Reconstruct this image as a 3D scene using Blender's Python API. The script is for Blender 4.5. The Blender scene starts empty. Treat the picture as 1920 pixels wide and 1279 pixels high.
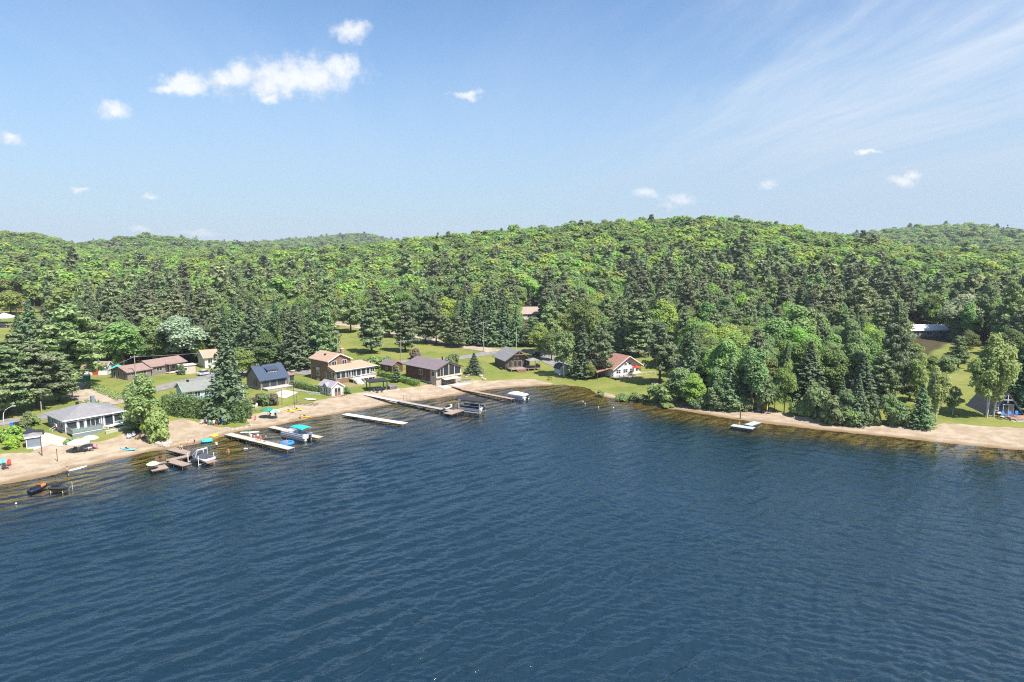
import bpy, math, random
import numpy as np
from mathutils import Vector, Matrix
from mathutils.geometry import delaunay_2d_cdt
R = math.radians
sc = bpy.context.scene
col = sc.collection
# ------------------------------------------------------------------ camera
CAM_H, FPX, HORIZON = 38.0, 1280.0, 470.0          # drone height in m, focal length and horizon in photo pixels
PITCH = math.atan((639.5 - HORIZON) / FPX)
cam_data = bpy.data.cameras.new('camera')
cam_data.sensor_width = 36.0
cam_data.lens = 36.0 * FPX / 1920.0
cam_data.clip_start = 1.0
cam_data.clip_end = 20000.0
cam = bpy.data.objects.new('camera', cam_data)
cam.location = (0, 0, CAM_H)
cam.rotation_euler = (math.pi / 2 - PITCH, 0, 0)
col.objects.link(cam)
sc.camera = cam
# ------------------------------------------------------------------ sun and sky
SUN_EL, SUN_AZ = 56.0, -42.0        # elevation; azimuth measured from +X towards +Y
sd = Vector((math.cos(R(SUN_EL)) * math.cos(R(SUN_AZ)), math.cos(R(SUN_EL)) * math.sin(R(SUN_AZ)), math.sin(R(SUN_EL))))
sun_data = bpy.data.lights.new('sun', 'SUN')
sun_data.energy = 4.9
sun_data.angle = R(0.55)
sun_data.color = (1.0, 0.955, 0.88)
sun = bpy.data.objects.new('sun', sun_data)
sun.rotation_euler = sd.to_track_quat('Z', 'Y').to_euler()
sun.location = (60, 0, 120)
col.objects.link(sun)
world = bpy.data.worlds.new('World')
sc.world = world
world.use_nodes = True
sc.view_settings.view_transform = 'Standard'
sc.view_settings.look = 'None'
sc.view_settings.gamma = 1.0
sc.view_settings.exposure = 0.76
sc.cycles.use_adaptive_sampling = True
sc.cycles.adaptive_threshold = 0.012
sc.cycles.use_denoising = False
sc.cycles.filter_width = 1.15
sc.cycles.max_bounces = 8
sc.cycles.diffuse_bounces = 5
sc.cycles.glossy_bounces = 2
sc.cycles.transmission_bounces = 3
sc.cycles.transparent_max_bounces = 6
sc.cycles.volume_bounces = 0
sc.cycles.caustics_reflective = False
sc.cycles.caustics_refractive = False


class NT:
    """small helper that wires shader nodes"""
    def __init__(self, tree):
        self.t = tree
        self.n = tree.nodes
        self.l = tree.links
    def new(self, typ, **kw):
        nd = self.n.new(typ)
        for k, v in kw.items():
            if k == 'ins':
                for i, val in v.items():
                    s = nd.inputs[i]
                    if isinstance(val, bpy.types.NodeSocket):
                        self.l.new(val, s)
                    else:
                        s.default_value = val
            else:
                setattr(nd, k, v)
        return nd
    def math(self, op, a, b=0.0, c=None, clamp=False):
        nd = self.new('ShaderNodeMath', operation=op, use_clamp=clamp, ins={0: a, 1: b})
        if c is not None:
            if isinstance(c, bpy.types.NodeSocket):
                self.l.new(c, nd.inputs[2])
            else:
                nd.inputs[2].default_value = c
        return nd.outputs[0]
    def vmath(self, op, a, b=(0, 0, 0)):
        nd = self.new('ShaderNodeVectorMath', operation=op, ins={0: a, 1: b})
        return nd.outputs['Value'] if op in ('DOT_PRODUCT', 'LENGTH', 'DISTANCE') else nd.outputs[0]
    def mix(self, f, a, b, typ='MIX'):
        nd = self.new('ShaderNodeMix', data_type='RGBA', blend_type=typ, ins={0: f, 6: a, 7: b})
        return nd.outputs[2]
    def noise(self, vec, scale, detail=4, rough=0.55, dist=0.0):
        nd = self.new('ShaderNodeTexNoise', ins={'Scale': scale, 'Detail': detail, 'Roughness': rough, 'Distortion': dist})
        if vec is not None:
            self.l.new(vec, nd.inputs['Vector'])
        return nd.outputs[0]
    def ramp(self, f, a, b, lo=0.0, hi=1.0):
        nd = self.new('ShaderNodeMapRange', interpolation_type='SMOOTHSTEP', ins={0: f, 1: a, 2: b, 3: lo, 4: hi})
        return nd.outputs[0]
    def mapping(self, vec, scale=(1, 1, 1), rot=(0, 0, 0), loc=(0, 0, 0)):
        nd = self.new('ShaderNodeMapping', ins={'Vector': vec, 'Scale': scale, 'Rotation': rot, 'Location': loc})
        return nd.outputs[0]


def pixel_ray(px, py):
    c, s = math.cos(PITCH), math.sin(PITCH)
    a = (px - 960.0) / FPX
    b = (639.5 - py) / FPX
    return (a, c + b * s, -s + b * c)


def build_sky():
    w = NT(world.node_tree)
    w.n.clear()
    sky = w.new('ShaderNodeTexSky', sky_type='NISHITA')
    sky.sun_disc = False
    sky.sun_elevation = R(SUN_EL)
    sky.sun_rotation = R(90 - SUN_AZ)
    sky.altitude = 250
    sky.air_density = 1.0
    sky.dust_density = 0.25
    sky.ozone_density = 3.2
    tc = w.new('ShaderNodeTexCoord').outputs['Generated']
    sep = w.new('ShaderNodeSeparateXYZ', ins={0: tc})
    x, y, z = sep.outputs[0], sep.outputs[1], sep.outputs[2]
    zc = w.math('MAXIMUM', z, 0.0)
    # high thin cloud on a flat sheet: direction divided by height above the horizon
    den = w.math('ADD', zc, 0.10)
    sheet = w.new('ShaderNodeCombineXYZ', ins={0: w.math('DIVIDE', x, den), 1: w.math('DIVIDE', y, den), 2: 0.0}).outputs[0]
    warp = w.new('ShaderNodeTexNoise', ins={'Vector': sheet, 'Scale': 0.55, 'Detail': 3.0})
    wv = w.vmath('ADD', sheet, w.new('ShaderNodeVectorMath', operation='SCALE', ins={0: w.vmath('SUBTRACT', warp.outputs[1], (.5, .5, .5)), 3: 0.6}).outputs[0])
    def along(v, ang, sa, sb, off):
        d = (math.sin(R(ang)), math.cos(R(ang)), 0)
        return w.new('ShaderNodeCombineXYZ', ins={0: w.math('MULTIPLY', w.vmath('DOT_PRODUCT', v, d), sa), 1: w.math('MULTIPLY', w.vmath('DOT_PRODUCT', v, (d[1], -d[0], 0)), sb), 2: off}).outputs[0]
    m1 = along(wv, -12, 0.18, 0.8, 2.3)
    m2 = along(wv, -8, 0.30, 2.9, 4.7)
    n1 = w.noise(m1, 0.75, 7, 0.62)
    n2 = w.noise(m2, 0.9, 8, 0.66)
    streak = w.math('MULTIPLY', w.ramp(n1, 0.34, 0.66), w.ramp(n2, 0.10, 0.78))
    # cirrus thickens towards +X, where the weather comes from
    az = w.math('DIVIDE', x, w.math('MAXIMUM', y, 0.05))
    side = w.ramp(az, 0.02, 0.50, 0.14, 1.0)
    cir = w.math('MULTIPLY', w.math('MULTIPLY', streak, side), w.ramp(z, .16, .42, 2.1, 1.5), clamp=True)
    veil = w.math('MULTIPLY', w.ramp(w.noise(along(wv, -10, .25, .9, 7.7), 0.5, 6, 0.6), 0.36, 0.70), w.ramp(az, 0.0, 0.55, 0.14, 1.0))
    low = w.ramp(z, 0.0, 0.27, 1.0, 0.22)
    cir = w.math('MAXIMUM', cir, w.math('MULTIPLY', veil, low))
    clear = w.new('ShaderNodeHueSaturation', ins={'Saturation': 1.10, 'Value': 0.92, 'Color': sky.outputs[0]}).outputs[0]
    base = w.mix(w.math('MULTIPLY', cir, 0.80), clear, (4.7, 5.05, 5.5, 1))
    # pale moist air just above the hills
    base = w.mix(w.ramp(z, 0.0, 0.36, 0.84, 0.0), base, (2.32, 3.12, 4.05, 1))
    # fair-weather cumulus: (photo x, y, half width, half height) turned into directions
    lumps = [(560, 142, 128, 44), (600, 138, 70, 38), (500, 150, 70, 38), (452, 140, 46, 32), (640, 130, 40, 30), (350, 160, 62, 27), (415, 152, 46, 28), (310, 168, 34, 14), (505, 178, 36, 16), (218, 202, 36, 20), (660, 56, 42, 23), (875, 179, 38, 9),
             (1205, 359, 32, 10), (1268, 371, 36, 15), (1252, 384, 22, 9), (1437, 348, 28, 12), (1696, 339, 35, 14), (1712, 330, 18, 10), (147, 352, 18, 8), (282, 371, 18, 7),
             (20, 262, 26, 14), (265, 427, 26, 7), (375, 436, 55, 7), (1620, 285, 30, 6)]
    el = w.math('DIVIDE', z, w.math('MAXIMUM', y, 0.05))
    cv = w.new('ShaderNodeCombineXYZ', ins={0: az, 1: el, 2: 0.0}).outputs[0]
    wob = w.new('ShaderNodeTexNoise', ins={'Vector': cv, 'Scale': 26.0, 'Detail': 6.0, 'Roughness': 0.62})
    wob2 = w.new('ShaderNodeTexNoise', ins={'Vector': cv, 'Scale': 9.0, 'Detail': 3.0})
    ov = w.new('ShaderNodeVectorMath', operation='SCALE', ins={0: w.vmath('SUBTRACT', wob.outputs[1], (.5, .5, .5)), 3: 0.030}).outputs[0]
    ov2 = w.new('ShaderNodeVectorMath', operation='SCALE', ins={0: w.vmath('SUBTRACT', wob2.outputs[1], (.5, .5, .5)), 3: 0.022}).outputs[0]
    pv = w.vmath('ADD', w.vmath('ADD', cv, ov), ov2)
    best = None
    for (px, py, hw, hh) in lumps:
        d = pixel_ray(px, py)
        ca, ce = d[0] / d[1], d[2] / d[1]
        q = w.vmath('SUBTRACT', pv, (ca, ce, 0))
        q = w.vmath('MULTIPLY', q, (FPX / hw, FPX / hh, 1))
        v = w.math('SUBTRACT', 1.0, w.vmath('LENGTH', q))
        best = v if best is None else w.math('MAXIMUM', best, v)
    fine = w.noise(cv, 42, 7, 0.68)
    dens = w.math('ADD', best, w.math('MULTIPLY', w.math('SUBTRACT', fine, 0.5), 1.7))
    alpha = w.math('MULTIPLY', w.ramp(dens, -0.10, 0.85), 0.90)
    alpha = w.math('MULTIPLY', alpha, w.ramp(el, 0.0, 0.16, 0.45, 1.0))
    body = w.mix(w.ramp(w.math('ADD', w.noise(w.mapping(cv, (1, 1, 1), (0, 0, 0), (0.01, -0.012, 0)), 30, 5, 0.6), w.math('MULTIPLY', best, 0.12)), 0.36, 0.64), (3.8, 4.25, 4.8, 1), (5.25, 5.35, 5.5, 1))
    base = w.mix(w.math('MULTIPLY', alpha, w.ramp(y, 0.0, 0.1)), base, body)
    bg = w.new('ShaderNodeBackground', ins={0: base, 1: 0.114})
    out = w.new('ShaderNodeOutputWorld')
    w.l.new(bg.outputs[0], out.inputs[0])


build_sky()

# ------------------------------------------------------------------ scene bookkeeping
def tag(o, label=None, cat=None, group=None, kind=None):
    if label: o['label'] = label
    if cat: o['category'] = cat
    if group: o['group'] = group
    if kind: o['kind'] = kind
    return o


def empty(name, loc, rz=0.0, label=None, cat=None, group=None):
    o = bpy.data.objects.new(name, None)
    o.empty_display_size = 0.3
    o.location = loc
    o.rotation_euler = (0, 0, rz)
    col.objects.link(o)
    return tag(o, label, cat, group)


def mesh_obj(name, me, m, parent=None):
    if m is not None and not me.materials:
        me.materials.append(m)
    o = bpy.data.objects.new(name, me)
    col.objects.link(o)
    if parent is not None:
        o.parent = parent
    return o


def np_mesh(name, v, f):
    """mesh from an (n,3) vertex array and an (m,k) face array"""
    v = np.asarray(v, dtype=np.float32)
    f = np.asarray(f, dtype=np.int32)
    me = bpy.data.meshes.new(name)
    me.vertices.add(len(v))
    me.vertices.foreach_set('co', v.ravel())
    k = f.shape[1]
    me.loops.add(f.size)
    me.loops.foreach_set('vertex_index', f.ravel())
    me.polygons.add(len(f))
    me.polygons.foreach_set('loop_start', np.arange(0, f.size, k, dtype=np.int32))
    me.polygons.foreach_set('loop_total', np.full(len(f), k, dtype=np.int32))
    me.update(calc_edges=True)
    return me


class MB:
    """collects simple solids and links them as ONE mesh object"""
    def __init__(self):
        self.v = []
        self.f = []
    def add(self, vs, fs):
        b = len(self.v)
        self.v += [tuple(p) for p in vs]
        self.f += [tuple(i + b for i in q) for q in fs]
        return self
    def box(self, x0, x1, y0, y1, z0, z1):
        return self.add([(x0, y0, z0), (x1, y0, z0), (x1, y1, z0), (x0, y1, z0), (x0, y0, z1), (x1, y0, z1), (x1, y1, z1), (x0, y1, z1)],
                        [(0, 3, 2, 1), (4, 5, 6, 7), (0, 1, 5, 4), (1, 2, 6, 5), (2, 3, 7, 6), (3, 0, 4, 7)])
    def prism(self, poly, axis, a, b):
        """extrude a 2D outline along an axis; x: outline in (y,z), y: outline in (x,z), z: outline in (x,y)"""
        n = len(poly)
        def pt(p, t):
            return (t, p[0], p[1]) if axis == 'x' else (p[0], t, p[1]) if axis == 'y' else (p[0], p[1], t)
        vs = [pt(p, a) for p in poly] + [pt(p, b) for p in poly]
        fs = [tuple(range(n))[::-1], tuple(range(n, 2 * n))] + [(i, (i + 1) % n, n + (i + 1) % n, n + i) for i in range(n)]
        return self.add(vs, fs)
    def bar(self, p, q, w, h=None):
        """square bar between two points"""
        h = h or w
        p, q = Vector(p), Vector(q)
        d = (q - p).normalized()
        up = Vector((0, 0, 1)) if abs(d.z) < 0.9 else Vector((1, 0, 0))
        s = d.cross(up).normalized()
        u = s.cross(d)
        vs = [e + s * a * w / 2 + u * b * h / 2 for e in (p, q) for a, b in ((-1, -1), (1, -1), (1, 1), (-1, 1))]
        return self.add(vs, [(0, 1, 2, 3), (7, 6, 5, 4), (0, 4, 5, 1), (1, 5, 6, 2), (2, 6, 7, 3), (3, 7, 4, 0)])
    def tube(self, pts, rad, n=8):
        pts = [Vector(p) for p in pts]
        if not hasattr(rad, '__len__'): rad = [rad] * len(pts)
        b = []
        for i, p in enumerate(pts):
            d = (pts[min(i + 1, len(pts) - 1)] - pts[max(i - 1, 0)]).normalized()
            up = Vector((0, 0, 1)) if abs(d.z) < 0.9 else Vector((1, 0, 0))
            s = d.cross(up).normalized()
            u = s.cross(d)
            for k in range(n):
                a = 2 * math.pi * k / n
                b.append(p + (s * math.cos(a) + u * math.sin(a)) * rad[i])
        fs = [(i * n + k, i * n + (k + 1) % n, (i + 1) * n + (k + 1) % n, (i + 1) * n + k) for i in range(len(pts) - 1) for k in range(n)]
        fs += [tuple(range(n))[::-1], tuple(range((len(pts) - 1) * n, len(pts) * n))]
        return self.add(b, fs)
    def loft(self, rings, cap=True):
        n = len(rings[0])
        vs = [p for r in rings for p in r]
        fs = [(i * n + k, i * n + (k + 1) % n, (i + 1) * n + (k + 1) % n, (i + 1) * n + k) for i in range(len(rings) - 1) for k in range(n)]
        if cap: fs += [tuple(range(n))[::-1], tuple(range((len(rings) - 1) * n, len(rings) * n))]
        return self.add(vs, fs)
    def build(self, name, m, parent=None, smooth=False):
        me = bpy.data.meshes.new(name)
        me.from_pydata(self.v, [], self.f)
        me.update()
        if smooth: me.shade_smooth()
        return mesh_obj(name, me, m, parent)


# ------------------------------------------------------------------ materials
MATS = {}
def mat(name, base, rough=0.75, var=0.12, scale=1.5, metal=0.0, bump=0.0, bscale=12.0, coat=0.0, stripes=None, spec=0.35):
    """painted or natural surface: base colour broken up by two scales of noise; stripes = (axis, pitch m, depth) for boards and seams"""
    if name in MATS: return MATS[name]
    m = bpy.data.materials.new(name)
    m.use_nodes = True
    t = NT(m.node_tree)
    b = t.n['Principled BSDF']
    co = t.new('ShaderNodeTexCoord').outputs['Object']
    n1 = t.noise(co, scale, 5, 0.6)
    n2 = t.noise(co, scale * 9, 3, 0.6)
    f = t.math('ADD', t.math('MULTIPLY', n1, 0.65), t.math('MULTIPLY', n2, 0.35))
    lo = tuple(c * (1 - var) for c in base) + (1,)
    hi = tuple(min(1, c * (1 + var)) for c in base) + (1,)
    colr = t.mix(t.ramp(f, 0.32, 0.68), lo, hi)
    h = None
    if stripes:
        ax, pitch, depth = stripes
        sp = t.new('ShaderNodeSeparateXYZ', ins={0: co})
        s = sp.outputs['xyz'.index(ax)]
        saw = t.math('FRACT', t.math('DIVIDE', s, pitch))
        groove = t.ramp(t.math('ABSOLUTE', t.math('SUBTRACT', saw, 0.5)), 0.40, 0.5)
        cell = t.new('ShaderNodeTexWhiteNoise', noise_dimensions='1D', ins={'W': t.math('FLOOR', t.math('DIVIDE', s, pitch))}).outputs[0]
        colr = t.mix(t.math('MULTIPLY', cell, 0.22), colr, tuple(c * 0.55 for c in base) + (1,))
        h = t.math('MULTIPLY', groove, -depth)
    if bump:
        hb = t.math('MULTIPLY', t.noise(co, bscale, 4, 0.6), bump)
        h = hb if h is None else t.math('ADD', h, hb)
    if h is not None:
        bn = t.new('ShaderNodeBump', ins={'Height': h, 'Strength': 1.0, 'Distance': 1.0})
        t.l.new(bn.outputs[0], b.inputs['Normal'])
    t.l.new(colr, b.inputs['Base Color'])
    b.inputs['Roughness'].default_value = rough
    b.inputs['Metallic'].default_value = metal
    b.inputs['Specular IOR Level'].default_value = spec
    if coat: b.inputs['Coat Weight'].default_value = coat
    MATS[name] = m
    return m

# ------------------------------------------------------------------ the lie of the land
def unproject(px, py, z=0.0):
    d = pixel_ray(px, py)
    t = (z - CAM_H) / d[2]
    return (d[0] * t, d[1] * t)


SHORE_PX = [(-700, 1180), (-300, 1000), (-120, 942), (0, 908), (94, 888), (156, 873), (219, 859), (281, 845), (318, 840), (352, 833), (390, 825), (423, 815), (444, 808), (481, 803), (506, 800), (542, 791),
            (583, 783), (642, 773), (703, 762), (746, 755), (801, 749), (850, 741), (880, 735), (923, 729), (975, 725), (1026, 722), (1060, 722), (1097, 726), (1114, 734), (1124, 741), (1139, 744),
            (1160, 748), (1182, 752), (1210, 757), (1238, 763), (1285, 769), (1341, 779), (1373, 784), (1416, 790), (1471, 796), (1537, 804), (1603, 811), (1675, 818), (1750, 827), (1825, 835), (1920, 843),
            (2100, 862), (2500, 930), (3000, 1080)]
SHORE = np.array([unproject(*p) for p in SHORE_PX])
S_AZ, S_Y = SHORE[:, 0] / SHORE[:, 1], SHORE[:, 1]


def poly_dist(x, y, pl, closed=False):
    best = np.full(x.shape, 1e18)
    n = len(pl)
    for i in range(n if closed else n - 1):
        a, b = pl[i], pl[(i + 1) % n]
        dx, dy = b[0] - a[0], b[1] - a[1]
        t = np.clip(((x - a[0]) * dx + (y - a[1]) * dy) / (dx * dx + dy * dy + 1e-12), 0, 1)
        best = np.minimum(best, (x - a[0] - t * dx) ** 2 + (y - a[1] - t * dy) ** 2)
    return np.sqrt(best)


def in_poly(x, y, pl):
    r = np.zeros(x.shape, bool)
    n = len(pl)
    for i in range(n):
        (x0, y0), (x1, y1) = pl[i], pl[(i + 1) % n]
        if y0 == y1: continue
        r ^= ((y0 > y) != (y1 > y)) & (x < (x1 - x0) * (y - y0) / (y1 - y0) + x0)
    return r


def shore_distance(x, y):
    yy = np.maximum(y, 1e-3)
    land = (y > 0) & (y > np.interp(x / yy, S_AZ, S_Y))
    return np.where(land, 1, -1) * poly_dist(x, y, SHORE)


def vnoise(x, y, seed=0):
    """smooth value noise, about -1..1"""
    xi, yi = np.floor(x).astype(np.int64), np.floor(y).astype(np.int64)
    fx, fy = x - xi, y - yi
    fx, fy = fx * fx * (3 - 2 * fx), fy * fy * (3 - 2 * fy)
    def h(a, b):
        n = (a * 374761393 + b * 668265263 + seed * 982451653) & 0x7fffffff
        n = ((n ^ (n >> 13)) * 1274126177) & 0x7fffffff
        return ((n ^ (n >> 16)) & 0xffff) / 32767.5 - 1
    return (h(xi, yi) * (1 - fx) + h(xi + 1, yi) * fx) * (1 - fy) + (h(xi, yi + 1) * (1 - fx) + h(xi + 1, yi + 1) * fx) * fy


# wooded ridges: (range of the crest, range where the slope starts, fall-off behind, tree height, crest line in the photo)
RIDGES = [
    (670, 250, 170, 14, [(-900, 470), (300, 482), (480, 476), (620, 462), (740, 452), (830, 440), (880, 434), (1030, 426), (1100, 419), (1180, 413), (1250, 406), (1330, 403), (1400, 409), (1480, 422), (1560, 436), (1650, 443), (1700, 452), (1800, 464), (1920, 470), (2900, 474)]),
    (1150, 600, 300, 15, [(-1500, 440), (-300, 424), (0, 431), (60, 435), (100, 445), (150, 457), (260, 464), (420, 464), (560, 463), (700, 466), (3500, 478)]),
    (1600, 1100, 350, 15, [(-1500, 470), (60, 470), (150, 457), (200, 449), (240, 446), (280, 440), (310, 444), (350, 447), (400, 454), (450, 456), (560, 461), (3500, 480)]),
    (2700, 1800, 600, 15, [(-1500, 472), (300, 466), (440, 456), (520, 451), (600, 444), (640, 439), (672, 437), (700, 440), (730, 448), (790, 458), (900, 464), (3500, 470)]),
    (1900, 1100, 500, 15, [(-1500, 480), (1400, 470), (1560, 442), (1640, 434), (1690, 428), (1750, 421), (1830, 420), (1880, 428), (1920, 433), (2100, 440), (3500, 455)]),
]
RIDGE_T = []
for rr, r0, back, th_, pts in RIDGES:
    az, zt = [], []
    for p in pts:
        d = pixel_ray(*p)
        az.append(math.atan2(d[0], d[1]))
        zt.append(CAM_H + rr * d[2] / math.hypot(d[0], d[1]) - th_)
    RIDGE_T.append((rr, r0, back, np.array(az), np.array(zt)))


def terrain(x, y, s=None):
    x, y = np.asarray(x, float), np.asarray(y, float)
    if s is None: s = shore_distance(x, y)
    z = np.where(s > 0, np.interp(s, [0, 2, 6, 12, 25, 60, 200], [0, .10, .42, .95, 1.55, 2.1, 2.6]),
                 np.interp(-s, [0, 4, 10, 18, 35, 90], [0, -.25, -.6, -1.1, -2.2, -5]))
    z = z + np.where(s > 9, 0.10 * vnoise(x / 6.0, y / 6.0, 3), 0.018 * vnoise(x / 1.7, y / 1.7, 4))
    r = np.hypot(x, y)
    a = np.arctan2(x, np.maximum(y, 1e-3))
    base = np.clip((r - 240) * 0.013, 0, 14) * (s > 0)
    zz = z + base
    for rr, r0, back, az, zt in RIDGE_T:
        top = np.interp(a, az, zt)
        t = np.clip((r - r0) / (rr - r0), 0, 1)
        t = t ** 1.25 * (1.55 - 0.55 * t)
        t = np.where(r > rr, np.exp(-((r - rr) / back) ** 2), t)
        zz = np.where(s > 0, np.maximum(zz, z + (top - z) * t), zz)
    bumpy = np.clip((r - 300) / 300, 0, 1)
    return zz + np.where(s > 0, bumpy * (2.0 * vnoise(x / 60, y / 60, 7) + 0.8 * vnoise(x / 23, y / 23, 8)), 0)


def gz(x, y):
    return float(terrain(np.array([x]), np.array([y]))[0])


def ground(px, py):
    """where the sight line through a photo pixel meets the land (the water level where it meets the lake)"""
    z = 1.2
    for _ in range(8):
        x, y = unproject(px, py, z)
        z = 0.5 * z + 0.5 * max(gz(x, y), 0.0)
    x, y = unproject(px, py, z)
    return Vector((x, y, z))


def top_at(loc, px, py):
    """height of the point seen at a photo pixel if it stands straight above loc"""
    d = pixel_ray(px, py)
    return CAM_H + d[2] * loc[1] / d[1]


def surf_mat(name, layers, rough=0.95, bump=0.0, bscale=4.0):
    m = bpy.data.materials.new(name)
    m.use_nodes = True
    t = NT(m.node_tree)
    b = t.n['Principled BSDF']
    co = t.new('ShaderNodeNewGeometry').outputs['Position']
    c = layers(t, co)
    t.l.new(c, b.inputs['Base Color'])
    b.inputs['Roughness'].default_value = rough
    b.inputs['Specular IOR Level'].default_value = 0.2
    if bump:
        bn = t.new('ShaderNodeBump', ins={'Height': t.math('MULTIPLY', t.noise(co, bscale, 6, 0.65), bump), 'Strength': 1.0, 'Distance': 1.0})
        t.l.new(bn.outputs[0], b.inputs['Normal'])
    MATS[name] = m
    return m


def grass_layers(t, co):
    big = t.noise(co, 0.07, 5, 0.6)
    mid = t.noise(co, 0.6, 5, 0.65)
    fine = t.noise(co, 6.0, 4, 0.7)
    c = t.mix(t.ramp(big, 0.36, 0.64), (0.150, 0.190, 0.034, 1), (0.262, 0.255, 0.066, 1))
    c = t.mix(t.math('MULTIPLY', t.ramp(mid, 0.42, 0.72), 0.6), c, (0.28, 0.26, 0.09, 1))
    c = t.mix(t.math('MULTIPLY', t.ramp(fine, 0.35, 0.7), 0.5), c, (0.085, 0.135, 0.024, 1))
    dry = t.ramp(t.noise(t.mapping(co, (1, 1, 1), (0, 0, 0), (40, 13, 0)), 0.16, 5, 0.6), 0.57, 0.72)
    c = t.mix(t.math('MULTIPLY', dry, 0.7), c, (0.30, 0.215, 0.12, 1))
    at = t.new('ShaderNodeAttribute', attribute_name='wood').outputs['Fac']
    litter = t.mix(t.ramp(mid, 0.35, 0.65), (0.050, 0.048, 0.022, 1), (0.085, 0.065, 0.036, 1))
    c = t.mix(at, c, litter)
    bed = t.mix(t.ramp(t.noise(co, 0.25, 6, 0.6), 0.38, 0.62), (0.20, 0.145, 0.045, 1), (0.38, 0.285, 0.125, 1))
    below = t.ramp(t.new('ShaderNodeSeparateXYZ', ins={0: co}).outputs[2], -0.02, 0.03, 1.0, 0.0)
    return t.mix(below, c, bed)


def sand_layers(t, co):
    z = t.new('ShaderNodeSeparateXYZ', ins={0: co}).outputs[2]
    mid = t.noise(co, 0.35, 6, 0.62)
    fine = t.noise(co, 3.2, 5, 0.75)
    c = t.mix(t.ramp(mid, 0.36, 0.66), (0.325, 0.248, 0.170, 1), (0.430, 0.352, 0.258, 1))
    c = t.mix(t.math('MULTIPLY', t.ramp(fine, 0.50, 0.72), 0.55), c, (0.24, 0.175, 0.115, 1))
    rake = t.noise(t.mapping(co, (0.5, 3.0, 1), (0, 0, R(38))), 0.8, 4, 0.6)
    c = t.mix(t.math('MULTIPLY', t.ramp(rake, 0.55, 0.7), 0.16), c, (0.36, 0.27, 0.18, 1))
    edge = t.math('ADD', z, t.math('MULTIPLY', t.math('SUBTRACT', t.noise(co, 0.22, 5, 0.6), 0.5), 0.22))
    wrack = t.math('MULTIPLY', t.ramp(edge, 0.16, 0.22), t.ramp(edge, 0.24, 0.30, 1.0, 0.0))
    c = t.mix(t.math('MULTIPLY', wrack, t.math('MULTIPLY', t.ramp(fine, 0.4, 0.6), 0.5)), c, (0.20, 0.13, 0.075, 1))
    wet = t.ramp(edge, 0.02, 0.15, 1.0, 0.0)
    return t.mix(wet, c, (0.235, 0.160, 0.088, 1))


def road_layers(t, co):
    n = t.noise(co, 0.5, 5, 0.6)
    c = t.mix(t.ramp(n, 0.35, 0.65), (0.20, 0.185, 0.17, 1), (0.30, 0.285, 0.27, 1))
    return t.mix(t.math('MULTIPLY', t.ramp(t.noise(co, 8, 4, 0.7), 0.4, 0.7), 0.4), c, (0.15, 0.14, 0.135, 1))


def gravel_layers(t, co):
    n = t.noise(co, 0.4, 6, 0.62)
    c = t.mix(t.ramp(n, 0.35, 0.65), (0.33, 0.265, 0.20, 1), (0.46, 0.385, 0.30, 1))
    return t.mix(t.math('MULTIPLY', t.ramp(t.noise(co, 7, 4, 0.7), 0.4, 0.7), 0.45), c, (0.25, 0.20, 0.15, 1))


def paver_layers(t, co):
    n = t.noise(co, 0.9, 5, 0.62)
    c = t.mix(t.ramp(n, 0.35, 0.65), (0.42, 0.37, 0.32, 1), (0.56, 0.51, 0.46, 1))
    return t.mix(t.math('MULTIPLY', t.ramp(t.noise(co, 9, 4, 0.7), 0.45, 0.7), 0.4), c, (0.30, 0.26, 0.22, 1))


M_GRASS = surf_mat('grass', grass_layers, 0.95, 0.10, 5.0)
M_SAND = surf_mat('sand', sand_layers, 0.92, 0.03, 6.0)
M_ROAD = surf_mat('asphalt', road_layers)
M_GRAVEL = surf_mat('gravel', gravel_layers, 0.95, 0.03, 6.0)
M_PAVER = surf_mat('pavers', paver_layers)

# forest front: bases of the first trees of the closed wood, in photo pixels
EDGE_PX = [(-900, 640), (-200, 600), (0, 588), (40, 596), (120, 630), (160, 664), (240, 682), (330, 682), (400, 684), (480, 688), (560, 686), (604, 680), (622, 640), (642, 620), (720, 620), (800, 628), (900, 642), (935, 646),
           (1000, 640), (1060, 654), (1180, 656), (1270, 656), (1292, 735), (1420, 748), (1480, 738), (1560, 745), (1640, 730), (1700, 690), (1780, 655), (1860, 660), (1910, 720), (2100, 720), (2900, 760)]
EDGE = np.array([unproject(p[0], p[1], 2.2) for p in EDGE_PX])
E_AZ, E_Y = EDGE[:, 0] / EDGE[:, 1], EDGE[:, 1]


def wood_mask(x, y):
    return y - np.interp(x / np.maximum(y, 1e-3), E_AZ, E_Y)


def build_terrain():
    na, nr = 520, 560
    az = np.linspace(-R(58), R(58), na)
    rg = 62 * np.exp(np.linspace(0, math.log(6500 / 62), nr))
    A, G = np.meshgrid(az, rg)
    X, Y = G * np.sin(A), G * np.cos(A)
    Z = terrain(X.ravel(), Y.ravel())
    v = np.stack([X.ravel(), Y.ravel(), Z], 1)
    i = np.arange(nr - 1)[:, None] * na + np.arange(na - 1)[None]
    f = np.stack([i, i + 1, i + na + 1, i + na], -1).reshape(-1, 4)
    me = np_mesh('terrain', v, f)
    me.shade_smooth()
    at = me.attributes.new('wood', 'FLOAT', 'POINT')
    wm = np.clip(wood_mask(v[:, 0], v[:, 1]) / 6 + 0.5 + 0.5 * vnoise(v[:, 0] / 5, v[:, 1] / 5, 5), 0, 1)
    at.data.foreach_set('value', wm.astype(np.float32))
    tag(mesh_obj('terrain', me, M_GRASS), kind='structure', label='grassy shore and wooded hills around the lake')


build_terrain()


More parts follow.
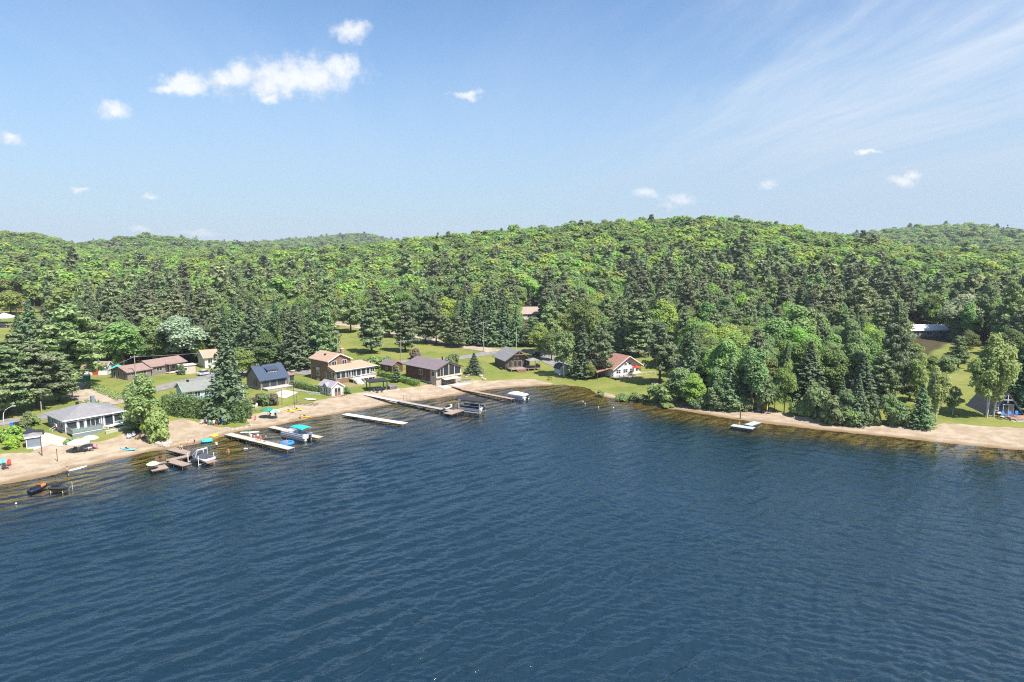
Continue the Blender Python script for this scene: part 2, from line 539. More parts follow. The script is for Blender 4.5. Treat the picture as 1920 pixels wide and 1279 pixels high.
def ragged(pl, step, amp, seed):
    """outline resampled every step metres and roughened"""
    out = []
    rng = np.random.RandomState(seed)
    n = len(pl)
    for i in range(n):
        a, b = np.array(pl[i]), np.array(pl[(i + 1) % n])
        L = np.hypot(*(b - a))
        k = max(1, int(L / step))
        nv = np.array([-(b - a)[1], (b - a)[0]]) / (L + 1e-9)
        for j in range(k):
            p = a + (b - a) * j / k
            w = amp * (vnoise(np.array([p[0] / 2.1]), np.array([p[1] / 2.1]), seed)[0] * 0.8 + vnoise(np.array([p[0] / .7]), np.array([p[1] / .7]), seed + 1)[0] * 0.5)
            out.append(tuple(p + nv * w))
    return out


def sheet(name, outline, m, lift, grid, label=None, amp=0.5, step=0.7, seed=1):
    """a draped ground sheet inside an outline (world x,y)"""
    pl = ragged(outline, step, amp, seed) if amp else outline
    xs = [p[0] for p in pl]; ys = [p[1] for p in pl]
    gx, gy = np.meshgrid(np.arange(min(xs), max(xs), grid), np.arange(min(ys), max(ys), grid))
    gx, gy = gx.ravel(), gy.ravel()
    ok = in_poly(gx, gy, pl) & (poly_dist(gx, gy, pl, True) > grid * 0.35)
    pts = [Vector(p) for p in pl] + [Vector((a, b)) for a, b in zip(gx[ok], gy[ok])]
    n = len(pl)
    vs, es, fs, *_ = delaunay_2d_cdt(pts, [(i, (i + 1) % n) for i in range(n)], [list(range(n))], 2, 1e-4)
    arr = np.array([(p.x, p.y) for p in vs])
    z = terrain(arr[:, 0], arr[:, 1]) + lift
    me = bpy.data.meshes.new(name)
    me.from_pydata([(a, b, c) for (a, b), c in zip(arr, z)], [], [tuple(f) for f in fs])
    me.update()
    # faces up
    if len(me.polygons) and sum(p.normal.z for p in me.polygons) < 0: me.flip_normals()
    me.shade_smooth()
    return tag(mesh_obj(name, me, m), kind='structure', label=label)


def world_line(pxs, z=1.5):
    return [tuple(ground(*p)[:2]) for p in pxs]


def shore_offset(p0, p1, off):
    """shoreline points between two photo x positions, moved off metres towards the water"""
    out = []
    for (px, py), w in zip(SHORE_PX, SHORE):
        if p0 <= px <= p1:
            d = math.hypot(w[0], w[1])
            out.append((w[0] * (1 - off / d), w[1] * (1 - off / d)))
    return out


BEACH_L = [(-700, 1060), (-300, 925), (-120, 880), (0, 852), (59, 848), (75, 822), (116, 834), (194, 828), (235, 812), (262, 812), (290, 818), (308, 832), (316, 815), (313, 791), (345, 786), (374, 793), (411, 801), (440, 803),
           (468, 795), (460, 780), (522, 767), (542, 762), (569, 759), (603, 750), (624, 746), (652, 742), (673, 736), (744, 729), (784, 725), (815, 721), (842, 719), (892, 713), (916, 715), (958, 712), (1002, 711), (1023, 716), (1040, 721)]
BEACH_R = [(1225, 757), (1257, 757), (1285, 754), (1323, 762), (1406, 768), (1449, 772), (1493, 779), (1530, 785), (1624, 793), (1662, 798), (1750, 799), (1765, 793), (1825, 798), (1920, 804), (2100, 825), (2500, 890), (3000, 1020)]
sheet('beach', shore_offset(-800, 1045, 3.0) + world_line(BEACH_L)[::-1], M_SAND, 0.045, 1.6, 'sandy beach below the row of cottages', amp=0.55, seed=3)
sheet('beach', shore_offset(1215, 3100, 2.0) + world_line(BEACH_R)[::-1], M_SAND, 0.045, 1.6, 'narrow sandy beach below the dense shore trees', amp=0.7, seed=9)
sheet('beach', shore_offset(1105, 1165, 1.2) + world_line([(1118, 733), (1140, 738), (1160, 745)])[::-1], M_SAND, 0.045, 1.2, 'small bare sand spit between shore bushes', amp=0.3, seed=5)


def strip(center, width):
    """closed outline of a smooth band along a centre line"""
    c = [np.array(p) for p in center]
    sm = []
    for i in range(len(c) - 1):
        p0, p1, p2, p3 = c[max(i - 1, 0)], c[i], c[i + 1], c[min(i + 2, len(c) - 1)]
        for k in range(6):
            t = k / 6
            sm.append(0.5 * ((2 * p1) + (-p0 + p2) * t + (2 * p0 - 5 * p1 + 4 * p2 - p3) * t * t + (-p0 + 3 * p1 - 3 * p2 + p3) * t ** 3))
    sm.append(c[-1])
    L, Rr = [], []
    for i, p in enumerate(sm):
        d = sm[min(i + 1, len(sm) - 1)] - sm[max(i - 1, 0)]
        d = d / (np.hypot(*d) + 1e-9)
        nv = np.array([-d[1], d[0]]) * width / 2
        L.append(tuple(p + nv)); Rr.append(tuple(p - nv))
    return L + Rr[::-1]


ROAD = [(-135, 128), (-118, 137.5), (-104, 145), (-98, 158), (-93, 178), (-84, 197), (-71, 209), (-56, 216), (-40, 220), (-27, 223), (-15, 232), (-5, 241), (8, 244), (30, 243), (60, 246), (110, 262)]
GRAVEL_ROAD = [(-6, 243), (-18, 254), (-36, 271), (-56, 288), (-80, 304), (-110, 318)]
sheet('road', strip(ROAD, 6.0), M_ROAD, 0.06, 2.0, 'grey paved lane behind the cottages', amp=0.12, seed=11)
sheet('gravel_road', strip(GRAVEL_ROAD, 8.0), M_GRAVEL, 0.085, 2.0, 'sandy gravel road along the row of pines', amp=0.5, seed=12)
sheet('driveway', [tuple(p) for p in strip([(-121, 182), (-112, 172), (-100, 163), (-95, 158)], 7.5)], M_GRAVEL, 0.08, 1.5, 'sandy drive beside the tall pine', amp=0.6, seed=13)
sheet('driveway', strip([(8, 243), (12, 232), (14, 220), (17, 213)], 6.5), M_ROAD, 0.08, 1.5, 'grey drive beside the dark log cabin', amp=0.3, seed=14)
sheet('driveway', strip([(57, 246), (57, 236), (56, 226), (50, 214)], 6.0), M_GRAVEL, 0.08, 1.5, 'gravel drive beside the white house with red roof', amp=0.4, seed=15)
sheet('driveway', strip([(-70, 209), (-64, 203), (-58, 200)], 7.0), M_ROAD, 0.095, 1.5, 'grey parking pad beside the brown two-storey house', amp=0.3, seed=16)
sheet('driveway', strip([(-91, 196), (-84, 212), (-80, 226)], 6.0), M_ROAD, 0.095, 1.5, 'grey parking pad beside the long brown house', amp=0.3, seed=17)
sheet('patio', world_line([(62, 845), (76, 812), (90, 812), (122, 822), (140, 822), (128, 836), (112, 838), (96, 834)]), M_PAVER, 0.075, 1.2, 'paved patio beside the grey cottage', amp=0.15, seed=18)
sheet('patio', world_line([(505, 742), (532, 731), (560, 736), (535, 748)]), M_PAVER, 0.075, 1.0, 'pale patio slab below the slate blue roofed cottage', amp=0.05, seed=19)


# ------------------------------------------------------------------ the lake
def build_water():
    # fine fan of cells over the bay, coarser to the sides; real wave relief, the smallest ripples are left to the material
    az = np.concatenate([np.linspace(-R(80), -R(44), 60)[:-1], np.linspace(-R(43), R(43), 1050), np.linspace(R(44), R(80), 60)[1:]])
    rg = np.concatenate([[4, 12, 24, 36], 44 * np.exp(np.linspace(0, math.log(240 / 44), 720))])
    A, G = np.meshgrid(az, rg)
    X, Y = (G * np.sin(A)).ravel(), (G * np.cos(A)).ravel()
    s = shore_distance(X, Y)
    rng = np.random.RandomState(5)
    Z = np.zeros(X.size)
    gust = 0.75 + 0.35 * vnoise(X / 34, Y / 34, 31) + 0.15 * vnoise(X / 11, Y / 11, 32)
    wx, wy = X + 2.2 * vnoise(X / 19, Y / 19, 33), Y + 2.2 * vnoise(X / 19, Y / 19, 34)
    turn = np.clip((X + 0.25 * (Y - 60)) / 70, 0.12, 1.0)
    for i in range(84):
        lam = 0.85 * (4.6 / 0.85) ** rng.random()
        second = i % 3 == 2          # a weaker train that turns round the point on the right
        th = R(-118 if second else -56) + rng.normal() * R(15 if lam > 2.0 else 26)
        part = turn if second else 1 - 0.62 * turn
        k = 2 * math.pi / lam
        ph = k * (wx * math.cos(th) + wy * math.sin(th)) + rng.random() * 6.283
        Z += 0.0061 * lam ** 0.95 * rng.uniform(.5, 1.4) * np.sin(ph + 0.35 * np.sin(ph)) * (1 if lam > 2.8 else gust * 1.3) * part
    Z *= np.clip(-s / 22, 0.0, 1.0) * .85 + .15
    keep = s < 7
    v = np.stack([X, Y, Z], 1)
    nx = len(az)
    i = np.arange(len(rg) - 1)[:, None] * nx + np.arange(nx - 1)[None]
    f = np.stack([i, i + 1, i + nx + 1, i + nx], -1).reshape(-1, 4)
    f = f[keep[f].any(1)]
    used = np.unique(f)
    mp = np.zeros(len(v), np.int64); mp[used] = np.arange(len(used))
    v, f, s = v[used], mp[f], s[used]
    me = np_mesh('lake', v, f)
    me.shade_smooth()
    at = me.attributes.new('offshore', 'FLOAT', 'POINT')
    at.data.foreach_set('value', (-s).astype(np.float32))
    # how far out the sandy shelf reaches: wide in the bay of the docks, narrow elsewhere
    shelf = np.interp(v[:, 0] / np.maximum(v[:, 1], 1), [-.75, -.52, -.44, -.02, .08, .2], [24, 26, 38, 38, 24, 18])
    at2 = me.attributes.new('shelf', 'FLOAT', 'POINT')
    at2.data.foreach_set('value', (-s / shelf).astype(np.float32))
    m = bpy.data.materials.new('lake_water')
    m.use_nodes = True
    t = NT(m.node_tree)
    t.n.clear()
    co = t.new('ShaderNodeNewGeometry').outputs['Position']
    off = t.new('ShaderNodeAttribute', attribute_name='offshore').outputs['Fac']
    wn = t.new('ShaderNodeTexNoise', ins={'Vector': co, 'Scale': 0.05, 'Detail': 2.0})
    wco = t.vmath('ADD', co, t.new('ShaderNodeVectorMath', operation='SCALE', ins={0: t.vmath('SUBTRACT', wn.outputs[1], (.5, .5, .5)), 3: 7.0}).outputs[0])
    chop = t.noise(t.mapping(wco, (0.40, 1.0, 1), (0, 0, R(-30))), 1.5, 3, 0.55)
    cross = t.noise(t.mapping(wco, (0.50, 1.0, 1), (0, 0, R(20))), 2.2, 3, 0.55)
    rip = t.noise(t.mapping(wco, (0.6, 1.0, 1), (0, 0, R(-12))), 5.0, 3, 0.6)
    gust = t.ramp(t.noise(co, 0.028, 4, 0.6), 0.30, 0.68, 0.5, 1.2)
    h = t.math('MULTIPLY', chop, 0.10)
    h = t.math('ADD', h, t.math('MULTIPLY', t.math('MULTIPLY', cross, 0.06), gust))
    h = t.math('ADD', h, t.math('MULTIPLY', t.math('MULTIPLY', rip, 0.035), gust))
    calm = t.ramp(off, 0.0, 24.0, 0.5, 1.0)
    h = t.math('MULTIPLY', h, calm)
    bn = t.new('ShaderNodeBump', ins={'Height': h, 'Strength': 1.0, 'Distance': 1.0}).outputs[0]
    gl = t.new('ShaderNodeBsdfGlossy', ins={'Color': (0.90, 0.97, 1, 1), 'Roughness': 0.06, 'Normal': bn})
    fr = t.new('ShaderNodeFresnel', ins={'IOR': 1.76, 'Normal': bn})
    deep = t.new('ShaderNodeBsdfDiffuse', ins={'Color': (0.0056, 0.0205, 0.0320, 1)})
    clear = t.new('ShaderNodeBsdfTransparent', ins={'Color': (0.86, 0.84, 0.66, 1)})
    shelf = t.new('ShaderNodeAttribute', attribute_name='shelf').outputs['Fac']
    edge = t.math('ADD', shelf, t.math('MULTIPLY', t.math('SUBTRACT', t.noise(co, 0.07, 5, 0.6), 0.5), 0.7))
    mixd = t.new('ShaderNodeMixShader', ins={0: t.ramp(edge, 0.10, 1.15, 0.0, 1.0), 1: clear.outputs[0], 2: deep.outputs[0]})
    allm = t.new('ShaderNodeMixShader', ins={0: fr.outputs[0], 1: mixd.outputs[0], 2: gl.outputs[0]})
    out = t.new('ShaderNodeOutputMaterial')
    t.l.new(allm.outputs[0], out.inputs[0])
    tag(mesh_obj('lake', me, m), kind='structure', label='rippled dark blue lake water')


build_water()

# ------------------------------------------------------------------ trees
def leaf_mat(name, a, b, trans=0.30, hue=0.025, val=0.22):
    a, b = tuple(min(1, 1.80 * q + .026) for q in a), tuple(min(1, 1.80 * q + .026) for q in b)
    m = bpy.data.materials.new(name)
    m.use_nodes = True
    t = NT(m.node_tree)
    t.n.clear()
    isl = t.new('ShaderNodeNewGeometry').outputs['Random Per Island']
    rnd = t.new('ShaderNodeObjectInfo').outputs['Random']
    c = t.mix(isl, a + (1,), b + (1,))
    r2 = t.math('FRACT', t.math('MULTIPLY', rnd, 7.31))
    hs = t.new('ShaderNodeHueSaturation', ins={'Hue': t.math('MULTIPLY_ADD', rnd, 2 * hue, 0.5 - hue), 'Saturation': t.math('MULTIPLY_ADD', r2, 0.25, 0.74),
                                               'Value': t.math('MULTIPLY_ADD', r2, 2 * val, 1 - val), 'Color': c})
    d = t.new('ShaderNodeBsdfDiffuse', ins={0: hs.outputs[0]})
    tr = t.new('ShaderNodeBsdfTranslucent', ins={0: hs.outputs[0]})
    mx = t.new('ShaderNodeMixShader', ins={0: trans + .10, 1: d.outputs[0], 2: tr.outputs[0]})
    out = t.new('ShaderNodeOutputMaterial')
    t.l.new(mx.outputs[0], out.inputs[0])
    MATS[name] = m
    return m


LEAF = {
    'maple': leaf_mat('maple_leaves', (0.100, 0.160, 0.024), (0.180, 0.245, 0.046), 0.34, 0.034, 0.38),
    'aspen': leaf_mat('aspen_leaves', (0.095, 0.165, 0.045), (0.170, 0.245, 0.080), 0.34, 0.02, 0.2),
    'silver': leaf_mat('silver_leaves', (0.150, 0.215, 0.115), (0.290, 0.360, 0.230), 0.28, 0.01, 0.1),
    'pale': leaf_mat('pale_leaves', (0.165, 0.200, 0.085), (0.310, 0.335, 0.180), 0.36, 0.01, 0.1),
    'birch': leaf_mat('birch_leaves', (0.120, 0.175, 0.038), (0.235, 0.285, 0.088), 0.36, 0.02, 0.15),
    'spruce': leaf_mat('spruce_needles', (0.050, 0.092, 0.038), (0.115, 0.165, 0.070), 0.18, 0.02, 0.25),
    'pine': leaf_mat('pine_needles', (0.078, 0.124, 0.044), (0.195, 0.245, 0.095), 0.24, 0.02, 0.22),
    'redpine': leaf_mat('red_pine_needles', (0.084, 0.108, 0.048), (0.170, 0.190, 0.090), 0.2, 0.02, 0.22),
    'cedar': leaf_mat('cedar_leaves', (0.062, 0.105, 0.028), (0.115, 0.160, 0.045), 0.18, 0.015, 0.2),
    'bush': leaf_mat('shrub_leaves', (0.085, 0.140, 0.035), (0.170, 0.225, 0.075), 0.30, 0.025, 0.22),
    'lime': leaf_mat('lime_shrub_leaves', (0.130, 0.215, 0.020), (0.240, 0.330, 0.045), 0.34, 0.01, 0.1),
    'purple': leaf_mat('purple_shrub_leaves', (0.075, 0.060, 0.045), (0.150, 0.125, 0.080), 0.2, 0.01, 0.1),
    'hedge': leaf_mat('hedge_leaves', (0.060, 0.120, 0.016), (0.130, 0.215, 0.034), 0.28, 0.01, 0.1),
    'dead': leaf_mat('dead_needles', (0.13, 0.085, 0.062), (0.21, 0.15, 0.115), 0.1, 0.01, 0.1),
}
BARK = mat('bark', (0.105, 0.078, 0.058), 0.95, 0.35, 2.0)
BARK_RED = mat('red_pine_bark', (0.17, 0.10, 0.065), 0.95, 0.3, 2.0)
BARK_WHITE = mat('birch_bark', (0.50, 0.48, 0.44), 0.8, 0.40, 1.3)


def unit(v):
    return v / (np.linalg.norm(v, axis=-1, keepdims=True) + 1e-9)


def cards(c, nrm, size, elong, rng):
    """leaf-shaped four-sided faces at points c"""
    n = len(c)
    nrm = unit(nrm)
    t = unit(np.cross(nrm, unit(rng.normal(size=(n, 3)))))
    b = np.cross(nrm, t)
    a = (size * elong * 0.5)[:, None]
    w = (size * 0.5)[:, None]
    v = np.stack([c + t * a, c + b * w + t * a * 0.15, c - t * a, c - b * w - t * a * 0.15], 1).reshape(-1, 3)
    return v


def crown_blobs(H, rad, z0, z1, nb, n, size, rng, flat=0.85, shape=1.0, blob=0.33, droop=0.0, rough=0.5):
    """leafy crown made of many clumps between heights z0 and z1"""
    cz, hz = (z0 + z1) / 2, (z1 - z0) / 2
    out = []
    per = n // nb
    for i in range(nb):
        d = unit(rng.normal(size=3))
        q = rng.uniform(0.35, 0.80)
        if i < nb // 6: q *= 0.5
        zc = d[2] * q
        taper = (1 - 0.35 * shape * max(zc, 0)) * (1 - 0.25 * shape * max(-zc, 0))
        c = np.array([d[0] * q * rad * taper, d[1] * q * rad * taper, cz + zc * hz])
        br = rad * blob * rng.uniform(0.75, 1.3)
        u = unit(rng.normal(size=(per, 3)))
        u[:, 2] = np.where(u[:, 2] < -0.3, -u[:, 2], u[:, 2])
        rr = br * rng.uniform(0.62, 1.12, per)
        p = c + u * rr[:, None] * np.array([1, 1, flat])
        p[:, 2] -= droop * br * rng.random(per) ** 2
        nr = u + np.array([0, 0, 0.75]) + rng.normal(size=(per, 3)) * rough
        out.append(cards(p, nr, size * rng.uniform(0.65, 1.3, per), 1.35, rng))
    return np.concatenate(out)


def crown_spruce(H, rad, z0, n, size, rng, power=0.92, ragged_=0.25, dense=1.0):
    whorls = max(8, int(n / 110))
    out = []
    for k in range(whorls):
        f = (k + 0.5 * rng.random()) / whorls
        z = z0 + (H - z0) * f
        L = rad * (1 - f) ** power * (0.45 + 0.55 * min(1, f / 0.10 + 0.3))
        nb = max(4, int(9 * (0.45 + 0.55 * (1 - f))))
        a0 = rng.random() * 6.28
        for j in range(nb):
            a = a0 + 6.283 * j / nb + rng.normal() * 0.18
            l = max(0.18, L * rng.uniform(1 - ragged_ * 1.6, 1 + ragged_))
            m = max(3, int(110 / nb * (0.5 + 0.5 * l / rad)))
            t = rng.random(m) ** 0.7
            side = rng.normal(size=m) * 0.16 * l * (0.4 + 0.6 * (1 - t))
            x = np.cos(a) * t * l - np.sin(a) * side
            y = np.sin(a) * t * l + np.cos(a) * side
            zz = z + l * (-0.42 * t + 0.20 * t * t) + rng.normal(size=m) * 0.05 * rad
            nr = np.stack([np.cos(a) * 0.55 + 0 * t, np.sin(a) * 0.55 + 0 * t, 0.9 + 0 * t], 1) + rng.normal(size=(m, 3)) * 0.42
            out.append(cards(np.stack([x, y, zz], 1), nr, size * rng.uniform(0.7, 1.25, m) * (0.75 + 0.25 * l / rad), 1.7, rng))
    # leader
    m = 14
    out.append(cards(np.stack([rng.normal(size=m) * .06, rng.normal(size=m) * .06, H - rng.random(m) * 0.09 * H], 1), rng.normal(size=(m, 3)), np.full(m, size * 0.7), 1.6, rng))
    return np.concatenate(out)


def crown_pine(H, rad, z0, n, size, rng, step=0.055, up=0.25, power=0.75, tuft=0.20):
    """layered boughs ending in flat tufts"""
    out = []
    levels = np.arange(z0, H * 0.985, H * step)
    tufts = []
    for z in levels:
        f = (z - z0) / (H - z0)
        L = rad * (1 - f) ** power * (0.6 + 0.4 * min(1, f * 4 + 0.2))
        nb = rng.randint(4, 7)
        a0 = rng.random() * 6.28
        for j in range(nb):
            a = a0 + 6.283 * j / nb + rng.normal() * 0.3
            l = L * rng.uniform(0.55, 1.2)
            k = max(1, int(round(l / (rad * 0.24))))
            for q in range(k):
                t = (q + 0.8) / (k + 0.1)
                tufts.append((math.cos(a) * l * t + rng.normal() * .12 * rad, math.sin(a) * l * t + rng.normal() * .12 * rad, z + up * l * t * t + rng.normal() * 0.02 * H, rad * tuft * rng.uniform(0.7, 1.3) * (0.7 + 0.3 * (1 - f))))
    tufts.append((0, 0, H - 0.02 * H, rad * tuft * 0.6))
    per = max(6, n // len(tufts))
    for (x, y, z, r) in tufts:
        u = unit(rng.normal(size=(per, 3)))
        p = np.array([x, y, z]) + u * (r * rng.random(per) ** 0.4)[:, None] * np.array([1.25, 1.25, 0.55])
        nr = u * np.array([.6, .6, 1]) + np.array([0, 0, 0.55]) + rng.normal(size=(per, 3)) * 0.5
        out.append(cards(p, nr, size * rng.uniform(0.7, 1.3, per), 1.9, rng))
    return np.concatenate(out)


def trunk_mb(H, r0, lean=(0, 0), limbs=(), n=6, stems=1, rng=None):
    b = MB()
    for s in range(stems):
        sx, sy = (0, 0) if s == 0 else (rng.normal() * 0.10 * H, rng.normal() * 0.10 * H)
        lx, ly = lean[0] + sx, lean[1] + sy
        b.tube([(0, 0, -0.4), (lx * .1, ly * .1, H * .15), (lx * .4, ly * .4, H * .45), (lx, ly, H)], [r0 * 1.25, r0, r0 * .72, r0 * .12], n)
    for (z, a, l, up) in limbs:
        b.tube([(lean[0] * z / H, lean[1] * z / H, z), (math.cos(a) * l * .5, math.sin(a) * l * .5, z + up * .6), (math.cos(a) * l, math.sin(a) * l, z + up)], [r0 * .45, r0 * .28, r0 * .08], 5)
    return b


PROTO = {}


def make_proto(kind, var, lod):
    """returns trunk mesh, crown mesh, nominal height, nominal width"""
    key = (kind, var, lod)
    if key in PROTO: return PROTO[key]
    rng = np.random.RandomState(hash_kind(kind) * 31 + var * 7 + (0 if lod == 'near' else 500))
    near = lod == 'near'
    N = 8200 if near else 620
    S = 1.0 if near else 2.15
    mat_l, bark = LEAF[kind if kind in LEAF else 'maple'], BARK
    limbs = [(0.3 + 0.05 * i, 0, 0, 0) for i in range(0)]
    def lim(H, zs, l, up): return [(H * z, rng.random() * 6.28, l * rng.uniform(.7, 1.1), up * rng.uniform(.7, 1.2)) for z in zs]
    if kind in ('maple', 'silver', 'pale'):
        H, W = 13.0, 9.4
        v = crown_blobs(H, W / 2, 0.7 if near else 3.5, H, 34 if near else 9, N, (0.40 if near else 0.50) * S, rng, blob=0.36 if near else 0.52, rough=.5 if near else .3)
        tb = trunk_mb(H * .8, 0.24, (rng.normal() * .4, rng.normal() * .4), lim(H, (.22, .28, .34, .4, .48, .55), 3.0, 2.6))
    elif kind == 'aspen':
        H, W = 14.0, 6.4
        v = crown_blobs(H, W / 2, 2.2, H, 30 if near else 9, N, (0.37 if near else 0.46) * S, rng, shape=1.5, blob=0.42 if near else .52, flat=1.0, rough=.5 if near else .35)
        tb = trunk_mb(H * .9, 0.17, (rng.normal() * .3, rng.normal() * .3), lim(H, (.25, .35, .45, .55), 1.8, 1.8))
    elif kind == 'birch':
        H, W = 11.0, 7.4
        bark = BARK_WHITE
        v = crown_blobs(H, W / 2, 1.6, H, 44, int(N * .75), 0.33 * S, rng, blob=0.24, droop=0.8, shape=1.1)
        tb = trunk_mb(H * .9, 0.13, (rng.normal() * .5, rng.normal() * .4), lim(H, (.4, .5, .6, .68), 2.0, 1.8), stems=2, rng=rng)
    elif kind == 'spruce':
        H, W = 16.0, 5.6
        v = crown_spruce(H, 3.2, 0.7, N, (0.37 if near else 0.48) * S, rng)
        tb = trunk_mb(H * .97, 0.2)
    elif kind == 'dead':
        H, W = 15.0, 4.0
        v = crown_spruce(H, W / 2, 1.5, N // 2, 0.34 * S, rng)
        tb = trunk_mb(H * .97, 0.18)
    elif kind == 'pine':
        H, W = 18.0, 10.0
        v = crown_pine(H, W / 2, 2.8 if var != 2 else 4.2, int(N * 1.25), (0.42 if near else 0.52) * S, rng)
        tb = trunk_mb(H * .96, 0.30, (rng.normal() * .3, rng.normal() * .3), lim(H, (.2, .26, .33, .4, .47, .55), 3.6, 1.0))
    elif kind == 'redpine':
        H, W = 18.0, 6.6
        bark = BARK_RED
        v = crown_pine(H, W / 2, H * .38, N, (0.39 if near else 0.48) * S, rng, step=0.05, up=0.15, power=0.55, tuft=0.25)
        tb = trunk_mb(H * .97, 0.21, (rng.normal() * .2, rng.normal() * .2), lim(H, (.45, .55, .65), 2.0, .5))
    elif kind == 'cedar':
        H, W = 9.0, 3.6
        v = crown_spruce(H, W / 2, 0.3, N, 0.34 * S, rng, power=0.7, ragged_=0.15)
        tb = trunk_mb(H * .9, 0.12)
    else:   # bush, lime, purple
        H, W = 2.6, 3.6
        v = crown_blobs(H, W / 2, -0.5, H, 22, N // 2, 0.26 * S, rng, blob=0.36)
        tb = trunk_mb(H * .6, 0.06, (0, 0), lim(H, (.1, .2, .25), .9, .9))
    f = np.arange(len(v)).reshape(-1, 4)
    cm = np_mesh(kind + '_crown', v, f)
    cm.materials.append(mat_l)
    tm = bpy.data.meshes.new(kind + '_trunk')
    tm.from_pydata(tb.v, [], tb.f)
    tm.update()
    tm.materials.append(bark)
    PROTO[key] = (tm, cm, H, W)
    return PROTO[key]


KINDS = ['maple', 'silver', 'aspen', 'birch', 'spruce', 'dead', 'pine', 'redpine', 'cedar', 'bush', 'lime', 'purple', 'pale']
def hash_kind(k): return KINDS.index(k) + 1


OBJ_NAME = {'maple': 'maple_tree', 'silver': 'silver_maple_tree', 'pale': 'willow_tree', 'aspen': 'aspen_tree', 'birch': 'birch_tree', 'spruce': 'spruce_tree', 'dead': 'dead_spruce_tree', 'pine': 'white_pine_tree',
            'redpine': 'red_pine_tree', 'cedar': 'cedar_tree', 'bush': 'shrub', 'lime': 'shrub', 'purple': 'shrub'}
CAT = {'bush': 'shrub', 'lime': 'shrub', 'purple': 'shrub'}
CLEAR = []     # houses and yards (x, y, radius)
TAKEN = []     # (x, y, radius) kept clear of random trees
N_TREE = [0]


def plant_at(kind, loc, h, w, label, group=None, var=None, rz=None):
    i = N_TREE[0]; N_TREE[0] += 1
    tm, cm, H, W = make_proto(kind, (i * 7 + 1) % 3 if var is None else var, 'near')
    o = empty(OBJ_NAME[kind], loc, (i * 2.399) % 6.283 if rz is None else rz, label, CAT.get(kind, 'tree'), group)
    o.scale = (w / W, w / W, h / H)
    mesh_obj('trunk' if kind not in CAT else 'stems', tm, None, o)
    mesh_obj('crown' if kind not in CAT else 'foliage', cm, None, o)
    TAKEN.append((loc[0], loc[1], w * 0.32))
    return o


def plant(kind, px, base, top, wpx, label, group=None, **k):
    loc = ground(px, base)
    h = max(0.5, top_at(loc, px, top) - loc.z)
    w = wpx * loc.y / FPX
    return plant_at(kind, loc, h, w, label, group, **k)


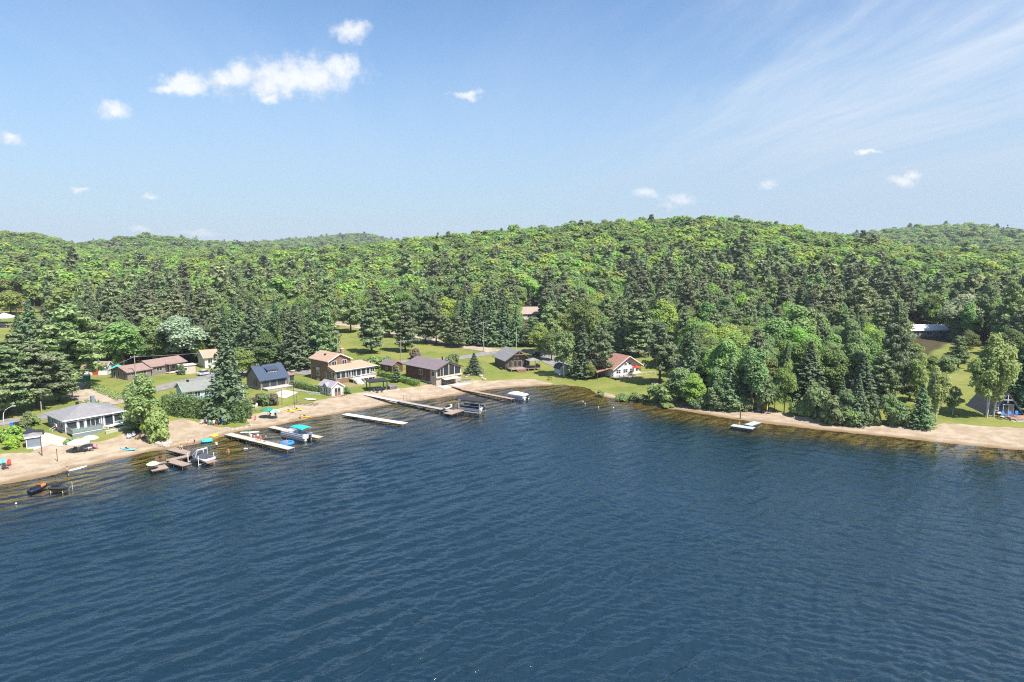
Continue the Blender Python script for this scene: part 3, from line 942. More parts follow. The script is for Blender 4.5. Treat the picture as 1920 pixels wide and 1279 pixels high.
PLANTS = [
    # kind, photo x, foot y, top y, width, label
    ('pine', 18, 776, 655, 120, 'broad white pine at the lane edge near the street lamp'),
    ('pine', 72, 764, 640, 115, 'broad white pine behind the clipped round shrubs by the lane'),
    ('pine', 112, 752, 662, 80, 'smaller white pine beside the sandy drive'),
    ('pine', -30, 790, 660, 120, 'white pine at the lane end beyond the street lamp'),
    ('pine', 136, 731, 570, 140, 'towering white pine with bare lower trunk beside the sandy drive'),
    ('pine', 30, 712, 628, 95, 'pale green white pine below the left field'),
    ('spruce', 62, 668, 562, 58, 'dark blue green spruce at the edge of the small field'),
    ('spruce', 38, 655, 585, 40, 'narrow dark spruce touching the taller field spruce'),
    ('pine', 100, 690, 586, 95, 'leafy white pine between field spruce and towering pine'),
    ('maple', 20, 590, 540, 60, 'rounded maple behind the white party tent'),
    ('pine', 172, 676, 590, 70, 'white pine behind the white shed with red door'),
    ('aspen', 232, 690, 592, 74, 'pale grey green aspen behind the teal tent roof'),
    ('maple', 205, 676, 612, 55, 'green maple between white shed and pale aspen'),
    ('maple', 262, 684, 622, 46, 'fresh green maple behind the long brown house'),
    ('maple', 222, 690, 662, 22, 'small yellow green maple beside the teal tent roof'),
    ('silver', 343, 680, 584, 96, 'large silvery pale maple behind the long brown house'),
    ('redpine', 290, 668, 570, 62, 'olive red pine behind the silvery maple'),
    ('redpine', 315, 655, 565, 55, 'olive red pine rising beside the silvery maple'),
    ('redpine', 255, 660, 575, 60, 'olive red pine behind the pale aspen'),
    ('spruce', 428, 783, 596, 74, 'huge dense spruce standing over the clipped hedge at the beach'),
    ('maple', 455, 706, 652, 52, 'bright maple between huge spruce and slate blue roof'),
    ('maple', 505, 692, 617, 62, 'bright yellow green maple behind the slate blue roofed cottage'),
    ('spruce', 476, 690, 556, 54, 'tall dark spruce behind the slate blue roofed cottage'),
    ('cedar', 527, 684, 603, 20, 'slim yellow green cedar between dark spruces'),
    ('spruce', 556, 692, 572, 62, 'tall dark spruce at the lane beside the brown two-storey house'),
    ('spruce', 585, 684, 575, 44, 'narrow spruce behind the brown two-storey house'),
    ('pine', 612, 690, 570, 60, 'shaggy grey green pine behind the brown two-storey house'),
    ('spruce', 520, 676, 560, 48, 'dark spruce behind the slim cedar'),
    ('spruce', 445, 680, 560, 50, 'dark spruce behind the huge beach spruce'),
    ('dead', 398, 610, 545, 22, 'dead rust brown spruce among the green forest'),
    ('birch', 268, 814, 697, 86, 'leaning birch with pale trunk between grey cottage and hedge'),
    ('lime', 294, 828, 768, 50, 'lime green shrub above the stone wall by the beach'),
    ('bush', 252, 808, 776, 42, 'dark green shrub at the corner of the grey cottage'),
    ('lime', 278, 812, 778, 34, 'lime green shrub under the leaning birch'),
    ('bush', 52, 800, 773, 30, 'large clipped round shrub by the lane'),
    ('bush', 66, 797, 775, 20, 'smaller clipped round shrub by the lane'),
    ('lime', 24, 828, 798, 46, 'wide lime green shrub beside the small grey shed'),
    ('lime', 22, 842, 820, 32, 'low lime green shrub in front of the small grey shed'),
    ('lime', 131, 832, 822, 26, 'low lime shrub at the glass railed deck corner'),
    ('bush', 341, 703, 681, 15, 'clipped round shrub by the long brown house'),
    ('purple', 484, 757, 736, 22, 'purple leaved shrub at the start of the round hedge'),
    ('bush', 500, 760, 733, 34, 'bushy green shrub in the middle of the round hedge'),
    ('purple', 514, 760, 737, 20, 'purple leaved shrub at the end of the round hedge'),
    ('bush', 652, 738, 725, 16, 'small green shrub beside the white summerhouse steps'),
    ('bush', 700, 690, 665, 50, 'broad green shrub behind the brown two-storey house'),
    ('bush', 722, 686, 668, 30, 'green shrub next to the broad one behind the sunroom'),
    ('purple', 779, 674, 651, 28, 'brown purple round shrub at the lawn edge'),
    ('bush', 849, 686, 660, 28, 'pale green round shrub behind the dark brown chalet'),
    ('pine', 743, 717, 684, 22, 'small flat topped pine on the lawn by the black gazebo'),
    ('spruce', 889, 701, 662, 32, 'small tidy spruce in the rock garden'),
    ('pine', 697, 662, 568, 60, 'big white pine alone on the open lawn'),
    ('pine', 760, 660, 568, 56, 'big white pine by the utility pole on the lawn'),
    ('pine', 658, 624, 548, 50, 'white pine by the gravel road behind the lawn'),
    ('pine', 730, 632, 545, 55, 'white pine behind the two lawn pines'),
    ('pine', 798, 644, 552, 56, 'white pine with bare trunk first in the gravel road row'),
    ('pine', 818, 645, 560, 44, 'white pine with bare trunk second in the gravel road row'),
    ('pine', 838, 648, 592, 36, 'short white pine third in the gravel road row'),
    ('pine', 859, 652, 595, 38, 'short white pine fourth in the gravel road row'),
    ('spruce', 872, 646, 545, 40, 'dark spruce behind the gravel road row of pines'),
    ('spruce', 896, 646, 556, 38, 'dark spruce behind the roadside utility pole'),
    ('spruce', 922, 648, 552, 40, 'dark spruce at the gravel road junction'),
    ('spruce', 946, 648, 560, 36, 'dark spruce behind the log cabin roof'),
    ('spruce', 968, 648, 575, 34, 'dark spruce behind the bare lamp post'),
    ('pine', 1000, 650, 596, 50, 'grey green pine in front of the tan roofed house'),
    ('pine', 1030, 664, 568, 60, 'tall grey green pine behind the birch by the log cabin'),
    ('maple', 1012, 672, 606, 40, 'slender maple by the parked dark car'),
    ('maple', 1034, 676, 612, 38, 'slender maple between parked car and white garden shed'),
    ('birch', 1058, 707, 612, 58, 'tall birch with white trunk by the white garden shed'),
    ('spruce', 1092, 706, 604, 52, 'dark spruce between birch and red roofed house'),
    ('maple', 1106, 711, 676, 26, 'small maple on the grass before the red roofed house'),
    ('pine', 1128, 707, 600, 50, 'tall pine standing before the red metal roof'),
    ('maple', 1095, 660, 555, 66, 'tall maple behind the red roofed house'),
    ('pine', 1196, 668, 564, 76, 'broad pine behind the white house with red roof'),
    ('pine', 1237, 718, 602, 76, 'big pine standing on the grass by the fire pit'),
    ('spruce', 1160, 664, 570, 44, 'dark spruce behind the red metal roof'),
    ('bush', 1127, 743, 730, 18, 'small round shrub on the sand spit in the water'),
    ('bush', 1167, 750, 738, 32, 'low spreading shrub at the water beside the sand spit'),
    ('bush', 1198, 753, 735, 34, 'low green shrub at the water below the fire pit'),
    ('bush', 1238, 757, 718, 58, 'big rounded willow shrub at the end of the beach'),
    ('bush', 1250, 763, 752, 32, 'low green shrub spilling over the beach edge'),
    ('aspen', 1272, 758, 680, 52, 'grey green aspen behind the big willow shrub'),
    ('maple', 1300, 762, 694, 62, 'pale leafy maple above the right beach start'),
    ('bush', 1336, 768, 728, 44, 'willow shrub below the pale leafy maple'),
    ('aspen', 1318, 730, 640, 48, 'olive aspen in the second row above the right beach'),
    ('spruce', 1368, 768, 662, 42, 'dark spruce above the floating dock'),
    ('spruce', 1296, 738, 610, 44, 'slim spruce behind the pale leafy maple'),
    ('aspen', 1408, 770, 636, 58, 'tall light aspen above the beach table'),
    ('bush', 1434, 770, 704, 52, 'leafy alder leaning over the beach table'),
    ('spruce', 1390, 764, 690, 34, 'small dark spruce behind the beach table'),
    ('aspen', 1452, 706, 580, 66, 'large pale aspen behind the shore trees'),
    ('aspen', 1490, 704, 567, 72, 'tallest pale aspen behind the shore trees'),
    ('cedar', 1472, 748, 642, 34, 'conical cedar on the shaded shore lawn'),
    ('maple', 1470, 774, 680, 40, 'green maple at the shaded shore lawn'),
    ('spruce', 1515, 752, 640, 66, 'broad dark spruce shading the shore lawn'),
    ('aspen', 1556, 740, 640, 42, 'slim yellow green aspen behind the alder thicket'),
    ('bush', 1535, 787, 716, 64, 'tall alder shrub at the log pile'),
    ('bush', 1566, 793, 738, 58, 'alder shrub between log pile and small fir'),
    ('bush', 1512, 782, 742, 36, 'low alder shrub left of the log pile'),
    ('spruce', 1576, 778, 708, 36, 'young spruce behind the alder thicket'),
    ('spruce', 1606, 796, 704, 42, 'young spruce with pointed tip at the beach'),
    ('spruce', 1614, 770, 664, 58, 'dark spruce behind the pointed young spruce'),
    ('bush', 1600, 798, 764, 46, 'willow shrub under the pointed young spruce'),
    ('aspen', 1590, 690, 596, 42, 'pointed light green aspen behind the alder thicket'),
    ('maple', 1622, 690, 604, 56, 'pale maple in front of the white roof'),
    ('spruce', 1528, 690, 612, 36, 'dark spruce between the pale aspens'),
    ('pine', 1674, 758, 568, 74, 'tall rounded pine above the shaded shore lawn'),
    ('pine', 1650, 764, 660, 66, 'dark pine on the shaded shore lawn'),
    ('pine', 1705, 752, 655, 60, 'grey pine beside the tall rounded pine'),
    ('bush', 1682, 798, 752, 46, 'willow shrub beside the dense beach spruce'),
    ('spruce', 1726, 801, 720, 46, 'dense young spruce standing on the beach edge'),
    ('birch', 1754, 794, 680, 52, 'thin birch with white trunk beside the dense beach spruce'),
    ('birch', 1786, 778, 722, 42, 'small crooked birch on the lawn beside the metal A-frame'),
    ('birch', 1850, 783, 636, 84, 'leaning birch with white trunk before the A-frame roof'),
    ('birch', 1862, 782, 616, 84, 'upright tall birch with pale trunk before the A-frame roof'),
    ('pale', 1800, 636, 546, 80, 'big pale crowned tree behind the white roof'),
    ('pine', 1846, 640, 530, 46, 'dark pine behind the big pale crowned tree'),
    ('pine', 1890, 650, 520, 60, 'dark pine at the wood edge behind the A-frame'),
    ('maple', 1890, 690, 610, 60, 'light green maple behind the A-frame'),
    ('spruce', 1916, 762, 645, 74, 'dark spruce overhanging the A-frame deck'),
    ('spruce', 1945, 775, 660, 70, 'dark spruce beyond the A-frame deck'),
    ('maple', 1748, 704, 662, 40, 'light maple in front of the long white roof'),
    ('aspen', 1774, 718, 662, 40, 'slim aspen between white roof and A-frame lawn'),
    ('birch', 1716, 765, 655, 44, 'thin grey birch behind the dense beach spruce'),
    ('pine', 1796, 690, 632, 46, 'dark pine under the big pale crowned tree'),
    ('maple', 1812, 668, 618, 40, 'dark maple at the back of the A-frame lawn'),
    ('maple', 1866, 700, 640, 46, 'light green maple over the A-frame ridge'),
    ('maple', 1716, 690, 640, 34, 'maple between white roof and tall rounded pine'),
]
for (k, px, b, tp, w, lab) in PLANTS:
    if k == 'spruce': w *= 1.12
    plant(k, px, b, tp, w, lab)


for i, (px, py, tp, w) in enumerate([(1282, 762, 738, 30), (1308, 766, 742, 30), (1322, 765, 735, 34), (1350, 768, 742, 30), (1382, 770, 738, 34), (1400, 771, 748, 26), (1452, 772, 740, 30), (1488, 780, 752, 26),
                                     (1552, 793, 752, 36), (1584, 797, 758, 34), (1618, 796, 762, 32), (1640, 796, 764, 28), (1664, 799, 766, 30), (1704, 800, 770, 28), (1276, 748, 716, 36), (1344, 758, 716, 36)]):
    plant('bush' if i % 3 else 'aspen', px, py, tp if i % 3 else tp - 34, w, 'leafy alder shrub in the thicket lining the right beach' if i % 3 else 'young aspen in the thicket lining the right beach',
          'alder shrubs lining the right beach' if i % 3 else 'young aspens lining the right beach')


def hedge(pts_px, h, w, label, m='hedge', size=0.26, dens=130):
    """clipped hedge along a line: leafy skin over a boxy volume, on a woody core"""
    P_ = [ground(*p) for p in pts_px]
    rng = np.random.RandomState(len(label))
    c, nr = [], []
    for a, b in zip(P_[:-1], P_[1:]):
        L = (b - a).length
        n = int(L * dens)
        t = rng.random(n)
        s = rng.random(n) * (2 * h + w)
        d = (b - a) / L
        side = np.array([-d.y, d.x, 0])
        off = np.where(s < h, -w / 2, np.where(s > h + w, w / 2, s - h - w / 2))
        zz = np.where(s < h, s, np.where(s > h + w, s - h - w, h))
        lump = 0.16 * vnoise(t * L / 1.1, off * 0.8, 3) + 0.10 * rng.normal(size=n)
        base = np.array(a)[None] + t[:, None] * np.array(b - a)[None]
        p = base + side[None] * (off * (1 + lump))[:, None] + np.array([0, 0, 1.0])[None] * (zz * (1 + lump * 0.9))[:, None]
        q = np.where((np.abs(off) >= w / 2 - 1e-6)[:, None], side[None] * np.sign(off)[:, None], np.array([0, 0, 1.0])[None]) + rng.normal(size=(n, 3)) * 0.5
        c.append(p); nr.append(q)
    c = np.concatenate(c); nr = np.concatenate(nr)
    org = P_[0]
    c = c - np.array(org)
    v = cards(c, nr, size * rng.uniform(.7, 1.3, len(c)), 1.3, rng)
    o = empty('hedge', org, 0, label, 'hedge')
    mesh_obj('foliage', np_mesh('hedge_foliage', v, np.arange(len(v)).reshape(-1, 4)), LEAF[m], o)
    mb = MB()
    for a, b in zip(P_[:-1], P_[1:]):
        n = max(2, int((b - a).length / 0.8))
        for i in range(n):
            p = a + (b - a) * (i + .5) / n - org
            mb.tube([(p.x, p.y, p.z - .2), (p.x + .05, p.y, p.z + h * .5), (p.x - .1, p.y + .1, p.z + h * .9)], [.05, .04, .015], 5)
    mb.build('stems', BARK, o)['kind'] = 'stuff'
    return o


hedge([(312, 775), (352, 780), (400, 784), (440, 788), (466, 790)], 3.9, 3.4, 'tall clipped hedge between two beach lots', dens=430, size=.32)
hedge([(168, 768), (200, 779), (238, 796)], 2.2, 1.8, 'loose green hedge behind the grey cottage')
hedge([(546, 724), (572, 730), (597, 737)], 1.5, 1.3, 'low hedge beside the white picket fence')
hedge([(711, 704), (748, 714), (784, 725)], 1.4, 1.4, 'low hedge beside the dark brown chalet')
hedge([(166, 722), (205, 740), (232, 752)], 0.8, 2.2, 'wild green verge along the sandy drive', m='lime', dens=60)



# ------------------------------------------------------------------ buildings
WHITE = mat('white_paint', (0.74, 0.74, 0.72), 0.6, 0.06)
OFFW = mat('off_white_paint', (0.62, 0.60, 0.55), 0.7, 0.08)
GLASS = mat('window_glass', (0.035, 0.045, 0.055), 0.06, 0.2, spec=0.6)
GLASS_P = mat('railing_glass', (0.20, 0.27, 0.27), 0.08, 0.1, spec=0.6)
BLACK = mat('black_metal', (0.018, 0.018, 0.02), 0.5, 0.2)
DARKWOOD = mat('dark_stained_wood', (0.085, 0.060, 0.048), 0.8, 0.25)
TANWOOD = mat('weathered_wood', (0.30, 0.235, 0.185), 0.85, 0.2)
PALEWOOD = mat('pale_dock_wood', (0.50, 0.465, 0.41), 0.85, 0.12, stripes=None)
REDWOOD = mat('red_brown_deck', (0.34, 0.20, 0.145), 0.85, 0.2)
CONCRETE = mat('concrete', (0.45, 0.43, 0.40), 0.9, 0.12)
STONE = mat('stone_cladding', (0.40, 0.345, 0.28), 0.9, 0.25, 2.5, bump=0.05, bscale=6)
GREYMETAL = mat('grey_metal', (0.42, 0.43, 0.44), 0.4, 0.1, metal=0.6)
BRICK = mat('orange_brick', (0.40, 0.205, 0.135), 0.9, 0.2, 3, stripes=('z', 0.09, 0.006))


class House:
    def __init__(self, name, label, px=None, loc=None, yaw=0.0, dz=0.0, cat='house', clear_r=0):
        if loc is None: loc = ground(*px)
        elif len(loc) == 2: loc = (loc[0], loc[1], gz(*loc))
        self.o = empty(name, (loc[0], loc[1], loc[2] + dz), R(yaw), label, cat)
    def part(self, name, mb, m, parent=None, smooth=False):
        return mb.build(name, m, parent or self.o, smooth)
    def box(self, name, m, *b, parent=None):
        return self.part(name, MB().box(*b), m, parent)
    def gable_walls(self, x0, x1, y0, y1, h, rise, axis, m, z0=-1.0, name='wall'):
        mb = MB()
        if axis == 'y':
            mb.prism([(x0, z0), (x1, z0), (x1, h), ((x0 + x1) / 2, h + rise), (x0, h)], 'y', y0, y1)
        else:
            mb.prism([(y0, z0), (y1, z0), (y1, h), ((y0 + y1) / 2, h + rise), (y0, h)], 'x', x0, x1)
        return self.part(name, mb, m)
    def gable_roof(self, x0, x1, y0, y1, h, rise, axis, m, over=0.45, t=0.16, name='roof', fascia=None, end=None):
        a0, a1, b0, b1 = (x0, x1, y0, y1) if axis == 'y' else (y0, y1, x0, x1)
        c = (a0 + a1) / 2
        sl = rise / (c - a0)
        e = h - over * sl
        end = over if end is None else end
        up = 0.03
        pl = [(a0 - over, e + up), (c, h + rise + up), (a1 + over, e + up), (a1 + over, e + t + up), (c, h + rise + t + up), (a0 - over, e + t + up)]
        o = self.part(name, MB().prism(pl, axis, b0 - end, b1 + end), m)
        if fascia is not None:
            for bb in (b0 - end - 0.035, b1 + end + 0.005):
                f = MB()
                f.prism([(a0 - over - .01, e - .06), (c, h + rise - .06), (c, h + rise + t + .05), (a0 - over - .01, e + t + .05)], axis, bb, bb + .03)
                f.prism([(c, h + rise - .06), (a1 + over + .01, e - .06), (a1 + over + .01, e + t + .05), (c, h + rise + t + .05)], axis, bb, bb + .03)
                self.part('fascia', f, fascia, o)
        return o
    def hip_roof(self, x0, x1, y0, y1, h, rise, m, over=0.5, ridge=None, name='roof', fascia=None, z=0.03):
        X0, X1, Y0, Y1 = x0 - over, x1 + over, y0 - over, y1 + over
        w, d = X1 - X0, Y1 - Y0
        if w >= d: ra, rb = (X0 + d / 2 * .98, (Y0 + Y1) / 2), (X1 - d / 2 * .98, (Y0 + Y1) / 2)
        else: ra, rb = ((X0 + X1) / 2, Y0 + w / 2 * .98), ((X0 + X1) / 2, Y1 - w / 2 * .98)
        e, p = h + z, h + z + rise
        t = .14
        vs = [(X0, Y0, e), (X1, Y0, e), (X1, Y1, e), (X0, Y1, e), (X0, Y0, e + t), (X1, Y0, e + t), (X1, Y1, e + t), (X0, Y1, e + t), (ra[0], ra[1], p), (rb[0], rb[1], p)]
        side = [(4, 5, 9, 8), (5, 6, 9), (6, 7, 8, 9), (7, 4, 8)] if w >= d else [(4, 5, 8), (5, 6, 9, 8), (6, 7, 9), (7, 4, 8, 9)]
        o = self.part(name, MB().add(vs, [(3, 2, 1, 0), (0, 1, 5, 4), (1, 2, 6, 5), (2, 3, 7, 6), (3, 0, 4, 7)] + side), m)
        if fascia is not None:
            f = MB()
            f.box(X0 - .03, X1 + .03, Y0 - .035, Y0 - .005, e - .08, e + t + .02).box(X0 - .03, X1 + .03, Y1 + .005, Y1 + .035, e - .08, e + t + .02)
            f.box(X0 - .035, X0 - .005, Y0, Y1, e - .08, e + t + .02).box(X1 + .005, X1 + .035, Y0, Y1, e - .08, e + t + .02)
            self.part('fascia', f, fascia, o)
        return o
    def _b(self, mb, pl, u0, u1, z0, z1, o0, o1):
        ax, c, s = pl
        lo, hi = sorted((c + s * o0, c + s * o1))
        if ax == 'y': mb.box(u0, u1, lo, hi, z0, z1)
        else: mb.box(lo, hi, u0, u1, z0, z1)
        return mb
    def window(self, pl, u, z, w, h, fm=None, nx=1, ny=1, gm=None, fr=0.09, parent=None):
        fm = fm or WHITE
        f = MB()
        B = self._b
        B(f, pl, u, u + w, z, z + fr, 0, .07); B(f, pl, u, u + w, z + h - fr, z + h, 0, .07)
        B(f, pl, u, u + fr, z + fr, z + h - fr, 0, .07); B(f, pl, u + w - fr, u + w, z + fr, z + h - fr, 0, .07)
        for i in range(1, nx):
            q = u + w * i / nx
            B(f, pl, q - .035, q + .035, z + fr, z + h - fr, .0, .06)
        for i in range(1, ny):
            q = z + h * i / ny
            B(f, pl, u + fr, u + w - fr, q - .03, q + .03, .0, .055)
        o = self.part('window', f, fm, parent)
        self.part('pane', B(MB(), pl, u + fr, u + w - fr, z + fr, z + h - fr, .002, .035), gm or GLASS, o)
        return o
    def door(self, pl, u, z, w, h, m, fm=None, glass=False):
        B = self._b
        f = MB()
        B(f, pl, u - .08, u, z, z + h + .08, 0, .08); B(f, pl, u + w, u + w + .08, z, z + h + .08, 0, .08); B(f, pl, u, u + w, z + h, z + h + .08, 0, .08)
        fo = self.part('door_frame', f, fm or WHITE)
        d = self.part('door', B(MB(), pl, u, u + w, z, z + h, .005, .05), m)
        if glass: self.part('pane', B(MB(), pl, u + .15, u + w - .15, z + h * .45, z + h - .15, .05, .062), GLASS, d)
        self.part('handle', B(MB(), pl, u + w - .16, u + w - .08, z + h * .45, z + h * .45 + .06, .05, .11), GREYMETAL, d)
        return d
    def railing(self, pts, z, h, m, post=1.4, panel=None, pm=None, balusters=0.0):
        """posts and rails along a local polyline; panel fills between"""
        r = MB()
        g = MB()
        for a, b in zip(pts[:-1], pts[1:]):
            L = math.dist(a, b)
            n = max(1, int(round(L / post)))
            for i in range(n + 1):
                x, y = a[0] + (b[0] - a[0]) * i / n, a[1] + (b[1] - a[1]) * i / n
                r.box(x - .045, x + .045, y - .045, y + .045, z, z + h)
            r.bar((a[0], a[1], z + h + .03), (b[0], b[1], z + h + .03), .10, .06)
            r.bar((a[0], a[1], z + .12), (b[0], b[1], z + .12), .05, .05)
            if balusters:
                k = int(L / balusters)
                for i in range(1, k):
                    x, y = a[0] + (b[0] - a[0]) * i / k, a[1] + (b[1] - a[1]) * i / k
                    r.box(x - .02, x + .02, y - .02, y + .02, z + .12, z + h)
            if panel is not None:
                g.bar((a[0], a[1], z + h * .52), (b[0], b[1], z + h * .52), .02, h * .72)
        o = self.part('railing', r, m)
        if panel is not None: self.part('glass_panel', g, panel, o)
        return o
    def steps(self, x0, x1, ytop, ztop, zbot, m, n=4, run=.30, rail=None, name='steps'):
        s = MB()
        for i in range(n):
            z = ztop - (ztop - zbot) * (i + 1) / (n + 1)
            s.box(x0, x1, ytop - run * (i + 1), ytop - run * i + .02, z - .07, z)
        for x in (x0 + .03, x1 - .03):
            s.bar((x, ytop, ztop - .15), (x, ytop - run * n, zbot), .05, .22)
        o = self.part(name, s, m)
        if rail is not None:
            q = MB()
            for x in (x0 - .02, x1 + .02):
                q.bar((x, ytop, ztop + .95), (x, ytop - run * n, zbot + .95), .07)
                for i in range(n + 1):
                    q.bar((x, ytop - run * i, ztop - (ztop - zbot) * i / n - .1), (x, ytop - run * i, ztop - (ztop - zbot) * i / n + .95), .05)
            self.part('handrail', q, rail, o)
        return o
    def deck(self, x0, x1, y0, y1, z, m, zg=-.8, posts=2.0, name='deck'):
        d = MB().box(x0, x1, y0, y1, z - .16, z)
        o = self.part(name, d, m)
        nx = max(1, int((x1 - x0) / posts))
        for i in range(nx + 1):
            x = x0 + .12 + (x1 - x0 - .24) * i / nx
            self.part('post', MB().box(x - .09, x + .09, y0 + .05, y0 + .23, zg, z - .16), m, o)
        return o


FRONT = ('y', 0.0, -1)
def LEFT(c=0.0): return ('x', c, -1)
def RIGHT(c): return ('x', c, 1)

SHINGLE_GREY = mat('grey_shingles', (0.255, 0.245, 0.25), 0.95, 0.14, 1.2, stripes=('z', 0.12, 0.01))
SHINGLE_TAN = mat('tan_shingles', (0.44, 0.30, 0.215), 0.95, 0.13, 1.2, stripes=('z', 0.12, 0.01))
SHINGLE_BROWN = mat('brown_shingles', (0.30, 0.205, 0.175), 0.95, 0.16, 1.2, stripes=('z', 0.12, 0.01))
SHINGLE_VIOLET = mat('violet_brown_shingles', (0.205, 0.165, 0.175), 0.95, 0.12, 1.2, stripes=('z', 0.12, 0.01))
SHINGLE_GREEN = mat('grey_green_shingles', (0.235, 0.245, 0.225), 0.95, 0.14, 1.2, stripes=('z', 0.12, 0.01))
SLATE_BLUE = mat('slate_blue_metal', (0.055, 0.080, 0.125), 0.55, 0.12, stripes=('x', 0.4, 0.012))
RED_METAL = mat('red_metal_roof', (0.36, 0.190, 0.15), 0.85, 0.25, stripes=('y', 0.45, 0.012))
CHARCOAL_METAL = mat('charcoal_metal_roof', (0.085, 0.095, 0.115), 0.45, 0.15)
SIDING_BLUE = mat('blue_grey_siding', (0.205, 0.255, 0.30), 0.8, 0.08, stripes=('z', 0.15, 0.012))
SIDING_PALEBLUE = mat('pale_blue_siding', (0.42, 0.56, 0.66), 0.8, 0.08, stripes=('z', 0.15, 0.012))
SIDING_BROWN = mat('brown_siding', (0.245, 0.145, 0.095), 0.85, 0.14, stripes=('z', 0.18, 0.012))
SIDING_RED = mat('red_brown_siding', (0.150, 0.060, 0.042), 0.85, 0.18, stripes=('z', 0.2, 0.012))
SIDING_GREY = mat('taupe_siding', (0.245, 0.215, 0.195), 0.85, 0.10, stripes=('z', 0.18, 0.012))
SIDING_WHITE = mat('white_siding', (0.72, 0.73, 0.75), 0.75, 0.05, stripes=('z', 0.15, 0.010))
LOG_BROWN = mat('dark_log_siding', (0.150, 0.105, 0.080), 0.85, 0.2, stripes=('z', 0.22, 0.02))
NAVY = mat('navy_boards', (0.022, 0.035, 0.085), 0.7, 0.15, stripes=('x', 0.2, 0.01))
RED_DOOR = mat('red_door_paint', (0.62, 0.05, 0.035), 0.5, 0.1)
DARK_DOOR = mat('dark_door_paint', (0.04, 0.05, 0.065), 0.5, 0.1)
BROWN_DOOR = mat('brown_door_paint', (0.20, 0.135, 0.10), 0.6, 0.1)
TEAL = mat('teal_canvas', (0.06, 0.36, 0.33), 0.7, 0.1)


def chimney(h, x, y, z0, z1, m, w=.6, roof=None, cap=True):
    c = h.box('chimney', m, x, x + w, y, y + w, z0, z1, parent=roof)
    if cap: h.box('chimney_cap', OFFW, x - .06, x + w + .06, y - .06, y + w + .06, z1, z1 + .12, parent=roof)


def grey_cottage():
    h = House('cottage', 'blue grey cottage with grey hip roof and white porch posts', loc=(-89.9, 133.9), yaw=51)
    W, D, e = 11.0, 10.0, 2.75
    h.box('wall', SIDING_BLUE, 0, W, 0, D, -1, e)
    h.box('foundation', OFFW, -.04, W + .04, -.04, D + .04, -1, .35)
    r = h.hip_roof(0, W, 0, D, e, 2.0, SHINGLE_GREY, .55, fascia=WHITE)
    chimney(h, W - 3.2, D - 2.2, e + 1.0, e + 2.7, SIDING_BLUE, .65, r, False)
    h.box('roof_vent', BLACK, 4.2, 4.7, D - 4.2, D - 3.7, e + 1.3, e + 2.3, parent=r)
    h.window(FRONT, .25, .75, 1.9, 1.6, WHITE, 1)
    h.window(FRONT, 2.45, .45, 1.0, 1.9, WHITE, 1)
    h.window(FRONT, 3.8, .55, 2.5, 1.85, WHITE, 3)
    h.door(FRONT, 7.35, .40, 1.5, 2.0, GLASS, WHITE)
    h.window(FRONT, 9.05, .8, 1.75, 1.55, WHITE, 1)
    for x in (0, 2.2, 3.55, 6.55, 7.0, 8.85, 10.9):
        h.box('post', WHITE, x - .02, x + .16, -.16, -.085, .36, e - .002)
    h.window(LEFT(), 1.0, .75, 1.3, 1.5, WHITE, 1)
    h.door(LEFT(), 3.3, .35, .95, 2.05, WHITE, WHITE, True)
    h.window(LEFT(), 6.6, 1.0, .9, 1.35, WHITE, 1)
    h.box('corner_trim', WHITE, -.06, .0, -.06, .02, .36, e - .002)
    h.deck(.1, 5.6, -3.4, -.18, .62, OFFW, -1)
    h.box('deck_skirt', SIDING_BLUE, .14, 5.56, -3.36, -3.30, -1, .45)
    h.railing([(.12, -.3), (.12, -3.35), (5.55, -3.35), (5.55, -1.2)], .62, .95, GREYMETAL, 1.4, GLASS_P)
    h.steps(5.65, 7.1, -1.2, .62, -.35, CONCRETE, 3)
    h.deck(7.2, 11.0, -1.6, -.18, .38, WHITE, -1)
    sx = MB()
    for i in range(3): sx.box(-.9 - .3 * i, -.55 - .3 * i, 3.2, 4.4, .2 - .2 * i - .06, .2 - .2 * i)
    sx.box(-.62, -.02, 3.1, 4.5, .22, .30)
    h.part('side_steps', sx, TANWOOD)
    q = MB()
    for y in (3.15, 4.45): q.bar((-.1, y, 1.2), (-1.4, y, .65), .05); q.bar((-1.4, y, -.3), (-1.4, y, .65), .05); q.bar((-.1, y, .3), (-.1, y, 1.2), .05)
    h.part('handrail', q, WHITE)
    # red and white flag by the side door
    f = MB().bar((-.1, 2.9, 1.35), (-1.0, 2.9, 2.0), .03)
    h.part('flag_pole', f, WHITE)
    for y0, y1, m in ((0, .3, RED_DOOR), (.3, .7, WHITE), (.7, 1.0, RED_DOOR)):
        h.part('flag_band', MB().add([(-.25 - .7 * y0, 2.9, 1.45 + .5 * y0), (-.25 - .7 * y1, 2.9, 1.45 + .5 * y1), (-.25 - .7 * y1, 2.84, .95 + .5 * y1), (-.25 - .7 * y0, 2.86, .95 + .5 * y0)], [(0, 1, 2, 3)]), m)
    w = House('retaining_wall', 'pale grey retaining wall with coping below the grey cottage', loc=(-82.4, 134.9), yaw=57, cat='wall')
    w.box('wall', CONCRETE, 0, 9.2, 0, .35, -.8, .55)
    w.box('coping', OFFW, -.05, 9.25, -.05, .40, .55, .63)


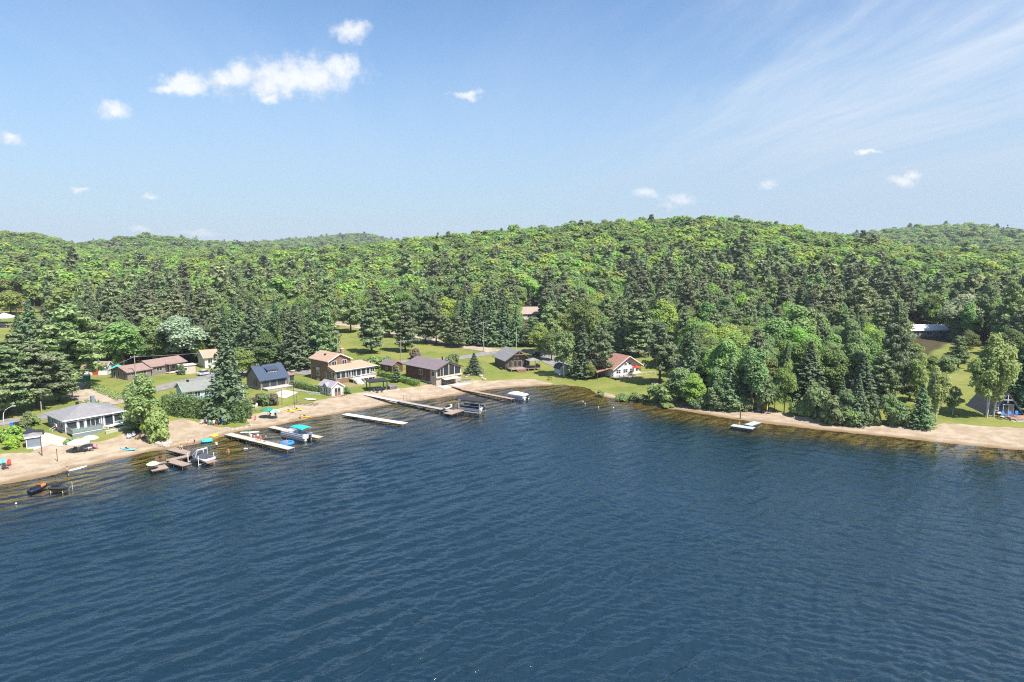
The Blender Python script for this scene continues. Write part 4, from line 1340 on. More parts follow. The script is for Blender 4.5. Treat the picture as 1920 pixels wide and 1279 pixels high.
def garden_shed():
    h = House('garden_shed', 'small blue grey shed with white corners and hip roof', px=(50, 841), yaw=38, cat='shed')
    h.box('wall', SIDING_BLUE, 0, 2.4, 0, 2.3, -.5, 1.95)
    h.hip_roof(0, 2.4, 0, 2.3, 1.95, .65, SHINGLE_GREY, .22, fascia=WHITE)
    for x, y in ((-.03, -.03), (2.31, -.03), (-.03, 2.2)):
        h.box('corner_trim', WHITE, x, x + .12, y, y + .12, -.5, 1.94)
    d = h.box('roll_door', mat('roll_door_grey', (0.21, 0.25, 0.29), .6, .05, stripes=('z', .22, .02)), .3, 2.1, -.05, -.005, .05, 1.75)
    h.box('sill', OFFW, .1, 2.3, -.55, -.06, -.3, .1)


def white_shed():
    h = House('shed', 'white shed with red door and brown gable roof', px=(158, 704), yaw=12, cat='shed')
    W, D = 6.0, 4.0
    h.gable_walls(0, W, 0, D, 2.5, 1.0, 'x', SIDING_WHITE)
    h.gable_roof(0, W, 0, D, 2.5, 1.0, 'x', SHINGLE_BROWN, .4, fascia=WHITE)
    h.door(FRONT, 2.3, .1, 1.3, 2.1, RED_DOOR, RED_DOOR)
    h.window(FRONT, .3, 1.3, 1.5, .75, WHITE, 3)
    h.window(FRONT, 4.4, 1.3, 1.7, .75, WHITE, 3)
    f = House('board_fence', 'dark weathered board fence beside the white shed', px=(168, 703), yaw=-58, cat='fence')
    for i in range(7):
        f.box('fence_panel', DARKWOOD, i * 1.5 + .06, i * 1.5 + 1.44, -.04, .04, -.3, 1.7)
        f.box('post', TANWOOD, i * 1.5 - .05, i * 1.5 + .05, -.06, .06, -.4, 1.85)
    g = House('storage_bin', 'low green storage bin with tan lid beside the board fence', px=(159, 714), yaw=10, cat='bin')
    g.box('body', mat('green_bin', (0.06, 0.21, 0.14), .6), -1.2, 1.2, -.8, .8, 0, 1.5)
    g.part('lid', MB().prism([(-.95, 1.5), (.95, 1.5), (.8, 1.72), (-.8, 1.85)], 'x', -1.35, 1.35), mat('tan_lid', (0.52, 0.42, 0.32), .7))


def tent(px, w, h_, m, label, name='canopy_tent', yaw=20, leg=2.1):
    h = House(name, label, px=px, yaw=yaw, cat='tent')
    a = w / 2
    h.part('canopy', MB().add([(-a, -a, leg), (a, -a, leg), (a, a, leg), (-a, a, leg), (0, 0, leg + h_), (-a, -a, leg - .28), (a, -a, leg - .28), (a, a, leg - .28), (-a, a, leg - .28)],
                              [(0, 1, 4), (1, 2, 4), (2, 3, 4), (3, 0, 4), (5, 6, 1, 0), (6, 7, 2, 1), (7, 8, 3, 2), (8, 5, 0, 3)]), m)
    for x in (-1, 1):
        for y in (-1, 1): h.part('leg', MB().box(x * a * .95 - .04, x * a * .95 + .04, y * a * .95 - .04, y * a * .95 + .04, -.2, leg), GREYMETAL)
    return h


def long_house():
    h = House('bungalow', 'long low brown stone bungalow with brown gable roofs', loc=(-107.2, 187.4), yaw=62)
    h.gable_walls(0, 7, 0, 7.4, 2.2, 1.3, 'x', SIDING_GREY)
    h.gable_roof(0, 7, 0, 7.4, 2.2, 1.3, 'x', SHINGLE_BROWN, .45, fascia=DARKWOOD)
    h.gable_walls(7.5, 18.5, .4, 7.8, 2.65, 1.35, 'x', SIDING_GREY, name='wing_wall')
    h.gable_roof(7.5, 18.5, .4, 7.8, 2.65, 1.35, 'x', SHINGLE_BROWN, .5, name='wing_roof', fascia=DARKWOOD)
    for y, w in ((1.0, .9), (3.4, 1.0), (5.4, .9)): h.window(LEFT(), y, .2, w, 1.9, OFFW, 1)
    h.window(FRONT, 1.0, 1.0, 1.2, 1.1, OFFW, 2); h.window(FRONT, 4.0, 1.0, 1.6, 1.1, OFFW, 2)
    F2 = ('y', .4, -1)
    h.window(F2, 9, 1.1, 1.8, 1.2, OFFW, 2)
    h.door(F2, 12.4, .4, 1.0, 2.1, DARK_DOOR, OFFW)
    h.window(F2, 13.9, 1.0, 1.2, 1.3, OFFW, 1)
    h.window(F2, 16.1, 1.2, 1.9, 1.0, DARKWOOD, 2)
    h.box('porch_post', REDWOOD, 11.9, 12.05, -1.4, -1.25, 0, 2.75); h.box('porch_post', REDWOOD, 15.3, 15.45, -1.4, -1.25, 0, 2.75)
    h.deck(11.7, 15.6, -1.6, .35, .38, OFFW, -.8)
    h.box('porch_roof', SHINGLE_BROWN, 11.6, 15.7, -1.7, .35, 2.75, 2.9)
    s = House('annex', 'small beige flat roofed annex beside the long bungalow', px=(351, 700), yaw=40, cat='shed')
    s.box('wall', mat('beige_siding', (0.52, 0.44, 0.37), .8, .08), -2, 2, -1.4, 1.6, -.5, 2.5)
    s.box('roof', OFFW, -2.25, 2.25, -1.65, 1.85, 2.5, 2.64)
    s.window(('y', -1.4, -1), -1.2, 1.1, .9, .9, WHITE)
    s.door(('x', -2, -1), -.6, 0, .9, 2.0, WHITE, WHITE)


def teal_house():
    h = House('cottage', 'pale blue cottage with grey green roof and teal porch awning', loc=(-79.6, 162.6), yaw=40)
    h.gable_walls(0, 7, 0, 7, 2.5, 1.6, 'x', SIDING_PALEBLUE)
    h.gable_roof(0, 7.2, 0, 7, 2.5, 1.6, 'x', SHINGLE_GREEN, .5, fascia=WHITE)
    h.gable_walls(7, 13, -1.6, 9, 2.7, 1.9, 'y', SIDING_PALEBLUE, name='wing_wall')
    h.gable_roof(7, 13, -1.6, 9, 2.7, 1.9, 'y', SHINGLE_GREEN, .5, name='wing_roof', fascia=WHITE)
    h.box('roof_vent', BLACK, 1.6, 2.1, 3.2, 3.7, 4.1, 4.7)
    for u, w in ((.8, 1.1), (2.4, 1.3), (4.6, 1.2)): h.window(FRONT, u, .9, w, 1.3, WHITE, 2)
    h.window(LEFT(), 2.2, .9, 1.0, 1.2, WHITE, 2)
    Fw = ('y', -1.6, -1)
    h.window(Fw, 8.0, .8, 1.6, 1.4, WHITE, 2); h.window(Fw, 10.4, .8, 1.6, 1.4, WHITE, 2)
    h.window(Fw, 9.6, 2.9, .9, .8, WHITE, 1)
    h.part('porch_awning', MB().prism([(-1.7, 2.45), (-4.6, 2.0), (-4.6, 2.08), (-1.7, 2.55)], 'x', 7.2, 12.8), TEAL)
    for x in (7.3, 9.1, 10.9, 12.6): h.box('porch_post', WHITE, x, x + .12, -4.55, -4.43, -.5, 2.0)
    h.railing([(7.3, -4.5), (12.7, -4.5)], .3, .8, WHITE, 1.8, None, None, .3)
    h.deck(7.1, 12.9, -4.65, -1.65, .3, OFFW)


def slate_cottage():
    h = House('cottage', 'taupe cottage with steep slate blue metal roof and small dormer', loc=(-66.0, 176.2), yaw=48)
    W, D, e, rise = 7.6, 7.6, 2.75, 3.0
    h.gable_walls(0, W, 0, D, e, rise, 'x', SIDING_GREY)
    r = h.gable_roof(0, W, 0, D, e, rise, 'x', SLATE_BLUE, .55, fascia=DARKWOOD)
    h.box('foundation', STONE, -.05, W + .05, -.05, D + .05, -1, .5)
    # shed dormer on the lake slope
    sl = rise / (D / 2)
    z1 = e + sl * 1.6
    d = h.part('dormer', MB().prism([(1.5, z1 - .2), (1.5, z1 + .75), (3.2, z1 + 1.25), (3.2, z1 + .6)], 'x', 2.9, 5.7), SIDING_GREY)
    h.part('dormer_roof', MB().prism([(1.15, z1 + .72), (3.35, z1 + 1.36), (3.35, z1 + 1.46), (1.15, z1 + .82)], 'x', 2.6, 6.0), SLATE_BLUE, d)
    for u in (3.1, 4.0, 4.9): h.window(('y', 1.5, -1), u, z1 + .1, .65, .55, OFFW, 1, parent=None)
    h.box('roof_vent', BLACK, 1.9, 2.4, 3.4, 3.9, e + 2.9, e + 3.9)
    h.window(FRONT, .5, .7, 1.9, 1.7, BLACK, 2)
    h.door(FRONT, 2.9, .5, 1.5, 2.1, DARK_DOOR, BLACK, True)
    h.window(FRONT, 4.8, .75, 2.2, 1.7, BLACK, 3)
    h.window(LEFT(), 2.0, .9, 1.2, 1.5, BLACK, 1, 2)
    h.box('annex_wall', SIDING_GREY, W + .05, W + 2.8, .8, 4.2, -.6, 2.6)
    h.box('annex_roof', SHINGLE_BROWN, W + .05, W + 3.1, .5, 4.5, 2.62, 2.8)
    h.door(('y', .8, -1), W + 1.4, .1, .95, 2.1, DARK_DOOR, BLACK, True)
    h.box('terrace', STONE, .4, W + 1.2, -3.0, -.06, -1.0, .42)
    h.box('terrace_coping', CONCRETE, .3, W + 1.3, -3.1, -.06, .42, .52)
    h.box('basement_window', GLASS, W - 1.9, W - .1, -3.035, -2.985, -.75, .15)
    p = House('garden_post', 'short orange brick gate post with cap behind the slate cottage', px=(549, 705), yaw=40, cat='post')
    p.box('shaft', BRICK, -.45, .45, -.45, .45, -.3, 1.5); p.box('cap', CONCRETE, -.55, .55, -.55, .55, 1.5, 1.65)


def brown_house():
    h = House('two_storey_house', 'brown two-storey house with tan roofs, sunroom and white stairs', loc=(-50.9, 186.8), yaw=47)
    W, D, e, rise = 7.2, 9.2, 6.0, 1.7
    h.gable_walls(0, W, 0, D, e, rise, 'y', SIDING_BROWN, -1.5)
    r = h.gable_roof(0, W, 0, D, e, rise, 'y', SHINGLE_TAN, .5, fascia=WHITE)
    chimney(h, W - 1.6, 2.0, e + .5, e + 2.7, BRICK, .8, r)
    h.box('roof_vent', BLACK, 1.7, 2.2, 4.4, 4.9, e + .8, e + 1.5, parent=r)
    for u in (1.0, 4.3): h.window(FRONT, u, 4.55, 1.6, 1.35, WHITE, 2)
    h.window(LEFT(), 4.6, 1.3, 1.6, 1.3, WHITE, 2)
    h.window(LEFT(), 1.0, 1.1, .9, 1.6, WHITE, 1)
    h.box('heat_pump', OFFW, -.5, -.02, 4.6, 5.6, 3.0, 3.8); h.box('heat_pump', OFFW, -.5, -.02, 4.6, 5.5, -.1, .7)
    h.box('corner_trim', WHITE, -.06, .0, -.06, .06, 3.4, e - .35); h.box('corner_trim', WHITE, -.06, 0, D - .06, D + .06, -1.5, e - .35)
    # lower floor with the sunroom
    fl = 1.0
    h.box('sunroom_wall', SIDING_BROWN, .03, 13.2, -3.2, -.02, -1.5, 3.55)
    h.box('wing_wall', SIDING_BROWN, W + .02, 13.2, -.02, 6.5, -1.5, 3.55)
    # low hipped roof leaning on the tall block
    X0, X1, Y0, Y1 = -.35, 13.8, -3.75, 7.0
    zE, zR = 3.58, 5.0
    h.part('sunroom_roof', MB().add([(X0, Y0, zE), (X1, Y0, zE), (X1, Y1, zE), (W + .03, Y1, zE), (W + .03, 1.4, zR), (11.5, 1.4, zR), (X0, -.03, zR - .25), (W + .03, -.03, zR - .25),
                                     (X0, Y0, zE + .14), (X1, Y0, zE + .14), (X1, Y1, zE + .14), (W + .03, Y1, zE + .14), (X0, -.03, zE)],
                                    [(8, 9, 5, 4, 7, 6), (9, 10, 5), (10, 11, 4, 5), (0, 1, 9, 8), (1, 2, 10, 9), (2, 3, 11, 10), (0, 12, 3, 2, 1), (0, 8, 6, 12)]), SHINGLE_TAN)
    h.box('gutter', WHITE, X0, X1, Y0 - .09, Y0 - .01, zE - .04, zE + .12)
    S = ('y', -3.2, -1)
    x = .2
    for w, nx in ((1.5, 1), (1.5, 1), (1.6, 2), (1.6, 2), (1.5, 1), (1.5, 1)):
        h.window(S, x, 1.35, w, 1.95, WHITE, nx); x += w + .12
    h.window(S, 10.2, 1.3, 1.1, 2.0, WHITE, 1)
    h.window(S, 11.5, 1.9, 1.5, 1.2, WHITE, 2)
    h.window(('x', .03, -1), -3.0, 1.35, 1.3, 1.9, WHITE, 1); h.window(('x', .03, -1), -1.55, 1.35, 1.3, 1.9, WHITE, 1)
    h.box('brick_pier', BRICK, .0, 1.2, -3.3, -3.22, -1.6, 1.0); h.box('brick_pier', BRICK, 11.9, 13.2, -3.3, -3.22, -1.6, 1.5)
    h.deck(4.4, 12.0, -5.4, -3.3, 1.0, OFFW, -1.6, 2.5)
    for x in (8.6, 11.4): h.box('brick_pier', BRICK, x, x + .55, -5.2, -4.65, -1.6, .8)
    h.railing([(6.6, -5.35), (11.95, -5.35), (11.95, -3.4)], 1.0, 1.0, WHITE, 1.6, None, None, .22)
    h.railing([(4.4, -3.4), (4.4, -5.35)], 1.0, 1.0, WHITE, 1.6, None, None, .22)
    h.steps(4.5, 6.5, -5.4, 1.0, -1.0, WHITE, 10, .36, WHITE, name='stairs')


def summerhouse():
    h = House('summerhouse', 'small white summerhouse with lilac grey roof and brown double doors', px=(622, 744), yaw=48, cat='shed')
    W, D, e = 3.5, 5.4, 2.35
    h.gable_walls(0, W, 0, D, e, 1.15, 'y', OFFW, -.6)
    h.gable_roof(0, W, 0, D, e, 1.15, 'y', mat('lilac_shingles', (0.33, 0.31, 0.345), .9, .15, stripes=('z', .12, .01)), .3, fascia=WHITE)
    # small gable over the side door
    g = h.part('side_gable', MB().prism([(1.7, e - .05), (3.5, e - .05), (2.6, e + .75)], 'x', -.12, .9), OFFW)
    h.part('side_gable_roof', MB().prism([(1.45, e - .15), (2.6, e + .86), (3.75, e - .15), (3.75, e - .03), (2.6, e + .98), (1.45, e - .03)], 'x', -.34, 1.2), MATS['lilac_shingles'], g)
    h.door(FRONT, .85, .1, .85, 2.0, BROWN_DOOR, WHITE, True); h.door(FRONT, 1.8, .1, .85, 2.0, BROWN_DOOR, WHITE, True)
    h.window(LEFT(), .4, .7, .9, 1.1, WHITE, 2, 2); h.window(LEFT(), 4.2, .7, .9, 1.1, WHITE, 2, 2)
    h.door(LEFT(), 1.75, .1, .75, 2.0, mat('taupe_door', (.33, .29, .25), .7), WHITE, True); h.door(LEFT(), 2.7, .1, .75, 2.0, MATS['taupe_door'], WHITE, True)
    h.deck(.0, 3.6, -1.4, -.1, .08, REDWOOD, -.7)
    h.railing([(3.55, -1.35), (2.2, -1.35)], .08, .9, BLACK, .7)
    h.steps(.2, 1.6, -1.4, .08, -.5, DARKWOOD, 2)
    f = House('picket_fence', 'white picket fence running from the summerhouse', px=(600, 742), yaw=152, cat='fence')
    q = MB()
    for i in range(34): q.box(i * .28, i * .28 + .13, -.02, .02, -.1, .85)
    f.part('pickets', q, WHITE)['kind'] = 'stuff'
    f.box('rail', WHITE, -.1, 9.5, .021, .055, .2, .28); f.box('rail', WHITE, -.1, 9.5, .021, .055, .6, .68)


def gazebo():
    h = House('gazebo', 'black flat roofed metal gazebo over patio seats', px=(694, 735), yaw=26, cat='gazebo')
    W, D, e = 4.6, 3.6, 2.4
    for x in (0, W):
        for y in (0, D): h.box('post', BLACK, x - .11, x + .11, y - .11, y + .11, -.3, e)
    h.box('beam', BLACK, -.15, W + .15, -.15, D + .15, e, e + .18)
    h.hip_roof(0, W, 0, D, e + .16, .55, mat('black_roof', (.035, .036, .04), .5, .15), .35)
    h.box('paving', CONCRETE, -.4, W + 3.4, -.5, D + .2, -.25, .04)
    t = House('hot_tub', 'brown sided hot tub with grey lid beside the black gazebo', px=(731, 732), yaw=26, cat='hot tub', dz=.1)
    t.box('tub', mat('tub_brown', (.20, .13, .105), .7, stripes=('x', .2, .01)), 0, 2.1, 0, 2.1, 0, .85)
    t.box('lid', GREYMETAL, -.05, 2.15, -.05, 2.15, .85, .97)


def small_red_shed():
    h = House('shed', 'small red brown shed with grey roof beside the chalet', px=(735, 700), yaw=50, cat='shed')
    h.gable_walls(0, 4.2, 0, 5.2, 2.3, 1.1, 'y', SIDING_RED)
    h.gable_roof(0, 4.2, 0, 5.2, 2.3, 1.1, 'y', SHINGLE_VIOLET, .3, fascia=BRICK)
    h.door(FRONT, 1.5, .05, 1.2, 1.9, BRICK, DARKWOOD)
    h.window(LEFT(), 2.0, .9, .9, .8, OFFW)


def chalet():
    h = House('chalet', 'dark red brown chalet with glazed gable, stone front and patio awning', loc=(-21.0, 186.2), yaw=45)
    W, D, e, rise = 9.0, 14.0, 4.55, 1.75
    h.gable_walls(0, W, 0, D, e, rise, 'y', SIDING_RED)
    h.gable_roof(0, W, 0, D, e, rise, 'y', SHINGLE_VIOLET, .55, fascia=DARKWOOD)
    h.box('stone_base', CONCRETE, -.05, W + .05, 2.6, D + .05, -1, .9)
    h.box('stone_wing', STONE, -.08, W + .08, -.08, 2.5, -1, 2.35)
    h.part('stone_gable', MB().prism([(-.08, 2.36), (W + .08, 2.36), (W + .08, e - .1), (W / 2, e + rise - .12), (-.08, e - .1)], 'y', -.08, -.02), mat('cream_trim', (.52, .46, .39), .8, .1))
    h.box('stone_cheek', STONE, -.08, -.02, -.02, 2.5, 2.36, e - .35)
    def zt(x): return e + rise * (1 - abs(x - W / 2) / (W / 2)) - .45
    for a, b in ((.35, 2.3), (2.6, 4.35), (4.65, 6.4), (6.7, 8.65)):
        f = h.part('window', MB().prism([(a, 2.62), (b, 2.62), (b, zt(b)), (a, zt(a))], 'y', -.12, -.085), BLACK)
        h.part('pane', MB().prism([(a + .1, 2.72), (b - .1, 2.72), (b - .1, zt(b) - .1), (a + .1, zt(a) - .1)], 'y', -.145, -.122), GLASS, f)
    h.box('balcony_band', MATS['cream_trim'], -.2, W + .2, -.5, -.09, 2.2, 2.45)
    h.window(('x', -.08, -1), .5, 2.55, 1.5, 1.5, OFFW, 2)
    h.window(LEFT(), 6.2, 2.3, 1.5, 1.6, OFFW, 2); h.window(LEFT(), 9.6, 3.0, .7, .8, DARKWOOD, 1); h.window(LEFT(), 4.9, .95, 1.8, .9, TANWOOD, 2)
    F = ('y', -.08, -1)
    h.door(F, 2.0, 0, 1.1, 2.05, GLASS, BLACK); h.window(F, 3.4, .3, 1.6, 1.7, BLACK, 2); h.door(F, 5.2, 0, 1.1, 2.05, GLASS, BLACK)
    h.part('awning', MB().prism([(-.1, 2.12), (-2.0, 1.75), (-2.0, 1.68), (-.1, 2.04)], 'x', 1.6, 7.0), mat('tan_awning', (.56, .46, .36), .8, .05))
    h.box('chimney_pipe', BLACK, W - 1.9, W - 1.6, 6.0, 6.3, e + .5, e + 2.2)
    h.box('patio', OFFW, -.2, W + .6, -3.4, -.1, -.9, -.02)
    w = House('retaining_wall', 'round stone planter wall beside the chalet patio', loc=(-13.6, 192.6), cat='wall')
    ring = MB()
    for k in range(16):
        a0, a1 = 2 * math.pi * k / 16, 2 * math.pi * (k + 1) / 16
        ring.prism([(2.4 * math.cos(a0), 1.9 * math.sin(a0)), (2.4 * math.cos(a1), 1.9 * math.sin(a1)), (2.1 * math.cos(a1), 1.6 * math.sin(a1)), (2.1 * math.cos(a0), 1.6 * math.sin(a0))], 'z', -.4, .5)
    w.part('ring', ring, STONE)
    w.part('soil', MB().prism([(2.09 * math.cos(6.283 * k / 16), 1.59 * math.sin(6.283 * k / 16)) for k in range(16)], 'z', -.3, .42), mat('planted_soil', (.13, .15, .05), .95, .4, 3))


def log_cabin():
    h = House('log_cabin', 'dark log cabin with grey gable roof and lakeside deck', loc=(-2.0, 208.6), yaw=22)
    W, D, e, rise = 8.2, 9.4, 3.0, 2.7
    h.gable_walls(0, W, 0, D, e, rise, 'y', LOG_BROWN)
    h.gable_roof(0, W, 0, D, e, rise, 'y', SHINGLE_GREY, .55, fascia=DARKWOOD, end=1.0)
    g = MB()
    g.bar((W / 2 - 1.5, -1.02, e + rise - 1.05), (W / 2 + 1.5, -1.02, e + rise - 1.05), .16); g.bar((W / 2, -1.02, e + rise - 1.0), (W / 2, -1.02, e + rise - .1), .16)
    h.part('gable_brace', g, REDWOOD)
    for u in (3.0, 4.2): h.window(FRONT, u, 3.0, 1.1, 1.6, TANWOOD, 1)
    for u in (.9, 2.6, 4.1): h.window(FRONT, u, .75, 1.25, 1.9, TANWOOD, 1)
    h.door(FRONT, 5.9, .65, 1.1, 2.05, DARK_DOOR, TANWOOD)
    h.window(LEFT(), 1.6, 1.0, 1.0, 1.3, DARKWOOD, 2); h.window(LEFT(), 3.0, 1.0, .5, 1.3, DARKWOOD, 1)
    h.deck(.4, 10.2, -3.6, -.05, .62, TANWOOD, -.8, 1.8)
    h.railing([(5.6, -3.55), (10.15, -3.55), (10.15, -.3)], .62, .95, DARKWOOD, 1.5, BLACK)
    h.railing([(.45, -.3), (.45, -3.55), (2.0, -3.55)], .62, .95, DARKWOOD, 1.5)
    h.steps(2.3, 5.2, -3.6, .62, -.35, REDWOOD, 4, .34)
    for x in (6.7, 9.9):
        for y in (-3.3, -.6): h.box('canopy_post', TANWOOD, x - .06, x + .06, y - .06, y + .06, .62, 2.75)
    h.hip_roof(6.7, 9.9, -3.3, -.6, 2.75, .8, SHINGLE_GREY, .3, name='canopy_roof')
    h.part('propane_tank', MB().tube([(-.7, 1.2, .35), (-.7, 1.35, .35), (-.7, 2.3, .35), (-.7, 2.45, .35)], [.15, .32, .32, .15], 10), GREYMETAL)


def red_house():
    h = House('house', 'white gabled house with red metal roof and raised deck', loc=(29.8, 197.6), yaw=30)
    W, D, e, rise = 10.4, 13.0, 2.9, 3.1
    h.gable_walls(0, W, 0, D, e, rise, 'y', SIDING_WHITE)
    h.gable_roof(0, W, 0, D, e, rise, 'y', RED_METAL, .9, fascia=WHITE, end=1.1)
    h.part('side_roof', MB().prism([(-.7, e - .25), (-5.6, e - 1.05), (-5.6, e - .92), (-.7, e - .1)], 'y', .5, D - 1), RED_METAL)
    for y in (.7, 4.6, 8.4, 11.7): h.box('porch_post', DARKWOOD, -5.4, -5.25, y, y + .15, -.5, e - 1.08)
    for u, w in ((1.0, 1.7), (3.6, 1.7), (6.1, 1.7)): h.window(FRONT, u, 1.0, w, 1.25, WHITE, 2, 2)
    for u in (4.0, 5.5): h.window(FRONT, u, 3.3, 1.0, .7, WHITE, 1)
    h.door(FRONT, 8.3, .35, 1.0, 2.05, WHITE, WHITE, True)
    h.deck(-1.2, 13.5, -3.2, -.05, .32, TANWOOD, -1.0, 2.0)
    h.railing([(1.2, -3.15), (13.4, -3.15)], .32, .9, OFFW, 1.7)
    h.railing([(-1.15, -.3), (-1.15, -3.15), (-.4, -3.15)], .32, .9, OFFW, 1.2)
    h.steps(-.3, 1.1, -3.2, .32, -.7, TANWOOD, 3, .3, OFFW)
    g = House('garden_shed', 'small white garden shed with dark gambrel roof under the birch', px=(1049, 703), yaw=24, cat='shed')
    pr = [(0, -.4), (3.4, -.4), (3.4, 1.7), (2.8, 2.6), (1.7, 3.0), (.6, 2.6), (0, 1.7)]
    g.part('wall', MB().prism(pr, 'y', 0, 3.4), SIDING_WHITE)
    rp = [(-.18, 1.65), (.5, 2.68), (1.7, 3.12), (2.9, 2.68), (3.58, 1.65), (3.7, 1.75), (2.98, 2.8), (1.7, 3.25), (.42, 2.8), (-.3, 1.75)]
    g.part('roof', MB().prism(rp, 'y', -.25, 3.65), mat('dark_shingles', (.085, .078, .085), .9, .2))
    g.door(FRONT, 1.0, 0, 1.4, 1.9, WHITE, OFFW)


def a_frame():
    loc = (106.6, 149.6)
    h = House('a_frame_cabin', 'navy A-frame cabin with ribbed charcoal metal roof to the ground', loc=loc, yaw=-6)
    W, D, H = 7.3, 8.2, 4.9
    h.part('wall', MB().prism([(.25, -.5), (W - .25, -.5), (W / 2, H - .25)], 'y', 0, D), NAVY)
    sl = H / (W / 2)
    r = h.part('roof', MB().prism([(-.35, -.35 * sl + .15), (W / 2, H + .05), (W + .35, -.35 * sl + .15), (W + .55, -.35 * sl + .15), (W / 2, H + .32), (-.55, -.35 * sl + .15)], 'y', -.7, D + .5), CHARCOAL_METAL)
    n = 22
    rb = MB()
    for i in range(n + 1):
        y = -.68 + (D + 1.14) * i / n
        rb.bar((-.52, y, -.35 * sl + .2), (W / 2 - .02, y, H + .36), .06, .08)
        rb.bar((W + .52, y, -.35 * sl + .2), (W / 2 + .02, y, H + .36), .06, .08)
    rb = h.part('roof_ribs', rb, CHARCOAL_METAL, r); rb['kind'] = 'stuff'
    g = MB()
    g.bar((W / 2 - .95, -.66, H - 1.2), (W / 2 + .95, -.66, H - 1.2), .12); g.bar((W / 2, -.66, H - 1.9), (W / 2, -.66, H - .1), .12)
    h.part('gable_cross', g, WHITE)
    h.window(FRONT, 1.25, 1.15, .95, 1.15, WHITE, 1, 2)
    h.door(FRONT, 3.2, .35, 1.0, 2.15, GLASS, WHITE); h.door(FRONT, 4.3, .35, 1.0, 2.15, mat('glass_door_bright', (.22, .22, .2), .1, .1, spec=.6), WHITE)
    h.deck(2.6, 11.5, -4.2, -.1, .3, REDWOOD, -.8)
    h.steps(3.4, 5.0, -4.2, .3, -.35, PALEWOOD, 2, .35)
    ramp = MB().add([(1.5, -1.6, .3), (2.5, -1.2, .3), (4.2, -5.2, -.3), (3.2, -5.6, -.3), (1.5, -1.6, .2), (2.5, -1.2, .2), (4.2, -5.2, -.4), (3.2, -5.6, -.4)], [(0, 3, 2, 1), (4, 5, 6, 7), (0, 1, 5, 4), (1, 2, 6, 5), (2, 3, 7, 6), (3, 0, 4, 7)])
    h.part('ramp', ramp, PALEWOOD)


def back_house(name, label, px, py, z, W, D, e, rise, yaw, wm, rm, axis='x', wins=3):
    x, y = unproject(px, py, z)
    g = gz(x, y)
    h = House(name, label, loc=(x, y, g), yaw=yaw)
    e = max(2.6, z - g)
    h.gable_walls(-W / 2, W / 2, 0, D, e, rise, axis, wm)
    h.gable_roof(-W / 2, W / 2, 0, D, e, rise, axis, rm, .5, fascia=WHITE)
    for i in range(wins): h.window(FRONT, -W / 2 + W * (i + .3) / wins, e - 1.9, W / wins * .45, 1.3, WHITE, 2)
    CLEAR.append((x, y + D / 2, max(W, D) * .6))
    for q in range(1, 9): CLEAR.append((x * (1 - q * 6 / y), y - q * 6, W * .48))
    return h


grey_cottage(); garden_shed(); white_shed(); long_house(); teal_house(); slate_cottage(); brown_house(); summerhouse(); gazebo(); small_red_shed(); chalet(); log_cabin(); red_house(); a_frame()
tent((222, 702), 3.2, .9, TEAL, 'teal peaked canopy tent behind the long bungalow', yaw=30)
tent((9, 606), 6.5, 1.9, WHITE, 'white party tent at the edge of the small field', yaw=10, leg=2.6)
back_house('house', 'house with long white metal roof half hidden by trees', 1742, 628, 6.2, 15.5, 8, 3.5, 1.6, 4, SIDING_GREY, mat('white_metal_roof', (.72, .72, .72), .9, .08, stripes=('x', .5, .01)))
back_house('house', 'tan roofed house with dormer window behind the log cabin trees', 992, 592, 9.0, 12, 8, 3, 2.6, 6, OFFW, mat('tan_grey_shingles', (.36, .28, .235), .95, .12))
back_house('house', 'grey roofed house with white gable trim deep in the forest', 128, 570, 9.5, 12, 9, 3, 2.2, 30, OFFW, mat('blue_grey_shingles', (.20, .21, .245), .9, .1))
back_house('barn', 'small brown boarded barn beside the white party tent', 27, 594, 6.5, 6, 5, 3, 1.2, 10, SIDING_BROWN, SHINGLE_BROWN, wins=1)
back_house('house', 'pale house mostly hidden behind the huge beach spruce', 412, 668, 5.5, 9, 7, 3, 1.8, 40, OFFW, SHINGLE_TAN)

# ------------------------------------------------------------------ docks and boats
def col_mat(name, c, rough=.55, var=.08): return mat(name, c, rough, var)
C = {k: col_mat('paint_' + k, v) for k, v in dict(teal=(.03, .42, .40), turquoise=(.06, .50, .55), blue=(.04, .22, .62), skyblue=(.16, .50, .72), paleblue=(.50, .68, .78), red=(.60, .05, .04), orange=(.75, .22, .04), yellow=(.78, .56, .05),
         palegreen=(.55, .66, .34), green=(.03, .24, .17), navy=(.015, .02, .06), cream=(.74, .68, .44), pink=(.65, .25, .28), charcoal=(.045, .045, .05), brown=(.16, .085, .055), white=(.78, .78, .78), lime=(.25, .55, .10), silver=(.50, .51, .53)).items()}


def line(p0, p1, z):
    a, b = unproject(*p0, z), unproject(*p1, z)
    return Vector((a[0], a[1], 0)), math.dist(a, b), math.atan2(b[1] - a[1], b[0] - a[0])


def dock(p0, p1, w, z, m, label, name='dock', sec=2.4, leg=True, skirt=.22, legs_m=None):
    """straight dock between two photo points: planked sections on legs"""
    a, L, yaw = line(p0, p1, z)
    h = empty(name, a, yaw, label, 'dock')
    n = max(1, int(round(L / sec)))
    for i in range(n):
        x0, x1 = L * i / n + .02, L * (i + 1) / n - .02
        s = MB().box(x0, x1, -w / 2, w / 2, z - .05, z).build('deck_section', m, h)
        fr = MB().box(x0, x1, -w / 2 - .03, -w / 2 + .05, z - skirt, z - .052).box(x0, x1, w / 2 - .05, w / 2 + .03, z - skirt, z - .052).box(x0, x0 + .06, -w / 2 + .05, w / 2 - .05, z - skirt, z - .052)
        fr.build('edge_beam', legs_m or DARKWOOD, s)
        if leg:
            for y in (-w / 2 + .02, w / 2 - .02):
                x = x1 - .1
                MB().tube([(x, y, z - 2.2), (x, y, z + .12)], .045, 6).build('leg', GREYMETAL, h)
    return h


